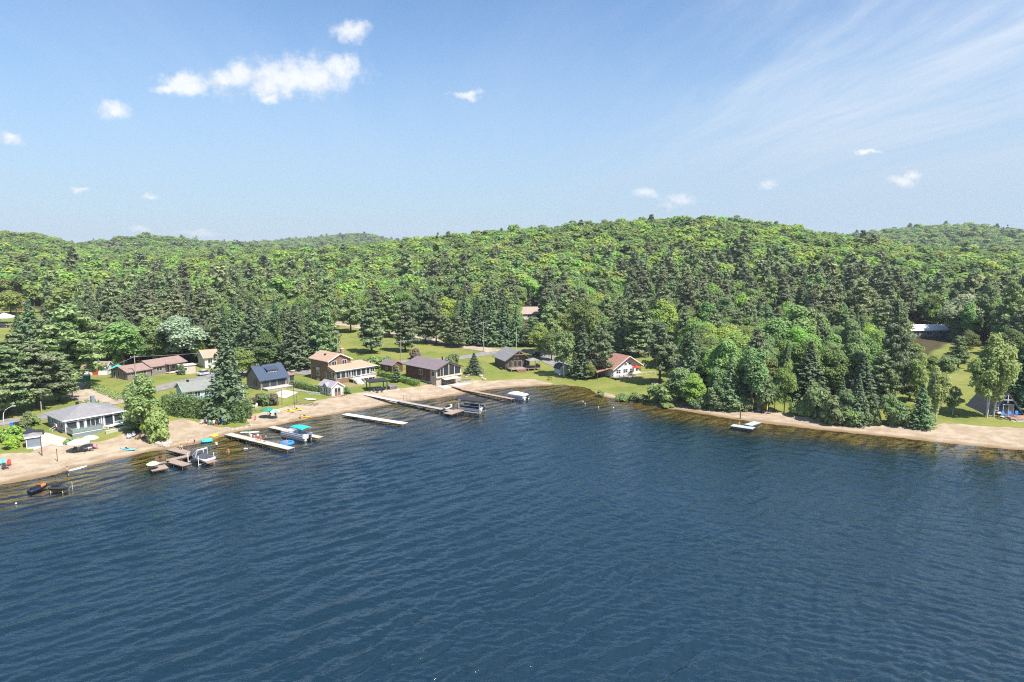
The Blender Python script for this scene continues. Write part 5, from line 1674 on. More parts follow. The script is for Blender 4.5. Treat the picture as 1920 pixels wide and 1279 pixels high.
def plank_mat(name, c, ax='x'): return mat(name, c, .85, .14, 1.0, stripes=(ax, .14, .008))
PL_PALE, PL_GREY, PL_RED, PL_WHITE, PL_BROWN = plank_mat('pale_planks', (.50, .45, .385)), plank_mat('grey_planks', (.36, .345, .325)), plank_mat('red_planks', (.40, .265, .195)), plank_mat('white_planks', (.66, .64, .59)), plank_mat('brown_planks', (.33, .25, .20))

dock((427, 813), (546, 841), 1.7, .55, PL_PALE, 'pale wooden dock crowded with bathers')
dock((508, 800), (601, 820), 1.5, .55, PL_PALE, 'pale wooden dock beside the teal topped pontoon boat')
dock((646, 776), (760, 794), 1.8, .45, PL_WHITE, 'whitish empty dock below the sandy beach')
dock((748, 752), (846, 770), 1.4, .60, PL_GREY, 'long grey dock lined with slim poles')
dock((838, 776), (876, 764), 2.4, .55, PL_BROWN, 'wide brown platform at the end of the grey dock')
dock((684, 739), (746, 752), 1.3, .95, PL_WHITE, 'pale boardwalk crossing the sand below the gazebo', 'boardwalk', leg=False)
dock((868, 730), (962, 748), 1.3, .62, PL_RED, 'reddish dock leading to the white pontoon boat')
dock((842, 722), (868, 729), 1.2, .75, PL_RED, 'reddish boardwalk across the sand below the chalet', 'boardwalk', leg=False)
dock((320, 841), (361, 851), 1.8, .55, PL_BROWN, 'brown dock arm with a seated bather at the stone wall')
dock((358, 853), (314, 863), 1.3, .55, PL_BROWN, 'brown gangway between the dock arms by the covered boat')
dock((318, 863), (351, 872), 1.7, .52, PL_BROWN, 'short brown dock arm beside the covered boat')
dock((316, 864), (284, 871), 1.3, .52, PL_BROWN, 'brown dock arm carrying two lounge chairs')
dock((281, 880), (313, 874), 2.6, .48, PL_BROWN, 'square brown swim platform with small parasol')
dock((1372, 797), (1414, 803), 2.0, .40, mat('grey_float', (.42, .46, .50), .7, .08, stripes=('x', .5, .01)), 'grey floating dock below the right beach', leg=False, skirt=.4)
dock((1402, 797), (1421, 791), 1.8, .42, MATS['grey_float'], 'grey floating dock side arm with bench', leg=False, skirt=.4)


def pole_row():
    pts = [(757, 752, 741), (763, 753, 741), (769, 754, 742), (788, 758, 748), (794, 759, 748), (814, 761, 751), (820, 762, 751), (840, 766, 755), (846, 768, 754), (851, 766, 755), (858, 765, 759), (866, 764, 757)]
    for px, b, t in pts:
        x, y = unproject(px, b, .6)
        h = max(1.0, top_at((x, y), px, t) - .6)
        o = empty('dock_pole', (x, y, .6), 0, 'slim dark pole standing beside the long grey dock', 'pole', 'poles along the long grey dock')
        MB().tube([(0, 0, -2.2), (0, 0, h)], .04, 6).build('shaft', C['brown'], o)
        MB().tube([(0, 0, h - .02), (0, 0, h + .06)], .06, 6).build('cap', C['white'] if px == 851 else C['brown'], o)


pole_row()


def hull_ring(x, w, z0, z1, n=10, flare=.8):
    """half-round section from gunwale over keel to gunwale, plus deck"""
    pts = []
    for i in range(n + 1):
        a = math.pi * i / n
        pts.append((x, -math.cos(a) * w / 2 * (flare + (1 - flare) * (1 - math.sin(a))), z1 - math.sin(a) ** .8 * (z1 - z0)))
    return pts


def hull(L, w, z0, z1, rise=.25, bowx=.5, n=9, stern=.85):
    rings = []
    for i in range(n):
        t = i / (n - 1)
        x = -L / 2 + L * t
        k = (stern + (1 - stern) * min(1, t * 3)) if t < .35 else max(.03, (1 - ((t - .35) / .65) ** 2.2))
        rings.append(hull_ring(x, w * k, z0 + (z1 - z0) * .55 * max(0, (t - .6) / .4) ** 2, z1 + rise * t * t))
    return rings


def kayak(px, py, dirpx, m, label, L=3.2, w=.72, z=None, name='kayak', cat='kayak', group=None, cockpit=True):
    a = ground(px, py)
    if z is not None: a = Vector((*unproject(px, py, z), z))
    b = unproject(px + dirpx[0], py + dirpx[1], a.z)
    o = empty(name, a, math.atan2(b[1] - a.y, b[0] - a.x), label, cat, group)
    rings = []
    for i in range(11):
        t = i / 10
        k = max(.04, math.sin(math.pi * (t * .94 + .03)) ** .7)
        x = -L / 2 + L * t
        up = .16 * (2 * t - 1) ** 4
        rings.append([(x, math.cos(q) * w / 2 * k, .17 + up + math.sin(q) * .17 * (k ** .5)) for q in [2 * math.pi * j / 10 for j in range(10)]])
    MB().loft(rings).build('hull', m, o, True)
    if cockpit:
        MB().prism([(.42 * math.cos(q) - .1, .22 * math.sin(q)) for q in [2 * math.pi * j / 12 for j in range(12)]], 'z', .30, .352).build('cockpit', BLACK, o)
        MB().box(-.52, -.40, -.17, .17, .33, .52).build('seat_back', BLACK, o)
    return o


def board(px, py, dirpx, m, m2, label, L=3.2, w=.8, z=None, cat='paddleboard', name='paddleboard'):
    a = ground(px, py)
    if z is not None: a = Vector((*unproject(px, py, z), z))
    b = unproject(px + dirpx[0], py + dirpx[1], a.z)
    o = empty(name, a, math.atan2(b[1] - a.y, b[0] - a.x), label, cat)
    def out(s, k): return [(math.cos(q) * L / 2 * k, math.sin(q) * w / 2 * k * (1 - .25 * max(0, math.cos(q)) ** 2)) for q in [2 * math.pi * j / 20 for j in range(20)]]
    MB().prism(out(0, 1), 'z', .02, .12).build('board', m, o)
    MB().prism([(x * .8 - .25, y * .8) for x, y in out(0, .72)], 'z', .12, .135).build('deck_pad', m2, o)
    MB().box(-L / 2 + .15, -L / 2 + .4, -.01, .01, -.12, .03).build('fin', BLACK, o)
    return o


kayak(240, 844, (40, 4), C['skyblue'], 'sky blue kayak lying alone on the sand', 3.6, .8)
kayak(303, 835, (20, 12), C['palegreen'], 'pale green kayak on the sand below the stone wall', 3.2, .85, cockpit=False)
kayak(543, 772, (30, 5), C['yellow'], 'yellow kayak at the grass edge nearer the blue parasol', 3.2, .75)
kayak(558, 769, (28, 5), C['yellow'], 'yellow kayak beside the weathered boat rails', 3.2, .75)
kayak(573, 783, (20, 3), C['yellow'], 'yellow kayak half on wet sand by the waterline', 2.8, .75)
kayak(742, 753, (14, 5), C['turquoise'], 'turquoise canoe at the foot of the grey dock', 4.6, .95, name='canoe', cat='canoe')
board(146, 879, (30, -8), C['white'], C['turquoise'], 'white and turquoise paddleboard afloat beside a wading person', z=.02)
board(468, 811, (30, -1), C['white'], C['teal'], 'white and teal paddleboard beside the crowded dock', 4.0, .9, z=.02)


def pontoon(p0, p1, label, canopy=None, cover=None, w=2.5, z=.0):
    """p0 bow, p1 stern in photo pixels"""
    a, L, yaw = line(p0, p1, .4)
    L = max(L, 5.6)
    o = empty('pontoon_boat', (a.x, a.y, z), yaw, label, 'boat')
    for y in (-w / 2 + .4, w / 2 - .4):
        MB().tube([(-.1, y, .22), (.7, y, .12), (L - .3, y, .12), (L, y, .12)], [.06, .33, .33, .28], 10).build('float', C['silver'], o, True)
    MB().box(.3, L, -w / 2, w / 2, .46, .56).build('deck', C['silver'], o)
    f = MB()
    for (x0, x1, y0, y1) in ((.5, L - .5, -w / 2 + .02, -w / 2 + .07), (.5, L - .5, w / 2 - .07, w / 2 - .02), (.5, .55, -w / 2 + .07, -.35), (.5, .55, .35, w / 2 - .07), (L - .55, L - .5, -w / 2 + .07, .2)):
        f.box(x0, x1, y0, y1, .62, 1.22)
    f.build('side_panels', C['silver'], o)['kind'] = 'stuff'
    r = MB()
    r.box(.48, L - .48, -w / 2, -w / 2 + .09, 1.22, 1.28).box(.48, L - .48, w / 2 - .09, w / 2, 1.22, 1.28)
    r.box(.48, L - .48, -w / 2 - .01, -w / 2 + .015, .85, .95)
    r.build('rail', C['white'], o)
    s = MB()
    s.box(.75, 2.3, -w / 2 + .1, -w / 2 + .7, .56, 1.0).box(.75, 2.3, w / 2 - .7, w / 2 - .1, .56, 1.0).box(L - 1.5, L - .6, -w / 2 + .1, w / 2 - .9, .56, 1.0)
    s.build('bench_seats', C['white'], o)['kind'] = 'stuff'
    MB().box(2.9, 3.4, .2, .85, .56, 1.35).build('console', C['white'], o)
    m = MB().box(L + .02, L + .45, -.2, .2, .55, 1.15).build('motor', C['charcoal'], o)
    MB().box(L + .1, L + .28, -.07, .07, -.5, .55).build('motor_leg', C['charcoal'], m)
    if canopy:
        rings = []
        for x, up in ((L * .42, -.12), (L * .5, 0), (L * .7, .06), (L * .86, 0), (L * .92, -.14)):
            rings.append([(x, -w / 2 + w * i / 8, 2.45 + up + .22 * math.sin(math.pi * i / 8)) for i in range(9)] + [(x, w / 2 - w * i / 8, 2.40 + up + .22 * math.sin(math.pi * (8 - i) / 8)) for i in range(9)])
        c = MB().loft(rings).build('canopy', canopy, o)
        fr = MB()
        for y in (-w / 2 + .05, w / 2 - .05):
            fr.tube([(L * .68, y, 1.25), (L * .5, y, 2.4)], .025, 6); fr.tube([(L * .68, y, 1.25), (L * .86, y, 2.4)], .025, 6)
        fr.build('canopy_frame', BLACK, c)['kind'] = 'stuff'
    if cover:
        rings = []
        for x, hh, k in ((.45, 1.3, .96), (1.2, 1.5, 1.0), (2.4, 1.75, 1.0), (3.3, 1.65, 1.0), (L - .6, 1.5, 1.0), (L - .35, 1.3, .96)):
            rings.append([(x, -w / 2 * 1.04 * k, 1.05), (x, -w / 2 * 1.04 * k, 1.29), (x, -w / 4, hh), (x, 0, hh + .12), (x, w / 4, hh), (x, w / 2 * 1.04 * k, 1.29), (x, w / 2 * 1.04 * k, 1.05)])
        MB().loft(rings).build('cover', cover, o)
    return o


pontoon((533, 812), (580, 822), 'pontoon boat with teal canopy moored at the dock', canopy=C['teal'])
pontoon((954, 742), (988, 747), 'white covered pontoon boat at the end of the reddish dock', cover=C['white'])


def jetski(px, py, dirpx, m1, m2, label, z=.05, L=3.0, lift=False):
    x, y = unproject(px, py, z)
    b = unproject(px + dirpx[0], py + dirpx[1], z)
    o = empty('jet_ski', (x, y, z), math.atan2(b[1] - y, b[0] - x), label, 'jet ski')
    MB().loft(hull(L, 1.15, -.18, .42, .22, stern=.9)).build('hull', m1, o, True)
    MB().loft([[(-1.2, -.28, .42), (-1.2, .28, .42), (-1.2, .22, .72), (-1.2, -.22, .72)], [(-.3, -.30, .45), (-.3, .30, .45), (-.3, .2, .82), (-.3, -.2, .82)], [(.3, -.3, .45), (.3, .3, .45), (.3, .2, .80), (.3, -.2, .80)]]).build('seat', BLACK, o)
    c = MB().loft([[(.25, -.42, .45), (.25, .42, .45), (.25, .26, .95), (.25, -.26, .95)], [(.75, -.38, .50), (.75, .38, .50), (.75, .2, .92), (.75, -.2, .92)], [(1.25, -.2, .58), (1.25, .2, .58), (1.25, .06, .70), (1.25, -.06, .70)]]).build('cowl', m2, o)
    MB().bar((.42, -.4, 1.02), (.42, .4, 1.02), .06).build('handlebar', BLACK, o)
    if lift:
        l = empty('jet_ski_lift', (x, y, 0), math.atan2(b[1] - y, b[0] - x), 'yellowish lift frame under the black jet ski', 'boat lift')
        for sx in (-1, 1):
            MB().bar((sx * .95, -.8, -.05), (sx * .95, .8, -.05), .09).build('beam', C['cream'], l)
            for sy in (-.78, .78): MB().tube([(sx * .95, sy, -1.2), (sx * .95, sy, .3)], .045, 6).build('leg', C['cream'], l)
        MB().tube([(1.5, .8, -1.2), (1.5, .8, 1.3)], .05, 6).build('winch_post', C['silver'], l)
    return o


jetski(72, 919, (14, -5), C['navy'], C['orange'], 'orange and red jet ski afloat near the beach', L=3.1)
jetski(112, 918, (16, 0), C['charcoal'], C['charcoal'], 'black jet ski on a lift near the beach', z=.25, lift=True)
jetski(836, 772, (14, -4), C['charcoal'], C['silver'], 'grey jet ski moored against the brown platform', L=3.1)
jetski(842, 766, (14, -4), C['silver'], C['white'], 'silver white jet ski parked on the grey dock end', z=.68, L=3.0)


def covered_boat():
    a, L, yaw = line((358, 856), (402, 869), .4)
    L = 6.2
    o = empty('speedboat', (a.x + math.cos(yaw) * L / 2, a.y + math.sin(yaw) * L / 2, .35), yaw + math.pi, 'speedboat under a dark cover with white wakeboard tower on a lift', 'boat')
    MB().loft(hull(L, 2.4, -.15, .75, .25, stern=.92)).build('hull', C['white'], o, True)
    MB().loft([[(q[0] * .97, q[1] * 1.01, q[2] - .08 if i in (0, 10) else q[2]) for i, q in enumerate(
        [(x, -w / 2 + w * i / 10, z + .35 * math.sin(math.pi * i / 10)) for i in range(11)])] for x, w, z in ((-3.0, 2.1, .72), (-1.5, 2.38, .80), (0, 2.4, .86), (1.4, 2.0, .92), (2.5, 1.1, .95), (2.95, .3, .97))]).build('cover', mat('dark_boat_cover', (.075, .075, .095), .8, .1), o)
    t = MB()
    for y in (-1.15, 1.15):
        t.bar((-.3, y, .8), (-.7, y * .82, 2.1), .12); t.bar((.7, y, .85), (-.5, y * .82, 2.1), .10)
    t.bar((-.7, -.95, 2.1), (-.7, .95, 2.1), .14); t.bar((-.5, -.95, 2.08), (-.5, .95, 2.08), .10)
    t.build('wake_tower', C['white'], o)['kind'] = 'stuff'
    MB().box(-3.75, -3.05, -.95, .95, .15, .22).build('swim_platform', REDWOOD, o)
    l = empty('boat_lift', (o.location.x, o.location.y, 0), yaw + math.pi, 'lift with white posts around the covered speedboat', 'boat lift')
    for x in (-1.8, 1.5):
        for y in (-1.5, 1.5): MB().tube([(x, y, -2), (x, y, 1.7)], .07, 6).build('post', C['white'], l)
        MB().bar((x, -1.5, .1), (x, 1.5, .1), .12).build('beam', C['silver'], l)


def canopy_lift():
    a, L, yaw = line((862, 766), (907, 771), .5)
    L = 6.4
    o = empty('boat_lift', (a.x, a.y, 0), yaw, 'boat lift with long black canopy and white lettering', 'boat lift')
    w = 2.7
    for x in (.5, L - .3):
        for y in (-w / 2, w / 2): MB().tube([(x, y, -2), (x, y, 3.0)], .055, 6).build('post', C['silver'], o)
        MB().bar((x, -w / 2, .35), (x, w / 2, .35), .14).build('beam', C['silver'], o)
    for y in (-w / 2, w / 2): MB().bar((.2, y, .25), (L, y, .25), .12).build('side_beam', C['silver'], o)
    rings = []
    for x, k in ((-.45, .9), (-.3, 1.0), (L * .5, 1.0), (L + .1, 1.0), (L + .25, .9)):
        rings.append([(x, -w / 2 * 1.06, 2.75), (x, -w / 2 * 1.05, 3.05), (x, -w / 3, 3.05 + .42 * k), (x, 0, 3.05 + .52 * k), (x, w / 3, 3.05 + .42 * k), (x, w / 2 * 1.05, 3.05), (x, w / 2 * 1.06, 2.75)])
    c = MB().loft(rings).build('canopy', mat('black_canopy', (.040, .038, .044), .75, .12), o)
    y = -w / 2 * 1.06 - .03
    MB().box(.42, .50, y, y + .02, 2.80, 3.04).box(.50, .74, y, y + .02, 2.98, 3.04).box(.50, .74, y, y + .02, 2.80, 2.86).build('letter', C['white'], c)
    MB().box(.86, .94, y, y + .02, 2.80, 3.04).box(.94, 1.18, y, y + .02, 2.98, 3.04).box(.94, 1.10, y, y + .02, 2.89, 2.94).build('letter', C['white'], c)
    b = empty('pontoon_boat', (a.x, a.y, .55), yaw, 'silver and navy pontoon boat raised under the black canopy', 'boat')
    for yy in (-.8, .8): MB().tube([(.1, yy, .25), (.8, yy, .15), (L - .2, yy, .15), (L, yy, .15)], [.08, .3, .3, .24], 10).build('float', C['silver'], b, True)
    MB().box(.5, L - .1, -1.15, 1.15, .46, .55).build('deck', C['silver'], b)
    for yy in (-1.15, 1.09): MB().box(.7, L - .6, yy, yy + .06, .58, 1.12).build('side_panel', C['navy'], b); MB().box(.68, L - .58, yy - .01, yy + .07, 1.12, 1.2).build('rail', C['white'], b)
    MB().box(1.0, 2.2, .4, 1.0, .55, 1.0).build('bench_seat', C['silver'], b); MB().box(3.0, 3.5, -.9, -.3, .55, 1.3).build('console', C['navy'], b); MB().box(L - 1.6, L - .8, -.9, .9, .55, 1.0).build('bench_seat', C['silver'], b)
    MB().box(L, L + .4, -.2, .2, .3, 1.0).build('motor', C['charcoal'], b)


covered_boat(); canopy_lift()


def ring_float(px, py, r, t, m, label, z=.12, name='swim_ring', cat='float', floor=None):
    x, y = unproject(px, py, 0)
    o = empty(name, (x, y, z), 0, label, cat)
    n, k = 20, 8
    vs = [((r + t * math.cos(2 * math.pi * j / k)) * math.cos(2 * math.pi * i / n), (r + t * math.cos(2 * math.pi * j / k)) * math.sin(2 * math.pi * i / n), t * math.sin(2 * math.pi * j / k)) for i in range(n) for j in range(k)]
    fs = [(i * k + j, ((i + 1) % n) * k + j, ((i + 1) % n) * k + (j + 1) % k, i * k + (j + 1) % k) for i in range(n) for j in range(k)]
    MB().add(vs, fs).build('tube', m, o, True)
    if floor: MB().prism([(r * math.cos(2 * math.pi * i / n), r * math.sin(2 * math.pi * i / n)) for i in range(n)], 'z', -.05, .02).build('floor', floor, o)
    return o


ring_float(402, 819, .55, .22, C['yellow'], 'yellow swim ring at the sandy waterline', z=.25)
ring_float(538, 832, 1.15, .32, C['blue'], 'big round blue float beside the crowded dock', floor=C['blue'])
x, y = unproject(388, 829, 0)
o = empty('air_mattress', (x, y, .25), R(28), 'turquoise rolled air mattress at the sandy waterline', 'float')
for i in range(4): MB().tube([(-1.0, -.45 + .3 * i, .0 + .12 * (i % 2)), (1.0, -.45 + .3 * i, .12 * (i % 2))], .2, 8).build('air_tube', C['turquoise'], o, True)
for px, py in ((30, 945), (1093, 753), (1097, 757), (1122, 764), (1150, 765)):
    x, y = unproject(px, py, 0)
    first = px == 30
    o = empty('buoy', (x, y, .05), 0, 'lone white buoy off the jet skis' if first else 'small white buoy off the grassy point', 'buoy', None if first else 'buoys off the grassy point')
    MB().loft([[(math.cos(2 * math.pi * j / 8) * r, math.sin(2 * math.pi * j / 8) * r, z) for j in range(8)] for r, z in ((.03, -.12), (.13, -.05), (.16, .04), (.11, .12), (.03, .16))]).build('body', C['white'], o, True)
    MB().tube([(0, 0, .15), (0, 0, .22)], .02, 6).build('top_ring', C['red'], o)

# ------------------------------------------------------------------ people
def skin_body(pose):
    """one continuous figure grown from a posed skeleton, feet at z=0, facing -Y; 1.72 m tall when standing"""
    J = {'pelvis': (0, 0, .95, .125), 'waist': (0, .01, 1.10, .115), 'chest': (0, 0, 1.30, .135), 'neck': (0, 0, 1.47, .052), 'head0': (0, -.02, 1.56, .078), 'head1': (0, -.02, 1.66, .085)}
    E = [('pelvis', 'waist'), ('waist', 'chest'), ('chest', 'neck'), ('neck', 'head0'), ('head0', 'head1')]
    for s, n in ((-1, 'l'), (1, 'r')):
        J.update({n + 'sh': (s * .17, 0, 1.40, .062), n + 'el': (s * .25, .03, 1.14, .045), n + 'wr': (s * .28, -.06, .90, .033), n + 'ha': (s * .28, -.09, .80, .036),
                  n + 'hip': (s * .09, 0, .90, .095), n + 'kn': (s * .11, -.02, .50, .062), n + 'an': (s * .12, .02, .09, .042), n + 'to': (s * .13, -.15, .04, .035)})
        E += [('chest', n + 'sh'), (n + 'sh', n + 'el'), (n + 'el', n + 'wr'), (n + 'wr', n + 'ha'), ('pelvis', n + 'hip'), (n + 'hip', n + 'kn'), (n + 'kn', n + 'an'), (n + 'an', n + 'to')]
    def mv(k, x, y, z): J[k] = (x, y, z, J[k][3])
    if pose in ('sit', 'ground'):
        dz = -.48 if pose == 'sit' else -.80
        for k in list(J):
            if k[1:] not in ('kn', 'an', 'to', 'hip') : x, y, z, r = J[k]; J[k] = (x, y + .12 + (z - .9) * .12, z + dz, r)
        for s, n in ((-1, 'l'), (1, 'r')):
            b = .45 if pose == 'sit' else .14
            mv(n + 'hip', s * .10, .06, b); mv(n + 'kn', s * .14, -.40, b + .06 if pose == 'sit' else .42)
            mv(n + 'an', s * .14, -.46 if pose == 'sit' else -.68, .09); mv(n + 'to', s * .15, -.62 if pose == 'sit' else -.86, .05)
            mv(n + 'el', s * .28, .05, b + .26); mv(n + 'wr', s * .24, -.18, b + .18); mv(n + 'ha', s * .22, -.27, b + .17)
    elif pose == 'walk':
        mv('lkn', -.11, -.22, .52); mv('lan', -.12, -.18, .10); mv('lto', -.12, -.34, .06)
        mv('rkn', .11, .06, .50); mv('ran', .12, .28, .13); mv('rto', .13, .14, .04)
        mv('lel', -.24, .14, 1.15); mv('lwr', -.25, .12, .92); mv('lha', -.25, .10, .82); mv('rel', .24, -.10, 1.16); mv('rwr', .22, -.26, 1.0); mv('rha', .21, -.33, .95)
    elif pose == 'swim':
        for k in list(J):
            x, y, z, r = J[k]
            J[k] = (x, -(z - .9) * 1.0, .02 + (.06 if k.startswith('head') else 0) - .08 * (z < .6), r)
        mv('lel', -.34, -.62, .02); mv('lwr', -.26, -.86, .0); mv('lha', -.22, -.98, .0); mv('rel', .42, -.30, .0); mv('rwr', .48, -.06, -.02); mv('rha', .50, .05, -.04)
    names = list(J)
    me = bpy.data.meshes.new('person_body')
    me.from_pydata([J[k][:3] for k in names], [(names.index(a), names.index(b)) for a, b in E], [])
    ob = bpy.data.objects.new('person_body', me)
    col.objects.link(ob)
    sk = ob.modifiers.new('skin', 'SKIN')
    for i, k in enumerate(names):
        sv = me.skin_vertices[0].data[i]
        sv.radius = (J[k][3], J[k][3] * (.8 if k in ('chest', 'waist', 'pelvis') else 1))
        sv.use_root = (k == 'pelvis')
    su = ob.modifiers.new('sub', 'SUBSURF'); su.levels = 1; su.render_levels = 1
    dg = bpy.context.evaluated_depsgraph_get()
    out = bpy.data.meshes.new_from_object(ob.evaluated_get(dg))
    bpy.data.objects.remove(ob)
    out.shade_smooth()
    return out, J


BODIES = {}
def body(pose):
    if pose not in BODIES: BODIES[pose] = skin_body(pose)
    return BODIES[pose]


SKIN = [mat('skin_light', (.56, .36, .27), .6, .05), mat('skin_tan', (.42, .255, .18), .6, .05)]
HAIR = [mat('hair_brown', (.06, .035, .02), .7), mat('hair_blond', (.38, .27, .13), .7), mat('hair_dark', (.015, .012, .01), .7)]


def garment(bm, J, parts, grow, name, m, parent):
    """cloth over the body near given limbs: the body's own faces moved out"""
    vs = np.array([v.co[:] for v in bm.vertices])
    ns = np.array([v.normal[:] for v in bm.vertices])
    best = np.full(len(vs), 9.0)
    for a, b in parts:
        A, B = np.array(J[a][:3]), np.array(J[b][:3])
        t = np.clip(((vs - A) @ (B - A)) / ((B - A) @ (B - A) + 1e-9), -.05, 1.0)
        best = np.minimum(best, np.linalg.norm(vs - A - t[:, None] * (B - A), axis=1) - .5 * (J[a][3] + J[b][3]))
    ok = best < .05
    fs = [tuple(p.vertices) for p in bm.polygons if all(ok[i] for i in p.vertices)]
    if not fs: return
    used = sorted({i for f in fs for i in f})
    mp = {i: k for k, i in enumerate(used)}
    me = bpy.data.meshes.new(name)
    me.from_pydata([tuple(vs[i] + ns[i] * grow) for i in used], [], [tuple(mp[i] for i in f) for f in fs])
    me.shade_smooth()
    mesh_obj(name, me, m, parent)


def person(px, py, pose, rz, top, bottom, label, z=None, h=1.72, hair=0, skin=0, group=None, hat=None):
    loc = ground(px, py)
    if z is not None: loc = Vector((*unproject(px, py, max(z, 0)), z))
    o = empty('person', loc, R(rz), label, 'person', group)
    o.scale = (h / 1.72,) * 3
    bm, J = body(pose)
    b = mesh_obj('body', bm.copy(), SKIN[skin], o)
    if top is not None: garment(bm, J, [('pelvis', 'waist'), ('waist', 'chest'), ('chest', 'lsh'), ('chest', 'rsh'), ('chest', 'chest')], .012, 'shirt', top, o)
    if bottom is not None: garment(bm, J, [('pelvis', 'lhip'), ('pelvis', 'rhip'), ('lhip', 'lkn'), ('rhip', 'rkn')], .016, 'shorts', bottom, o)
    hx, hy, hz, _ = J['head1']
    nx, ny, nz, _ = J['head0']
    up = (Vector((hx, hy, hz)) - Vector((nx, ny, nz))).normalized()
    back = Vector((0, 1, 0)) if abs(up.z) > .5 else Vector((0, 0, 1))
    sd_ = up.cross(back).normalized()
    c = Vector((hx, hy, hz)) + up * .005 + back * .012
    rings = []
    for q, r in ((-.075, .092), (-.02, .103), (.04, .094), (.085, .062), (.108, .015)):
        rings.append([c + up * q + (sd_ * math.cos(a) + back * math.sin(a)) * r * (1 if math.sin(a) > -.2 or q > .03 else .72) for a in [2 * math.pi * k / 10 for k in range(10)]])
    MB().loft(rings).build('hair' if not hat else 'hat', hat or HAIR[hair], o, True)
    f = Vector((nx, ny, nz)) * .45 + Vector((hx, hy, hz)) * .55 - back * .085
    MB().loft([[f + up * q + sd_ * r * math.cos(a) - back * (r * math.sin(a) * .8 + .01) for a in [2 * math.pi * k / 6 for k in range(6)]] for q, r in ((-.03, .014), (-.015, .018), (.02, .008))]).build('nose', SKIN[skin], o, True)
    return o


person(127, 890, 'walk', -80, None, C['charcoal'], 'bare chested person in dark shorts wading beside the paddleboard', z=-.25)
# the party in the shade of the hedge
def camp_chair(px, py, rz, m, label, group=None):
    loc = ground(px, py)
    o = empty('camp_chair', loc, R(rz), label, 'chair', group)
    MB().add([(-.28, -.25, .44), (.28, -.25, .44), (.28, .25, .40), (-.28, .25, .40), (-.28, -.25, .41), (.28, -.25, .41), (.28, .25, .37), (-.28, .25, .37)], [(0, 1, 2, 3), (7, 6, 5, 4), (0, 4, 5, 1), (1, 5, 6, 2), (2, 6, 7, 3), (3, 7, 4, 0)]).build('seat', m, o)
    MB().add([(-.28, .25, .42), (.28, .25, .42), (.30, .42, .98), (-.30, .42, .98), (-.28, .28, .41), (.28, .28, .41), (.30, .45, .97), (-.30, .45, .97)], [(0, 1, 2, 3), (7, 6, 5, 4), (0, 4, 5, 1), (1, 5, 6, 2), (2, 6, 7, 3), (3, 7, 4, 0)]).build('backrest', m, o)
    for sx in (-1, 1):
        MB().bar((sx * .30, -.28, .62), (sx * .30, .33, .64), .06, .03).build('armrest', m, o)
        MB().tube([(sx * .29, -.27, 0), (sx * .29, .27, .44)], .015, 5).build('leg', BLACK, o)
        MB().tube([(sx * .29, .29, 0), (sx * .29, -.25, .62)], .015, 5).build('leg', BLACK, o)
    return o


party = [(378, 796, 'pink', 'white', 'seated bather in pink at the start of the shaded row'), (386, 795, 'skyblue', 'navy', 'seated bather in sky blue top in the shaded row'), (393, 797, 'lime', 'green', 'seated bather in lime green top in the shaded row'),
         (401, 797, 'white', 'pink', 'seated bather in white top in the shaded row'), (409, 797, 'charcoal', 'navy', 'seated bather in dark top in the shaded row'), (417, 795, 'blue', 'blue', 'seated bather in bright blue in the shaded row'), (424, 796, 'cream', 'brown', 'seated bather in cream top at the hedge end')]
chairc = ['white', 'red', 'blue', 'green', 'navy', 'blue', 'charcoal']
for (px, py, t, b, lab), cc in zip(party, chairc):
    i = px
    person(px, py, 'sit', -20 + (px * 37) % 40, C[t], C[b], lab, hair=i % 3, skin=i % 2)
    camp_chair(px, py, -20 + (px * 37) % 40, C[cc], cc + ' folding chair under ' + lab.replace('seated ', 'the '))
person(391, 790, 'stand', 10, C['cream'], C['charcoal'], 'person in cream shirt and hat standing behind the shaded row', hat=C['cream'])
person(353, 834, 'ground', 20, None, C['red'], 'bather in red trunks sitting at the waterline', hair=0)
person(365, 832, 'stand', 60, C['pink'], C['navy'], 'child in pink standing at the waterline', h=1.25, hair=1)
person(394, 824, 'walk', -60, C['white'], C['pink'], 'child in white leaving the water by the air mattress', h=1.2, hair=1)
person(406, 840, 'walk', 30, C['white'], C['charcoal'], 'bather in white top wading off the sandy point', z=-.35, hair=0)
person(428, 848, 'stand', 0, None, C['orange'], 'bather standing hip deep beside the crowded dock', z=-.85, skin=1)
person(460, 841, 'swim', 70, C['white'], C['white'], 'swimmer in white stretched out beside the crowded dock', z=-.02)
person(471, 823, 'sit', 200, C['white'], C['skyblue'], 'bather in white seated on the crowded dock edge', z=.12, hair=1)
person(477, 825, 'sit', 195, C['pink'], C['pink'], 'bather in pink seated on the crowded dock edge', z=.12, hair=0, skin=0)
person(484, 826, 'stand', 30, C['white'], C['red'], 'bather in white and red standing on the crowded dock', z=.55, h=1.55, hair=2)
person(489, 827, 'stand', -20, C['orange'], C['orange'], 'child in orange life vest on the crowded dock', z=.55, h=1.15, hair=1)
person(499, 829, 'walk', -70, C['pink'], C['charcoal'], 'bather stooping in dark shorts on the crowded dock', z=.55, h=1.6, hair=2, skin=1)
person(468, 816, 'stand', 10, C['skyblue'], C['white'], 'child in pale blue standing behind the crowded dock', z=-.2, h=1.3, hair=1)
person(537, 832, 'ground', 0, None, C['orange'], 'bather in orange trunks sitting on the round blue float', z=.1, hair=0, skin=1)
person(527, 828, 'ground', 30, C['navy'], C['navy'], 'child in navy wetsuit at the round blue float', z=.0, h=1.2, hair=2)
person(563, 785, 'ground', -30, C['pink'], C['charcoal'], 'person in pink sitting alone on the sand', hair=2)
person(478, 788, 'ground', -20, C['red'], C['pink'], 'person in red lying back near the green parasol', hair=0)
person(340, 842, 'ground', 30, None, C['navy'], 'bather in navy trunks seated on the brown dock arm', z=.55, hair=2)
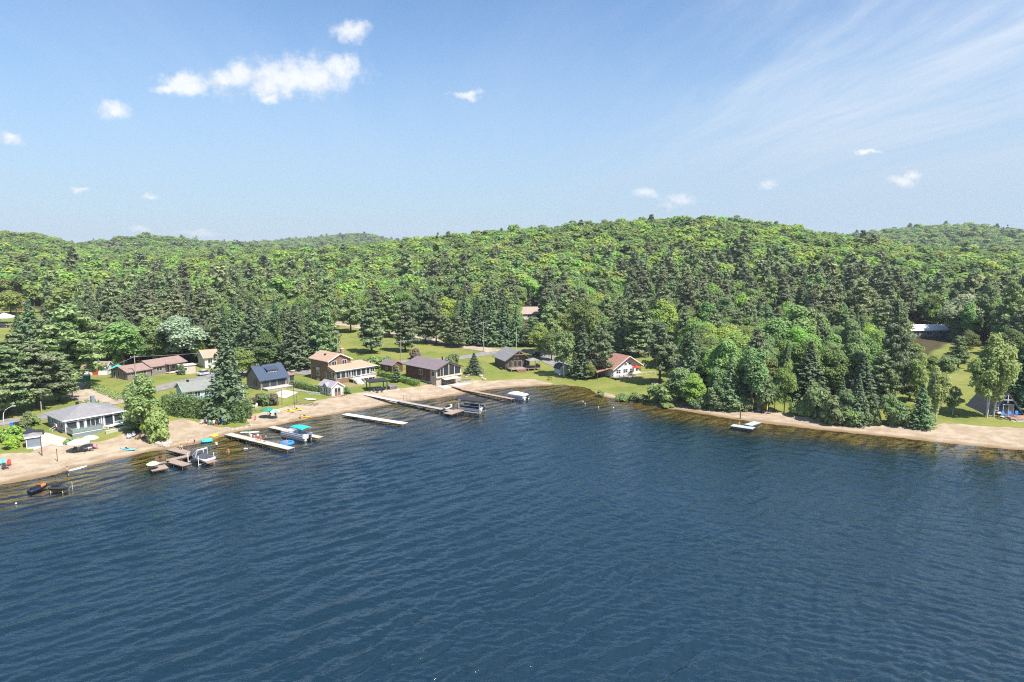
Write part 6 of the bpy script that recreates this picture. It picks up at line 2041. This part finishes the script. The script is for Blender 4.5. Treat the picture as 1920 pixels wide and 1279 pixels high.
person(517, 782, 'sit', 40, C['charcoal'], C['navy'], 'person in dark clothes under the blue parasol', hair=2)
person(507, 780, 'sit', -10, C['navy'], C['charcoal'], 'person in navy under the green parasol', hair=0)


# ------------------------------------------------------------------ garden and beach furniture
def parasol(px, py, r, h, m, label, closed=False, z=None, m2=None, ribs=8, name='parasol'):
    loc = ground(px, py)
    if z is not None: loc = Vector((*unproject(px, py, z), z))
    o = empty(name, loc, .3, label, 'parasol')
    MB().tube([(0, 0, 0), (0, 0, h)], .025, 6).build('pole', C['silver'], o)
    MB().tube([(0, 0, 0), (0, 0, .08)], .26, 10).build('base', C['charcoal'], o)
    if closed:
        MB().loft([[(math.cos(2 * math.pi * j / 8) * q, math.sin(2 * math.pi * j / 8) * q, z_) for j in range(8)] for q, z_ in ((.05, h * .38), (.14, h * .42), (.11, h * .75), (.02, h + .05))]).build('canopy', m, o)
        return o
    for k in range(ribs):
        a0, a1 = 2 * math.pi * k / ribs, 2 * math.pi * (k + 1) / ribs
        p0, p1 = (r * math.cos(a0), r * math.sin(a0)), (r * math.cos(a1), r * math.sin(a1))
        q0, q1 = (p0[0] * .5, p0[1] * .5), (p1[0] * .5, p1[1] * .5)
        z0, zm, zt = h - r * .36, h - r * .12, h
        MB().add([(0, 0, zt), (*q0, zm), (*q1, zm), (*p0, z0), (*p1, z0), (*p0, z0 - .12), (*p1, z0 - .12)], [(0, 1, 2), (1, 3, 4, 2), (3, 5, 6, 4)]).build('canopy_panel', (m2 if (m2 and k % 2) else m), o)
    MB().tube([(0, 0, h - .02), (0, 0, h + .1)], .03, 6).build('finial', C['silver'], o)
    return o


parasol(148, 847, 1.9, 2.5, C['paleblue'], 'large pale blue parasol on the sand below the glass deck')
parasol(170, 840, 1.5, 2.5, C['paleblue'], 'smaller pale blue parasol with white panels at the steps', m2=C['white'])
parasol(502, 784, 1.5, 2.5, C['green'], 'dark green parasol on the beach', )
parasol(515, 785, 1.25, 2.2, C['skyblue'], 'bright blue parasol beside the green one', m2=C['paleblue'])
parasol(1193, 700, 1.35, 2.3, C['red'], 'red parasol on the deck of the white gabled house', z=2.0)
parasol(1438, 776, 1.2, 2.5, C['yellow'], 'closed yellow parasol at the right beach table', closed=True)
parasol(287, 879, 1.05, 1.3, C['cream'], 'small cream parasol on the swim platform', z=.5)


def adirondack(px, py, rz, m, label, z=None, group=None):
    loc = ground(px, py)
    if z is not None: loc = Vector((*unproject(px, py, z), z))
    o = empty('adirondack_chair', loc, R(rz), label, 'chair', group)
    for i in range(4):
        t0, t1 = i / 4, (i + .85) / 4
        MB().add([(-.27, -.30 + .55 * t0, .38 - .12 * t0), (.27, -.30 + .55 * t0, .38 - .12 * t0), (.27, -.30 + .55 * t1, .38 - .12 * t1), (-.27, -.30 + .55 * t1, .38 - .12 * t1)], [(0, 1, 2, 3)]).build('seat_slat', m, o)
    for i in range(5):
        x0, x1 = -.30 + .12 * i, -.30 + .12 * i + .105
        zt = 1.0 + .06 * (2 - abs(i - 2))
        MB().add([(x0, .25, .25), (x1, .25, .25), (x1, .55, zt), (x0, .55, zt), (x0, .275, .25), (x1, .275, .25), (x1, .575, zt), (x0, .575, zt)], [(0, 1, 2, 3), (7, 6, 5, 4), (0, 4, 5, 1), (1, 5, 6, 2), (2, 6, 7, 3), (3, 7, 4, 0)]).build('back_slat', m, o)
    for s in (-1, 1):
        MB().box(s * .38 - .07, s * .38 + .07, -.42, .38, .56, .59).build('armrest', m, o)
        MB().box(s * .33 - .02, s * .33 + .02, -.36, -.26, 0, .56).build('leg', m, o)
        MB().add([(s * .30 - .02, -.3, .39), (s * .30 + .02, -.3, .39), (s * .30 + .02, .62, .02), (s * .30 - .02, .62, .02), (s * .30 - .02, -.3, .27), (s * .30 + .02, -.3, .27), (s * .30 + .02, .62, -.06), (s * .30 - .02, .62, -.06)], [(0, 1, 2, 3), (7, 6, 5, 4), (0, 4, 5, 1), (1, 5, 6, 2), (2, 6, 7, 3), (3, 7, 4, 0)]).build('leg', m, o)
    return o


adirondack(7, 872, 40, C['turquoise'], 'turquoise beach chair next to the red one')
adirondack(16, 874, 20, C['red'], 'red beach chair facing the lake')
adirondack(10, 880, 60, C['charcoal'], 'dark beach chair in front of the red one')
adirondack(243, 823, 40, C['silver'], 'grey slatted chair at the end of the fire circle')
adirondack(250, 820, 20, C['silver'], 'grey slatted chair against the retaining wall')
adirondack(259, 824, -20, C['brown'], 'brown slatted chair at the fire circle')
adirondack(268, 823, -40, C['brown'], 'brown slatted chair nearest the birch trunk')
adirondack(294, 868, 20, C['brown'], 'brown slatted chair at the outer end of the dock arm', z=.52)
adirondack(307, 865, 20, C['brown'], 'brown slatted chair at the inner end of the dock arm', z=.52)
adirondack(465, 766, 20, C['white'], 'white slatted chair on the lawn nearer the huge spruce')
adirondack(479, 765, -20, C['white'], 'white slatted chair on the lawn nearer the round hedge')
adirondack(1884, 781, 10, C['blue'], 'bright blue slatted chair by the A-frame doors', z=2.0)
adirondack(1896, 781, 0, C['blue'], 'bright blue slatted chair in the middle of the A-frame deck', z=2.0)
adirondack(1908, 780, -10, C['blue'], 'bright blue slatted chair at the far end of the A-frame deck', z=2.0)


def table(px, py, w, d, h, m, label, z=None, rz=20):
    loc = ground(px, py)
    if z is not None: loc = Vector((*unproject(px, py, z), z))
    o = empty('garden_table', loc, R(rz), label, 'table')
    MB().box(-w / 2, w / 2, -d / 2, d / 2, h - .05, h).build('table_top', m, o)
    for sx in (-1, 1):
        for sy in (-1, 1): MB().box(sx * (w / 2 - .1) - .03, sx * (w / 2 - .1) + .03, sy * (d / 2 - .1) - .03, sy * (d / 2 - .1) + .03, 0, h - .05).build('leg', m, o)


table(165, 846, 1.4, .9, .72, C['silver'], 'grey table under the pale blue parasols')
camp_chair(159, 848, -30, C['charcoal'], 'dark chair at the outer side of the parasol table')
camp_chair(172, 846, 40, C['charcoal'], 'dark chair at the far side of the parasol table')
camp_chair(180, 842, 60, C['pink'], 'pinkish chair beside the parasol table')
camp_chair(140, 848, 10, C['brown'], 'brown lounge chair in the shade of the large pale blue parasol')
table(837, 717, 1.8, 1.0, .74, C['navy'], 'dark patio table under the chalet awning')
camp_chair(829, 718, 60, C['silver'], 'grey patio chair at the near end of the chalet table')
camp_chair(840, 720, 10, C['silver'], 'grey patio chair before the chalet table')
camp_chair(848, 717, -70, C['silver'], 'grey patio chair at the far end of the chalet table')
table(711, 733, 1.6, 1.0, .74, C['charcoal'], 'dark table under the black gazebo')
for px, py, n in ((702, 735, 'at the near end'), (708, 737, 'before the lake side'), (716, 736, 'at the lake corner'), (721, 732, 'at the far end')):
    camp_chair(px, py, (px * 41) % 90 - 45, C['navy'], 'navy chair under the black gazebo ' + n)
table(1433, 775, 1.3, .9, .72, C['navy'], 'dark table beside the closed yellow parasol')
camp_chair(1424, 774, 50, C['pink'], 'reddish chair at the right beach table')
camp_chair(1443, 776, -40, C['charcoal'], 'dark chair at the right beach table')
table(1031, 713, 1.2, .8, .9, C['charcoal'], 'dark standing table on the grass beside the log cabin')


def utility_pole(px, base, top, label, arm=True, m=None, lamp=False, r=.13):
    loc = ground(px, base)
    h = top_at(loc, px, top) - loc.z
    o = empty('utility_pole', loc, .4, label, 'pole')
    m = m or mat('weathered_pole', (.34, .30, .26), .9, .2)
    MB().tube([(0, 0, -.5), (0, 0, h)], [r * 1.2, r * .8], 8).build('shaft', m, o)
    if arm:
        MB().bar((-1.0, 0, h - .5), (1.0, 0, h - .5), .12).build('crossarm', m, o)
        for x in (-.9, 0, .9): MB().tube([(x, 0, h - .44), (x, 0, h - .25)], .06, 6).build('insulator', OFFW, o)
    if lamp:
        MB().tube([(0, 0, h * .78), (.9, 0, h * .86), (2.0, 0, h * .86)], .04, 6).build('lamp_arm', C['silver'], o)
        MB().box(1.8, 2.5, -.12, .12, h * .85, h * .88).build('lamp_head', C['silver'], o)
    return loc + Vector((0, 0, h - .4))


A1 = utility_pole(907, 659, 602, 'roadside utility pole with lamp at the gravel road junction', lamp=True)
A2 = utility_pole(752, 684, 637, 'utility pole on the lawn behind the chalet')
A3 = utility_pole(634, 690, 626, 'utility pole behind the brown two-storey house')
A4 = utility_pole(255, 712, 666, 'utility pole in front of the long bungalow')
A5 = utility_pole(968, 662, 618, 'bare pale lamp post behind the log cabin', arm=False, m=C['silver'], r=.09)
A6 = utility_pole(136, 745, 690, 'utility pole among the lane side pines')
utility_pole(78, 772, 753, 'short grey meter post behind the grey cottage', arm=False)
utility_pole(1003, 700, 672, 'thin pole beside the log cabin deck', arm=False, r=.05)


def wire(a, b, label, sag=1.2):
    o = empty('power_line', a, 0, label, 'cable')
    pts = [(a.lerp(b, t) - a + Vector((0, 0, -sag * 4 * t * (1 - t)))) for t in [i / 14 for i in range(15)]]
    MB().tube(pts, .02, 5).build('cable', C['silver'], o)


wire(A1, A2, 'overhead cable between junction pole and lawn pole')
wire(A2, A3, 'overhead cable between lawn pole and brown house pole')
wire(A3, A4, 'overhead cable across the slate blue cottage yard')
wire(A4, A6, 'overhead cable between bungalow pole and lane pines')
wire(A1, A5 + Vector((0, 0, -1)), 'overhead cable between junction pole and bare lamp post', .5)


def street_lamp():
    loc = ground(9, 812)
    o = empty('street_lamp', loc, 0, 'curved white street lamp beside the lane', 'street lamp')
    MB().tube([(0, 0, -.3), (0, 0, 3.2), (.15, 0, 4.1), (.6, 0, 4.75), (1.3, 0, 5.2), (2.1, 0, 5.55)], [.09, .07, .06, .055, .05, .05], 8).build('pole', C['white'], o, True)
    MB().box(1.95, 2.7, -.13, .13, 5.5, 5.64).build('lamp_head', C['silver'], o)


street_lamp()


def bin_(px, py, m, label):
    loc = ground(px, py)
    o = empty('wheeled_bin', loc, .4, label, 'bin')
    MB().loft([[(-.25, -.3, .06), (.25, -.3, .06), (.25, .3, .06), (-.25, .3, .06)], [(-.32, -.38, 1.0), (.32, -.38, 1.0), (.32, .38, 1.0), (-.32, .38, 1.0)]]).build('body', m, o)
    MB().prism([(-.42, 1.0), (.42, 1.0), (.42, 1.06), (-.2, 1.14), (-.42, 1.1)], 'x', -.36, .36).build('lid', m, o)
    for x in (-.28, .28): MB().tube([(x - .03, .3, .12), (x + .03, .3, .12)], .12, 10).build('wheel', BLACK, o)


bin_(23, 802, C['blue'], 'blue wheeled bin beside the lane')
bin_(32, 801, C['charcoal'], 'dark wheeled bin next to the blue one')


def car(px, py, rz, m, label, L=4.6):
    loc = ground(px, py)
    o = empty('parked_car', loc, R(rz), label, 'car')
    k = L / 4.6
    MB().prism([(-2.3 * k, .35), (2.3 * k, .35), (2.3 * k, .72), (1.35 * k, .92), (-2.1 * k, .98), (-2.3 * k, .8)], 'y', -.9, .9).build('body', m, o)
    cb = MB().add([(-1.75 * k, -.85, .97), (.95 * k, -.85, .93), (.95 * k, .85, .93), (-1.75 * k, .85, .97), (-1.2 * k, -.7, 1.5), (.2 * k, -.7, 1.5), (.2 * k, .7, 1.5), (-1.2 * k, .7, 1.5)], [(0, 1, 5, 4), (1, 2, 6, 5), (2, 3, 7, 6), (3, 0, 4, 7)]).build('window_band', GLASS, o)
    MB().add([(-1.25 * k, -.72, 1.5), (.25 * k, -.72, 1.5), (.25 * k, .72, 1.5), (-1.25 * k, .72, 1.5), (-1.15 * k, -.62, 1.56), (.15 * k, -.62, 1.56), (.15 * k, .62, 1.56), (-1.15 * k, .62, 1.56)], [(3, 2, 1, 0), (4, 5, 6, 7), (0, 1, 5, 4), (1, 2, 6, 5), (2, 3, 7, 6), (3, 0, 4, 7)]).build('roof', m, o)
    for x in (-1.4 * k, 1.4 * k):
        for y in (-.86, .86):
            w = MB().tube([(x, y - .1, .33), (x, y + .1, .33)], .33, 14).build('wheel', BLACK, o)
            MB().tube([(x, y - .115, .33), (x, y + .115, .33)], .19, 10).build('rim', C['silver'], w)
    for y in (-.62, .62): MB().box(2.28 * k, 2.32 * k, y - .18, y + .18, .58, .70).build('headlight', OFFW, o)


car(58, 817, 40, C['charcoal'], 'dark car parked behind the small grey shed', 4.4)
car(1010, 668, 10, C['charcoal'], 'dark car parked under trees behind the log cabin')
car(6, 614, 20, C['navy'], 'dark car parked beside the white party tent')
car(385, 703, 60, C['silver'], 'silver car parked behind the huge spruce')


def post(px, base, top, m, label, r=.07, name='wooden_post'):
    loc = ground(px, base)
    h = max(.5, top_at(loc, px, top) - loc.z)
    o = empty(name, loc, 0, label, 'post')
    MB().tube([(0, 0, -.4), (0, 0, h)], [r * 1.1, r], 7).build('shaft', m, o)
    MB().tube([(0, 0, h - .02), (0, 0, h + .05)], r * 1.25, 7).build('cap', m, o)


post(79, 855, 818, C['brown'], 'tall brown net post beside the small grey shed', .09)
post(108, 866, 842, C['brown'], 'shorter brown net post on open sand', .06)
post(529, 759, 731, C['charcoal'], 'dark lamp post on the lawn below the round hedge', .05)
post(552, 766, 716, C['charcoal'], 'tallest dark pole by the weathered boat rails', .05)
post(557, 760, 742, C['charcoal'], 'short dark pole by the weathered boat rails', .05)
post(1388, 786, 772, C['brown'], 'dark mooring post at the right waterline', .12)
post(1386, 799, 791, C['cream'], 'cream ladder post on the grey floating dock', .05)
post(826, 723, 690, C['silver'], 'pale birdhouse pole before the chalet wall', .06)


def boat_rails():
    loc = ground(556, 758)
    o = empty('boat_rails', loc, R(-14), 'weathered wooden boat rails on the shore grass', 'rack')
    for y in (0, 1.3): MB().bar((-1, y, .5), (5.2, y, .2), .12, .14).build('rail', TANWOOD, o)
    for x in (-.6, .8, 2.2, 3.6, 4.8):
        MB().bar((x, -.1, .36 - x * .045), (x, 1.4, .36 - x * .045), .10).build('crosspiece', TANWOOD, o)
        for y in (0, 1.3): MB().box(x - .05, x + .05, y - .05, y + .05, -.3, .4 - x * .045).build('leg', TANWOOD, o)


boat_rails()
kayak(582, 750, (24, 2), C['white'], 'upturned white dinghy on the boat rails grass', 3.2, 1.2, name='dinghy', cat='boat', cockpit=False)


def rock(px, py, s, label, group, seed):
    loc = ground(px, py)
    rng = np.random.RandomState(seed)
    o = empty('boulder', loc, rng.random() * 6, label, 'boulder', group)
    rings = []
    for q, z in ((.75, -.2), (1.0, .15), (.85, .5), (.4, .75)):
        rings.append([(math.cos(2 * math.pi * j / 8) * s * q * rng.uniform(.8, 1.15), math.sin(2 * math.pi * j / 8) * s * q * rng.uniform(.8, 1.15), s * z * rng.uniform(.9, 1.1)) for j in range(8)])
    MB().loft(rings).build('stone', STONE, o)


for i, (px, py) in enumerate([(874, 707), (879, 704), (884, 703), (893, 702), (898, 704), (902, 706), (904, 709), (908, 712)]):
    rock(px, py, .5 + .12 * (i % 3), 'boulder edging the rock garden under the small spruce', 'boulders around the rock garden', i)
for i, (px, py) in enumerate([(296, 832), (302, 830), (308, 836), (313, 838), (316, 832), (312, 828), (289, 828), (283, 824)]):
    rock(px, py, .7 + .15 * (i % 3), 'grey boulder of the stone bank below the lime shrub', 'boulders of the stone bank', 20 + i)
for i, (px, py) in enumerate([(428, 804), (436, 806), (444, 806), (452, 803), (462, 802), (470, 798)]):
    rock(px, py, .35 + .08 * (i % 3), 'small pale stone below the clipped hedge end', 'stones below the clipped hedge', 40 + i)


def fire_pit():
    loc = ground(1228, 720)
    o = empty('fire_pit', loc, 0, 'round stone fire pit with orange sand beside the big pine', 'fire pit')
    for k in range(10):
        a = 2 * math.pi * k / 10
        MB().box(math.cos(a) * .8 - .2, math.cos(a) * .8 + .2, math.sin(a) * .8 - .2, math.sin(a) * .8 + .2, -.1, .28).build('stone', STONE, o)
    MB().prism([(math.cos(2 * math.pi * k / 12) * .62, math.sin(2 * math.pi * k / 12) * .62) for k in range(12)], 'z', -.05, .12).build('sand_bed', mat('orange_sand', (.55, .27, .11), .9), o)


fire_pit()


def barbecue():
    x, y = unproject(1872, 778, 1.9)
    o = empty('barbecue', (x, y, gz(x, y)), .2, 'black barbecue grill beside the A-frame wall', 'grill')
    MB().box(-.45, .45, -.3, .3, .45, .9).build('fire_box', BLACK, o)
    MB().prism([(-.32, .9), (.32, .9), (.28, 1.15), (0, 1.25), (-.28, 1.15)], 'x', -.45, .45).build('lid', C['silver'], o)
    for x_ in (-.4, .4):
        for y_ in (-.25, .25): MB().box(x_ - .03, x_ + .03, y_ - .03, y_ + .03, 0, .45).build('leg', BLACK, o)
    MB().box(.47, .9, -.28, .28, .82, .86).build('side_shelf', C['silver'], o)


barbecue()


def log_pile():
    loc = ground(1503, 786)
    o = empty('log_pile', loc, R(-24), 'weathered driftwood logs lying on the right beach', 'log pile')
    for i, (y, z, l) in enumerate(((0, .12, 4.6), (.3, .12, 4.0), (.6, .12, 4.3), (.18, .34, 3.8), (.45, .34, 3.4))):
        MB().tube([(-l / 2 + .1 * i, y, z), (l / 2, y + .04, z)], [.13, .10], 8).build('log', mat('driftwood', (.30, .255, .215), .9, .2), o)


log_pile()


# ------------------------------------------------------------------ the woods
def clear(px, py, r, z=2.0):
    x, y = unproject(px, py, z)
    CLEAR.append((x, y, r))


for a in [(15, 612, 16), (30, 600, 9), (128, 585, 12), (1000, 602, 9), (1740, 645, 12), (1712, 640, 8), (1000, 618, 10), (1275, 655, 6), (1580, 700, 14), (1700, 700, 18), (1800, 700, 20), (1830, 740, 20), (1180, 690, 12), (1130, 690, 12), (1010, 664, 9)]:
    clear(*a)


ZONES = [(130, 'behind the white party tent'), (330, 'behind the white shed with red door'), (460, 'behind the long brown bungalow'), (640, 'behind the slate blue roofed cottage'), (800, 'behind the open lawn'),
         (960, 'behind the gravel road row of pines'), (1090, 'around the tan roofed house'), (1290, 'behind the red roofed house'), (1400, 'above the floating dock'), (1520, 'behind the beach table'),
         (1650, 'behind the log pile'), (1800, 'around the long white roof'), (9999, 'behind the A-frame cabin')]


def sow():
    rng = np.random.RandomState(12)
    X, Y, Sp = [], [], []
    r = 150.0
    while r < 3100:
        sp = 5.0 if r < 330 else 6.2 if r < 430 else 7.6 if r < 850 else 9.0 if r < 1250 else 15.0
        n = int(R(84) * r / sp)
        a = np.linspace(-R(42), R(42), n) + rng.normal(size=n) * 0.28 * sp / r
        rr = r + rng.normal(size=n) * 0.28 * sp
        X.append(rr * np.sin(a)); Y.append(rr * np.cos(a)); Sp.append(np.full(n, sp))
        r += sp * 0.95
    X, Y, Sp = np.concatenate(X), np.concatenate(Y), np.concatenate(Sp)
    ok = (wood_mask(X, Y) > 0) & (shore_distance(X, Y) > 14)
    rd = np.array(ROAD + GRAVEL_ROAD[::-1][:0])
    ok &= (poly_dist(X, Y, ROAD) > 6.0) & (poly_dist(X, Y, GRAVEL_ROAD) > 6.5)
    for (cx, cy, cr) in CLEAR + TAKEN:
        ok &= (X - cx) ** 2 + (Y - cy) ** 2 > cr * cr
    X, Y, Sp = X[ok], Y[ok], Sp[ok]
    Z = terrain(X, Y)
    Rg = np.hypot(X, Y)
    A = np.arctan2(X, Y)
    # leave out what hills and nearer trees hide for good
    bins = np.clip(((A + R(43)) / R(86) * 160).astype(int), 0, 159)
    order = np.argsort(Rg)
    hid = np.zeros(len(X), bool)
    best = np.full(160, -9.0)
    blk = np.zeros(160)
    for i in order:
        b = bins[i]
        e_top = (Z[i] + 17 - CAM_H) / Rg[i]
        if Rg[i] > 380 and e_top < best[b] - 0.004: hid[i] = True
        e = (Z[i] + 7 - CAM_H) / Rg[i]
        if e > best[b]: best[b] = e
    X, Y, Z, Rg, A, Sp = [q[~hid] for q in (X, Y, Z, Rg, A, Sp)]
    n = len(X)
    PXs = 960 + FPX * X / Y * math.cos(PITCH)
    patch = vnoise(X / 38, Y / 38, 21)
    u = rng.random(n)
    kind = np.full(n, 'maple', dtype=object)
    hillside = (Rg > 350) & ((PXs > 700) | (Rg > 700))
    # mixed belt at the foot of the hill and on the left plain
    conif = np.where(PXs > 1180, np.interp(Rg, [180, 240, 290, 345, 395, 440], [.12, .30, .70, .60, .22, .03]), np.interp(Rg, [200, 300, 420, 600, 900], [.75, .55, .35, .18, .08]))
    mid = (PXs > 620) & (PXs < 1180)
    conif = np.where(mid, np.interp(Rg, [230, 280, 330, 400], [.75, .55, .22, .08]), conif)
    conif = np.clip(conif + np.where(Rg < 420, .36, .04) * patch, 0.006, 0.97)
    conif = np.where((Rg > 440) & (Rg < 1300), conif * .3, conif)
    isc = u < conif
    u2 = rng.random(n)
    right = PXs > 1180
    kind[isc] = np.where(right[isc], np.where(u2[isc] < .62, 'redpine', np.where(u2[isc] < .86, 'spruce', 'pine')), np.where(u2[isc] < .42, 'spruce', np.where(u2[isc] < .72, 'redpine', 'pine')))
    dec = ~isc
    kind[dec] = np.where(u2[dec] < np.where(Rg[dec] > 420, .20, .45), 'aspen', 'maple')
    kind[(u2 > .994) & (Rg < 600)] = 'dead'
    hh = {'maple': 12.5, 'aspen': 13.0, 'spruce': 14.5, 'redpine': 16.5, 'pine': 16.0, 'dead': 13.0}
    ww = {'maple': 8.8, 'aspen': 6.0, 'spruce': 5.6, 'redpine': 6.2, 'pine': 8.2, 'dead': 4.0}
    big = rng.normal(size=n)
    H = np.array([hh[k] for k in kind]) * np.clip(1 + .16 * big, .62, 1.5)
    W = np.array([ww[k] for k in kind]) * np.clip(1 + .20 * big + .10 * rng.normal(size=n), .6, 1.6) * np.clip(Sp / 6.0, .95, 1.9)
    H = np.where(Rg > 1250, H * 1.25, H)
    # the largest in the picture become trees of their own, the rest the woods behind
    idx = np.argsort(Rg)
    inview = [i for i in idx if -40 < PXs[i] < 1960]
    single = inview[:190]
    words = {'maple': 'green maple', 'aspen': 'light green aspen', 'spruce': 'dark spruce', 'redpine': 'olive red pine', 'pine': 'grey green white pine', 'dead': 'dead brown spruce'}
    for i in single:
        k = kind[i]
        where = next(w for lim, w in ZONES if PXs[i] < lim)
        size = 'tall ' if H[i] > hh[k] * 1.09 else 'short ' if H[i] < hh[k] * .91 else ''
        plant_at(k, (X[i], Y[i], Z[i] - .1), H[i], W[i], size + words[k] + ' in the wood ' + where, words[k] + 's in the wood ' + where)
    rest = np.ones(n, bool)
    rest[single] = False
    stuff_words = {'maple': 'maple_wood', 'aspen': 'aspen_wood', 'spruce': 'spruce_wood', 'redpine': 'red_pine_wood', 'pine': 'white_pine_wood', 'dead': 'dead_spruce_wood'}
    for k in hh:
        for var in range(4 if k != 'dead' else 1):
            for lod in ('near', 'far'):
                sel = rest & (kind == k) & ((np.arange(n) % 4 == var) | (k == 'dead')) & ((Rg < 330) if lod == 'near' else (Rg >= 330))
                if not sel.any(): continue
                tm, cm, H0, W0 = make_proto(k, var, lod)
                scatter(stuff_words[k], X[sel], Y[sel], Z[sel] - 0.2, W[sel] / W0, H[sel] / H0, tm, cm, rng, words[k] + 's massed in the forest ' + ('behind the houses' if lod == 'near' else 'up to the hilltops'))
    return n


def scatter(name, X, Y, Z, sw, sh, tm, cm, rng, label):
    """a wood nobody could count: one object whose points carry tree copies"""
    me = bpy.data.meshes.new(name)
    me.vertices.add(len(X))
    me.vertices.foreach_set('co', np.stack([X, Y, Z], 1).astype(np.float32).ravel())
    a = me.attributes.new('size', 'FLOAT_VECTOR', 'POINT')
    a.data.foreach_set('vector', np.stack([sw, sw, sh], 1).astype(np.float32).ravel())
    b = me.attributes.new('turn', 'FLOAT_VECTOR', 'POINT')
    b.data.foreach_set('vector', np.stack([np.zeros(len(X)), np.zeros(len(X)), rng.random(len(X)) * 6.283], 1).astype(np.float32).ravel())
    o = mesh_obj(name, me, None)
    # one joined tree mesh: crown faces and trunk faces, each with its material
    jm = bpy.data.meshes.new(name + '_tree')
    cv = np.empty(len(cm.vertices) * 3, np.float32); cm.vertices.foreach_get('co', cv)
    tv = np.empty(len(tm.vertices) * 3, np.float32); tm.vertices.foreach_get('co', tv)
    nc = len(cm.vertices)
    vs = np.concatenate([cv, tv]).reshape(-1, 3)
    fs = [tuple(p.vertices) for p in cm.polygons] + [tuple(i + nc for i in p.vertices) for p in tm.polygons]
    jm.from_pydata(vs.tolist(), [], fs)
    jm.materials.append(cm.materials[0]); jm.materials.append(tm.materials[0])
    jm.polygons.foreach_set('material_index', np.array([0] * len(cm.polygons) + [1] * len(tm.polygons), dtype=np.int32))
    jm.update()
    src = bpy.data.objects.new(name + '_tree', jm)
    ng = bpy.data.node_groups.new(name, 'GeometryNodeTree')
    ng.interface.new_socket('Geometry', in_out='INPUT', socket_type='NodeSocketGeometry')
    ng.interface.new_socket('Geometry', in_out='OUTPUT', socket_type='NodeSocketGeometry')
    gi, go = ng.nodes.new('NodeGroupInput'), ng.nodes.new('NodeGroupOutput')
    oi = ng.nodes.new('GeometryNodeObjectInfo'); oi.inputs[0].default_value = src; oi.inputs[1].default_value = False
    ip = ng.nodes.new('GeometryNodeInstanceOnPoints')
    s1 = ng.nodes.new('GeometryNodeInputNamedAttribute'); s1.data_type = 'FLOAT_VECTOR'; s1.inputs[0].default_value = 'size'
    s2 = ng.nodes.new('GeometryNodeInputNamedAttribute'); s2.data_type = 'FLOAT_VECTOR'; s2.inputs[0].default_value = 'turn'
    L = ng.links.new
    L(gi.outputs[0], ip.inputs['Points']); L(oi.outputs['Geometry'], ip.inputs['Instance'])
    L(s1.outputs[0], ip.inputs['Scale']); L(s2.outputs[0], ip.inputs['Rotation']); L(ip.outputs[0], go.inputs[0])
    md = o.modifiers.new('scatter', 'NODES')
    md.node_group = ng
    tag(o, label, 'forest', None, 'stuff')




N_WOOD = sow()


# ------------------------------------------------------------------ the air
def haze():
    m = bpy.data.materials.new('haze')
    m.use_nodes = True
    t = NT(m.node_tree)
    t.n.clear()
    v = t.new('ShaderNodeVolumePrincipled', ins={'Color': (0.80, 0.89, 1.0, 1), 'Density': HAZE_DENSITY, 'Anisotropy': 0.1})
    out = t.new('ShaderNodeOutputMaterial')
    t.l.new(v.outputs[0], out.inputs['Volume'])
    o = MB().box(-7000, 7000, -300, 7000, -8, 150).build('haze', m)
    tag(o, 'thin summer haze over the lake and hills', 'haze', None, 'stuff')


HAZE_DENSITY = 0.0001
haze()
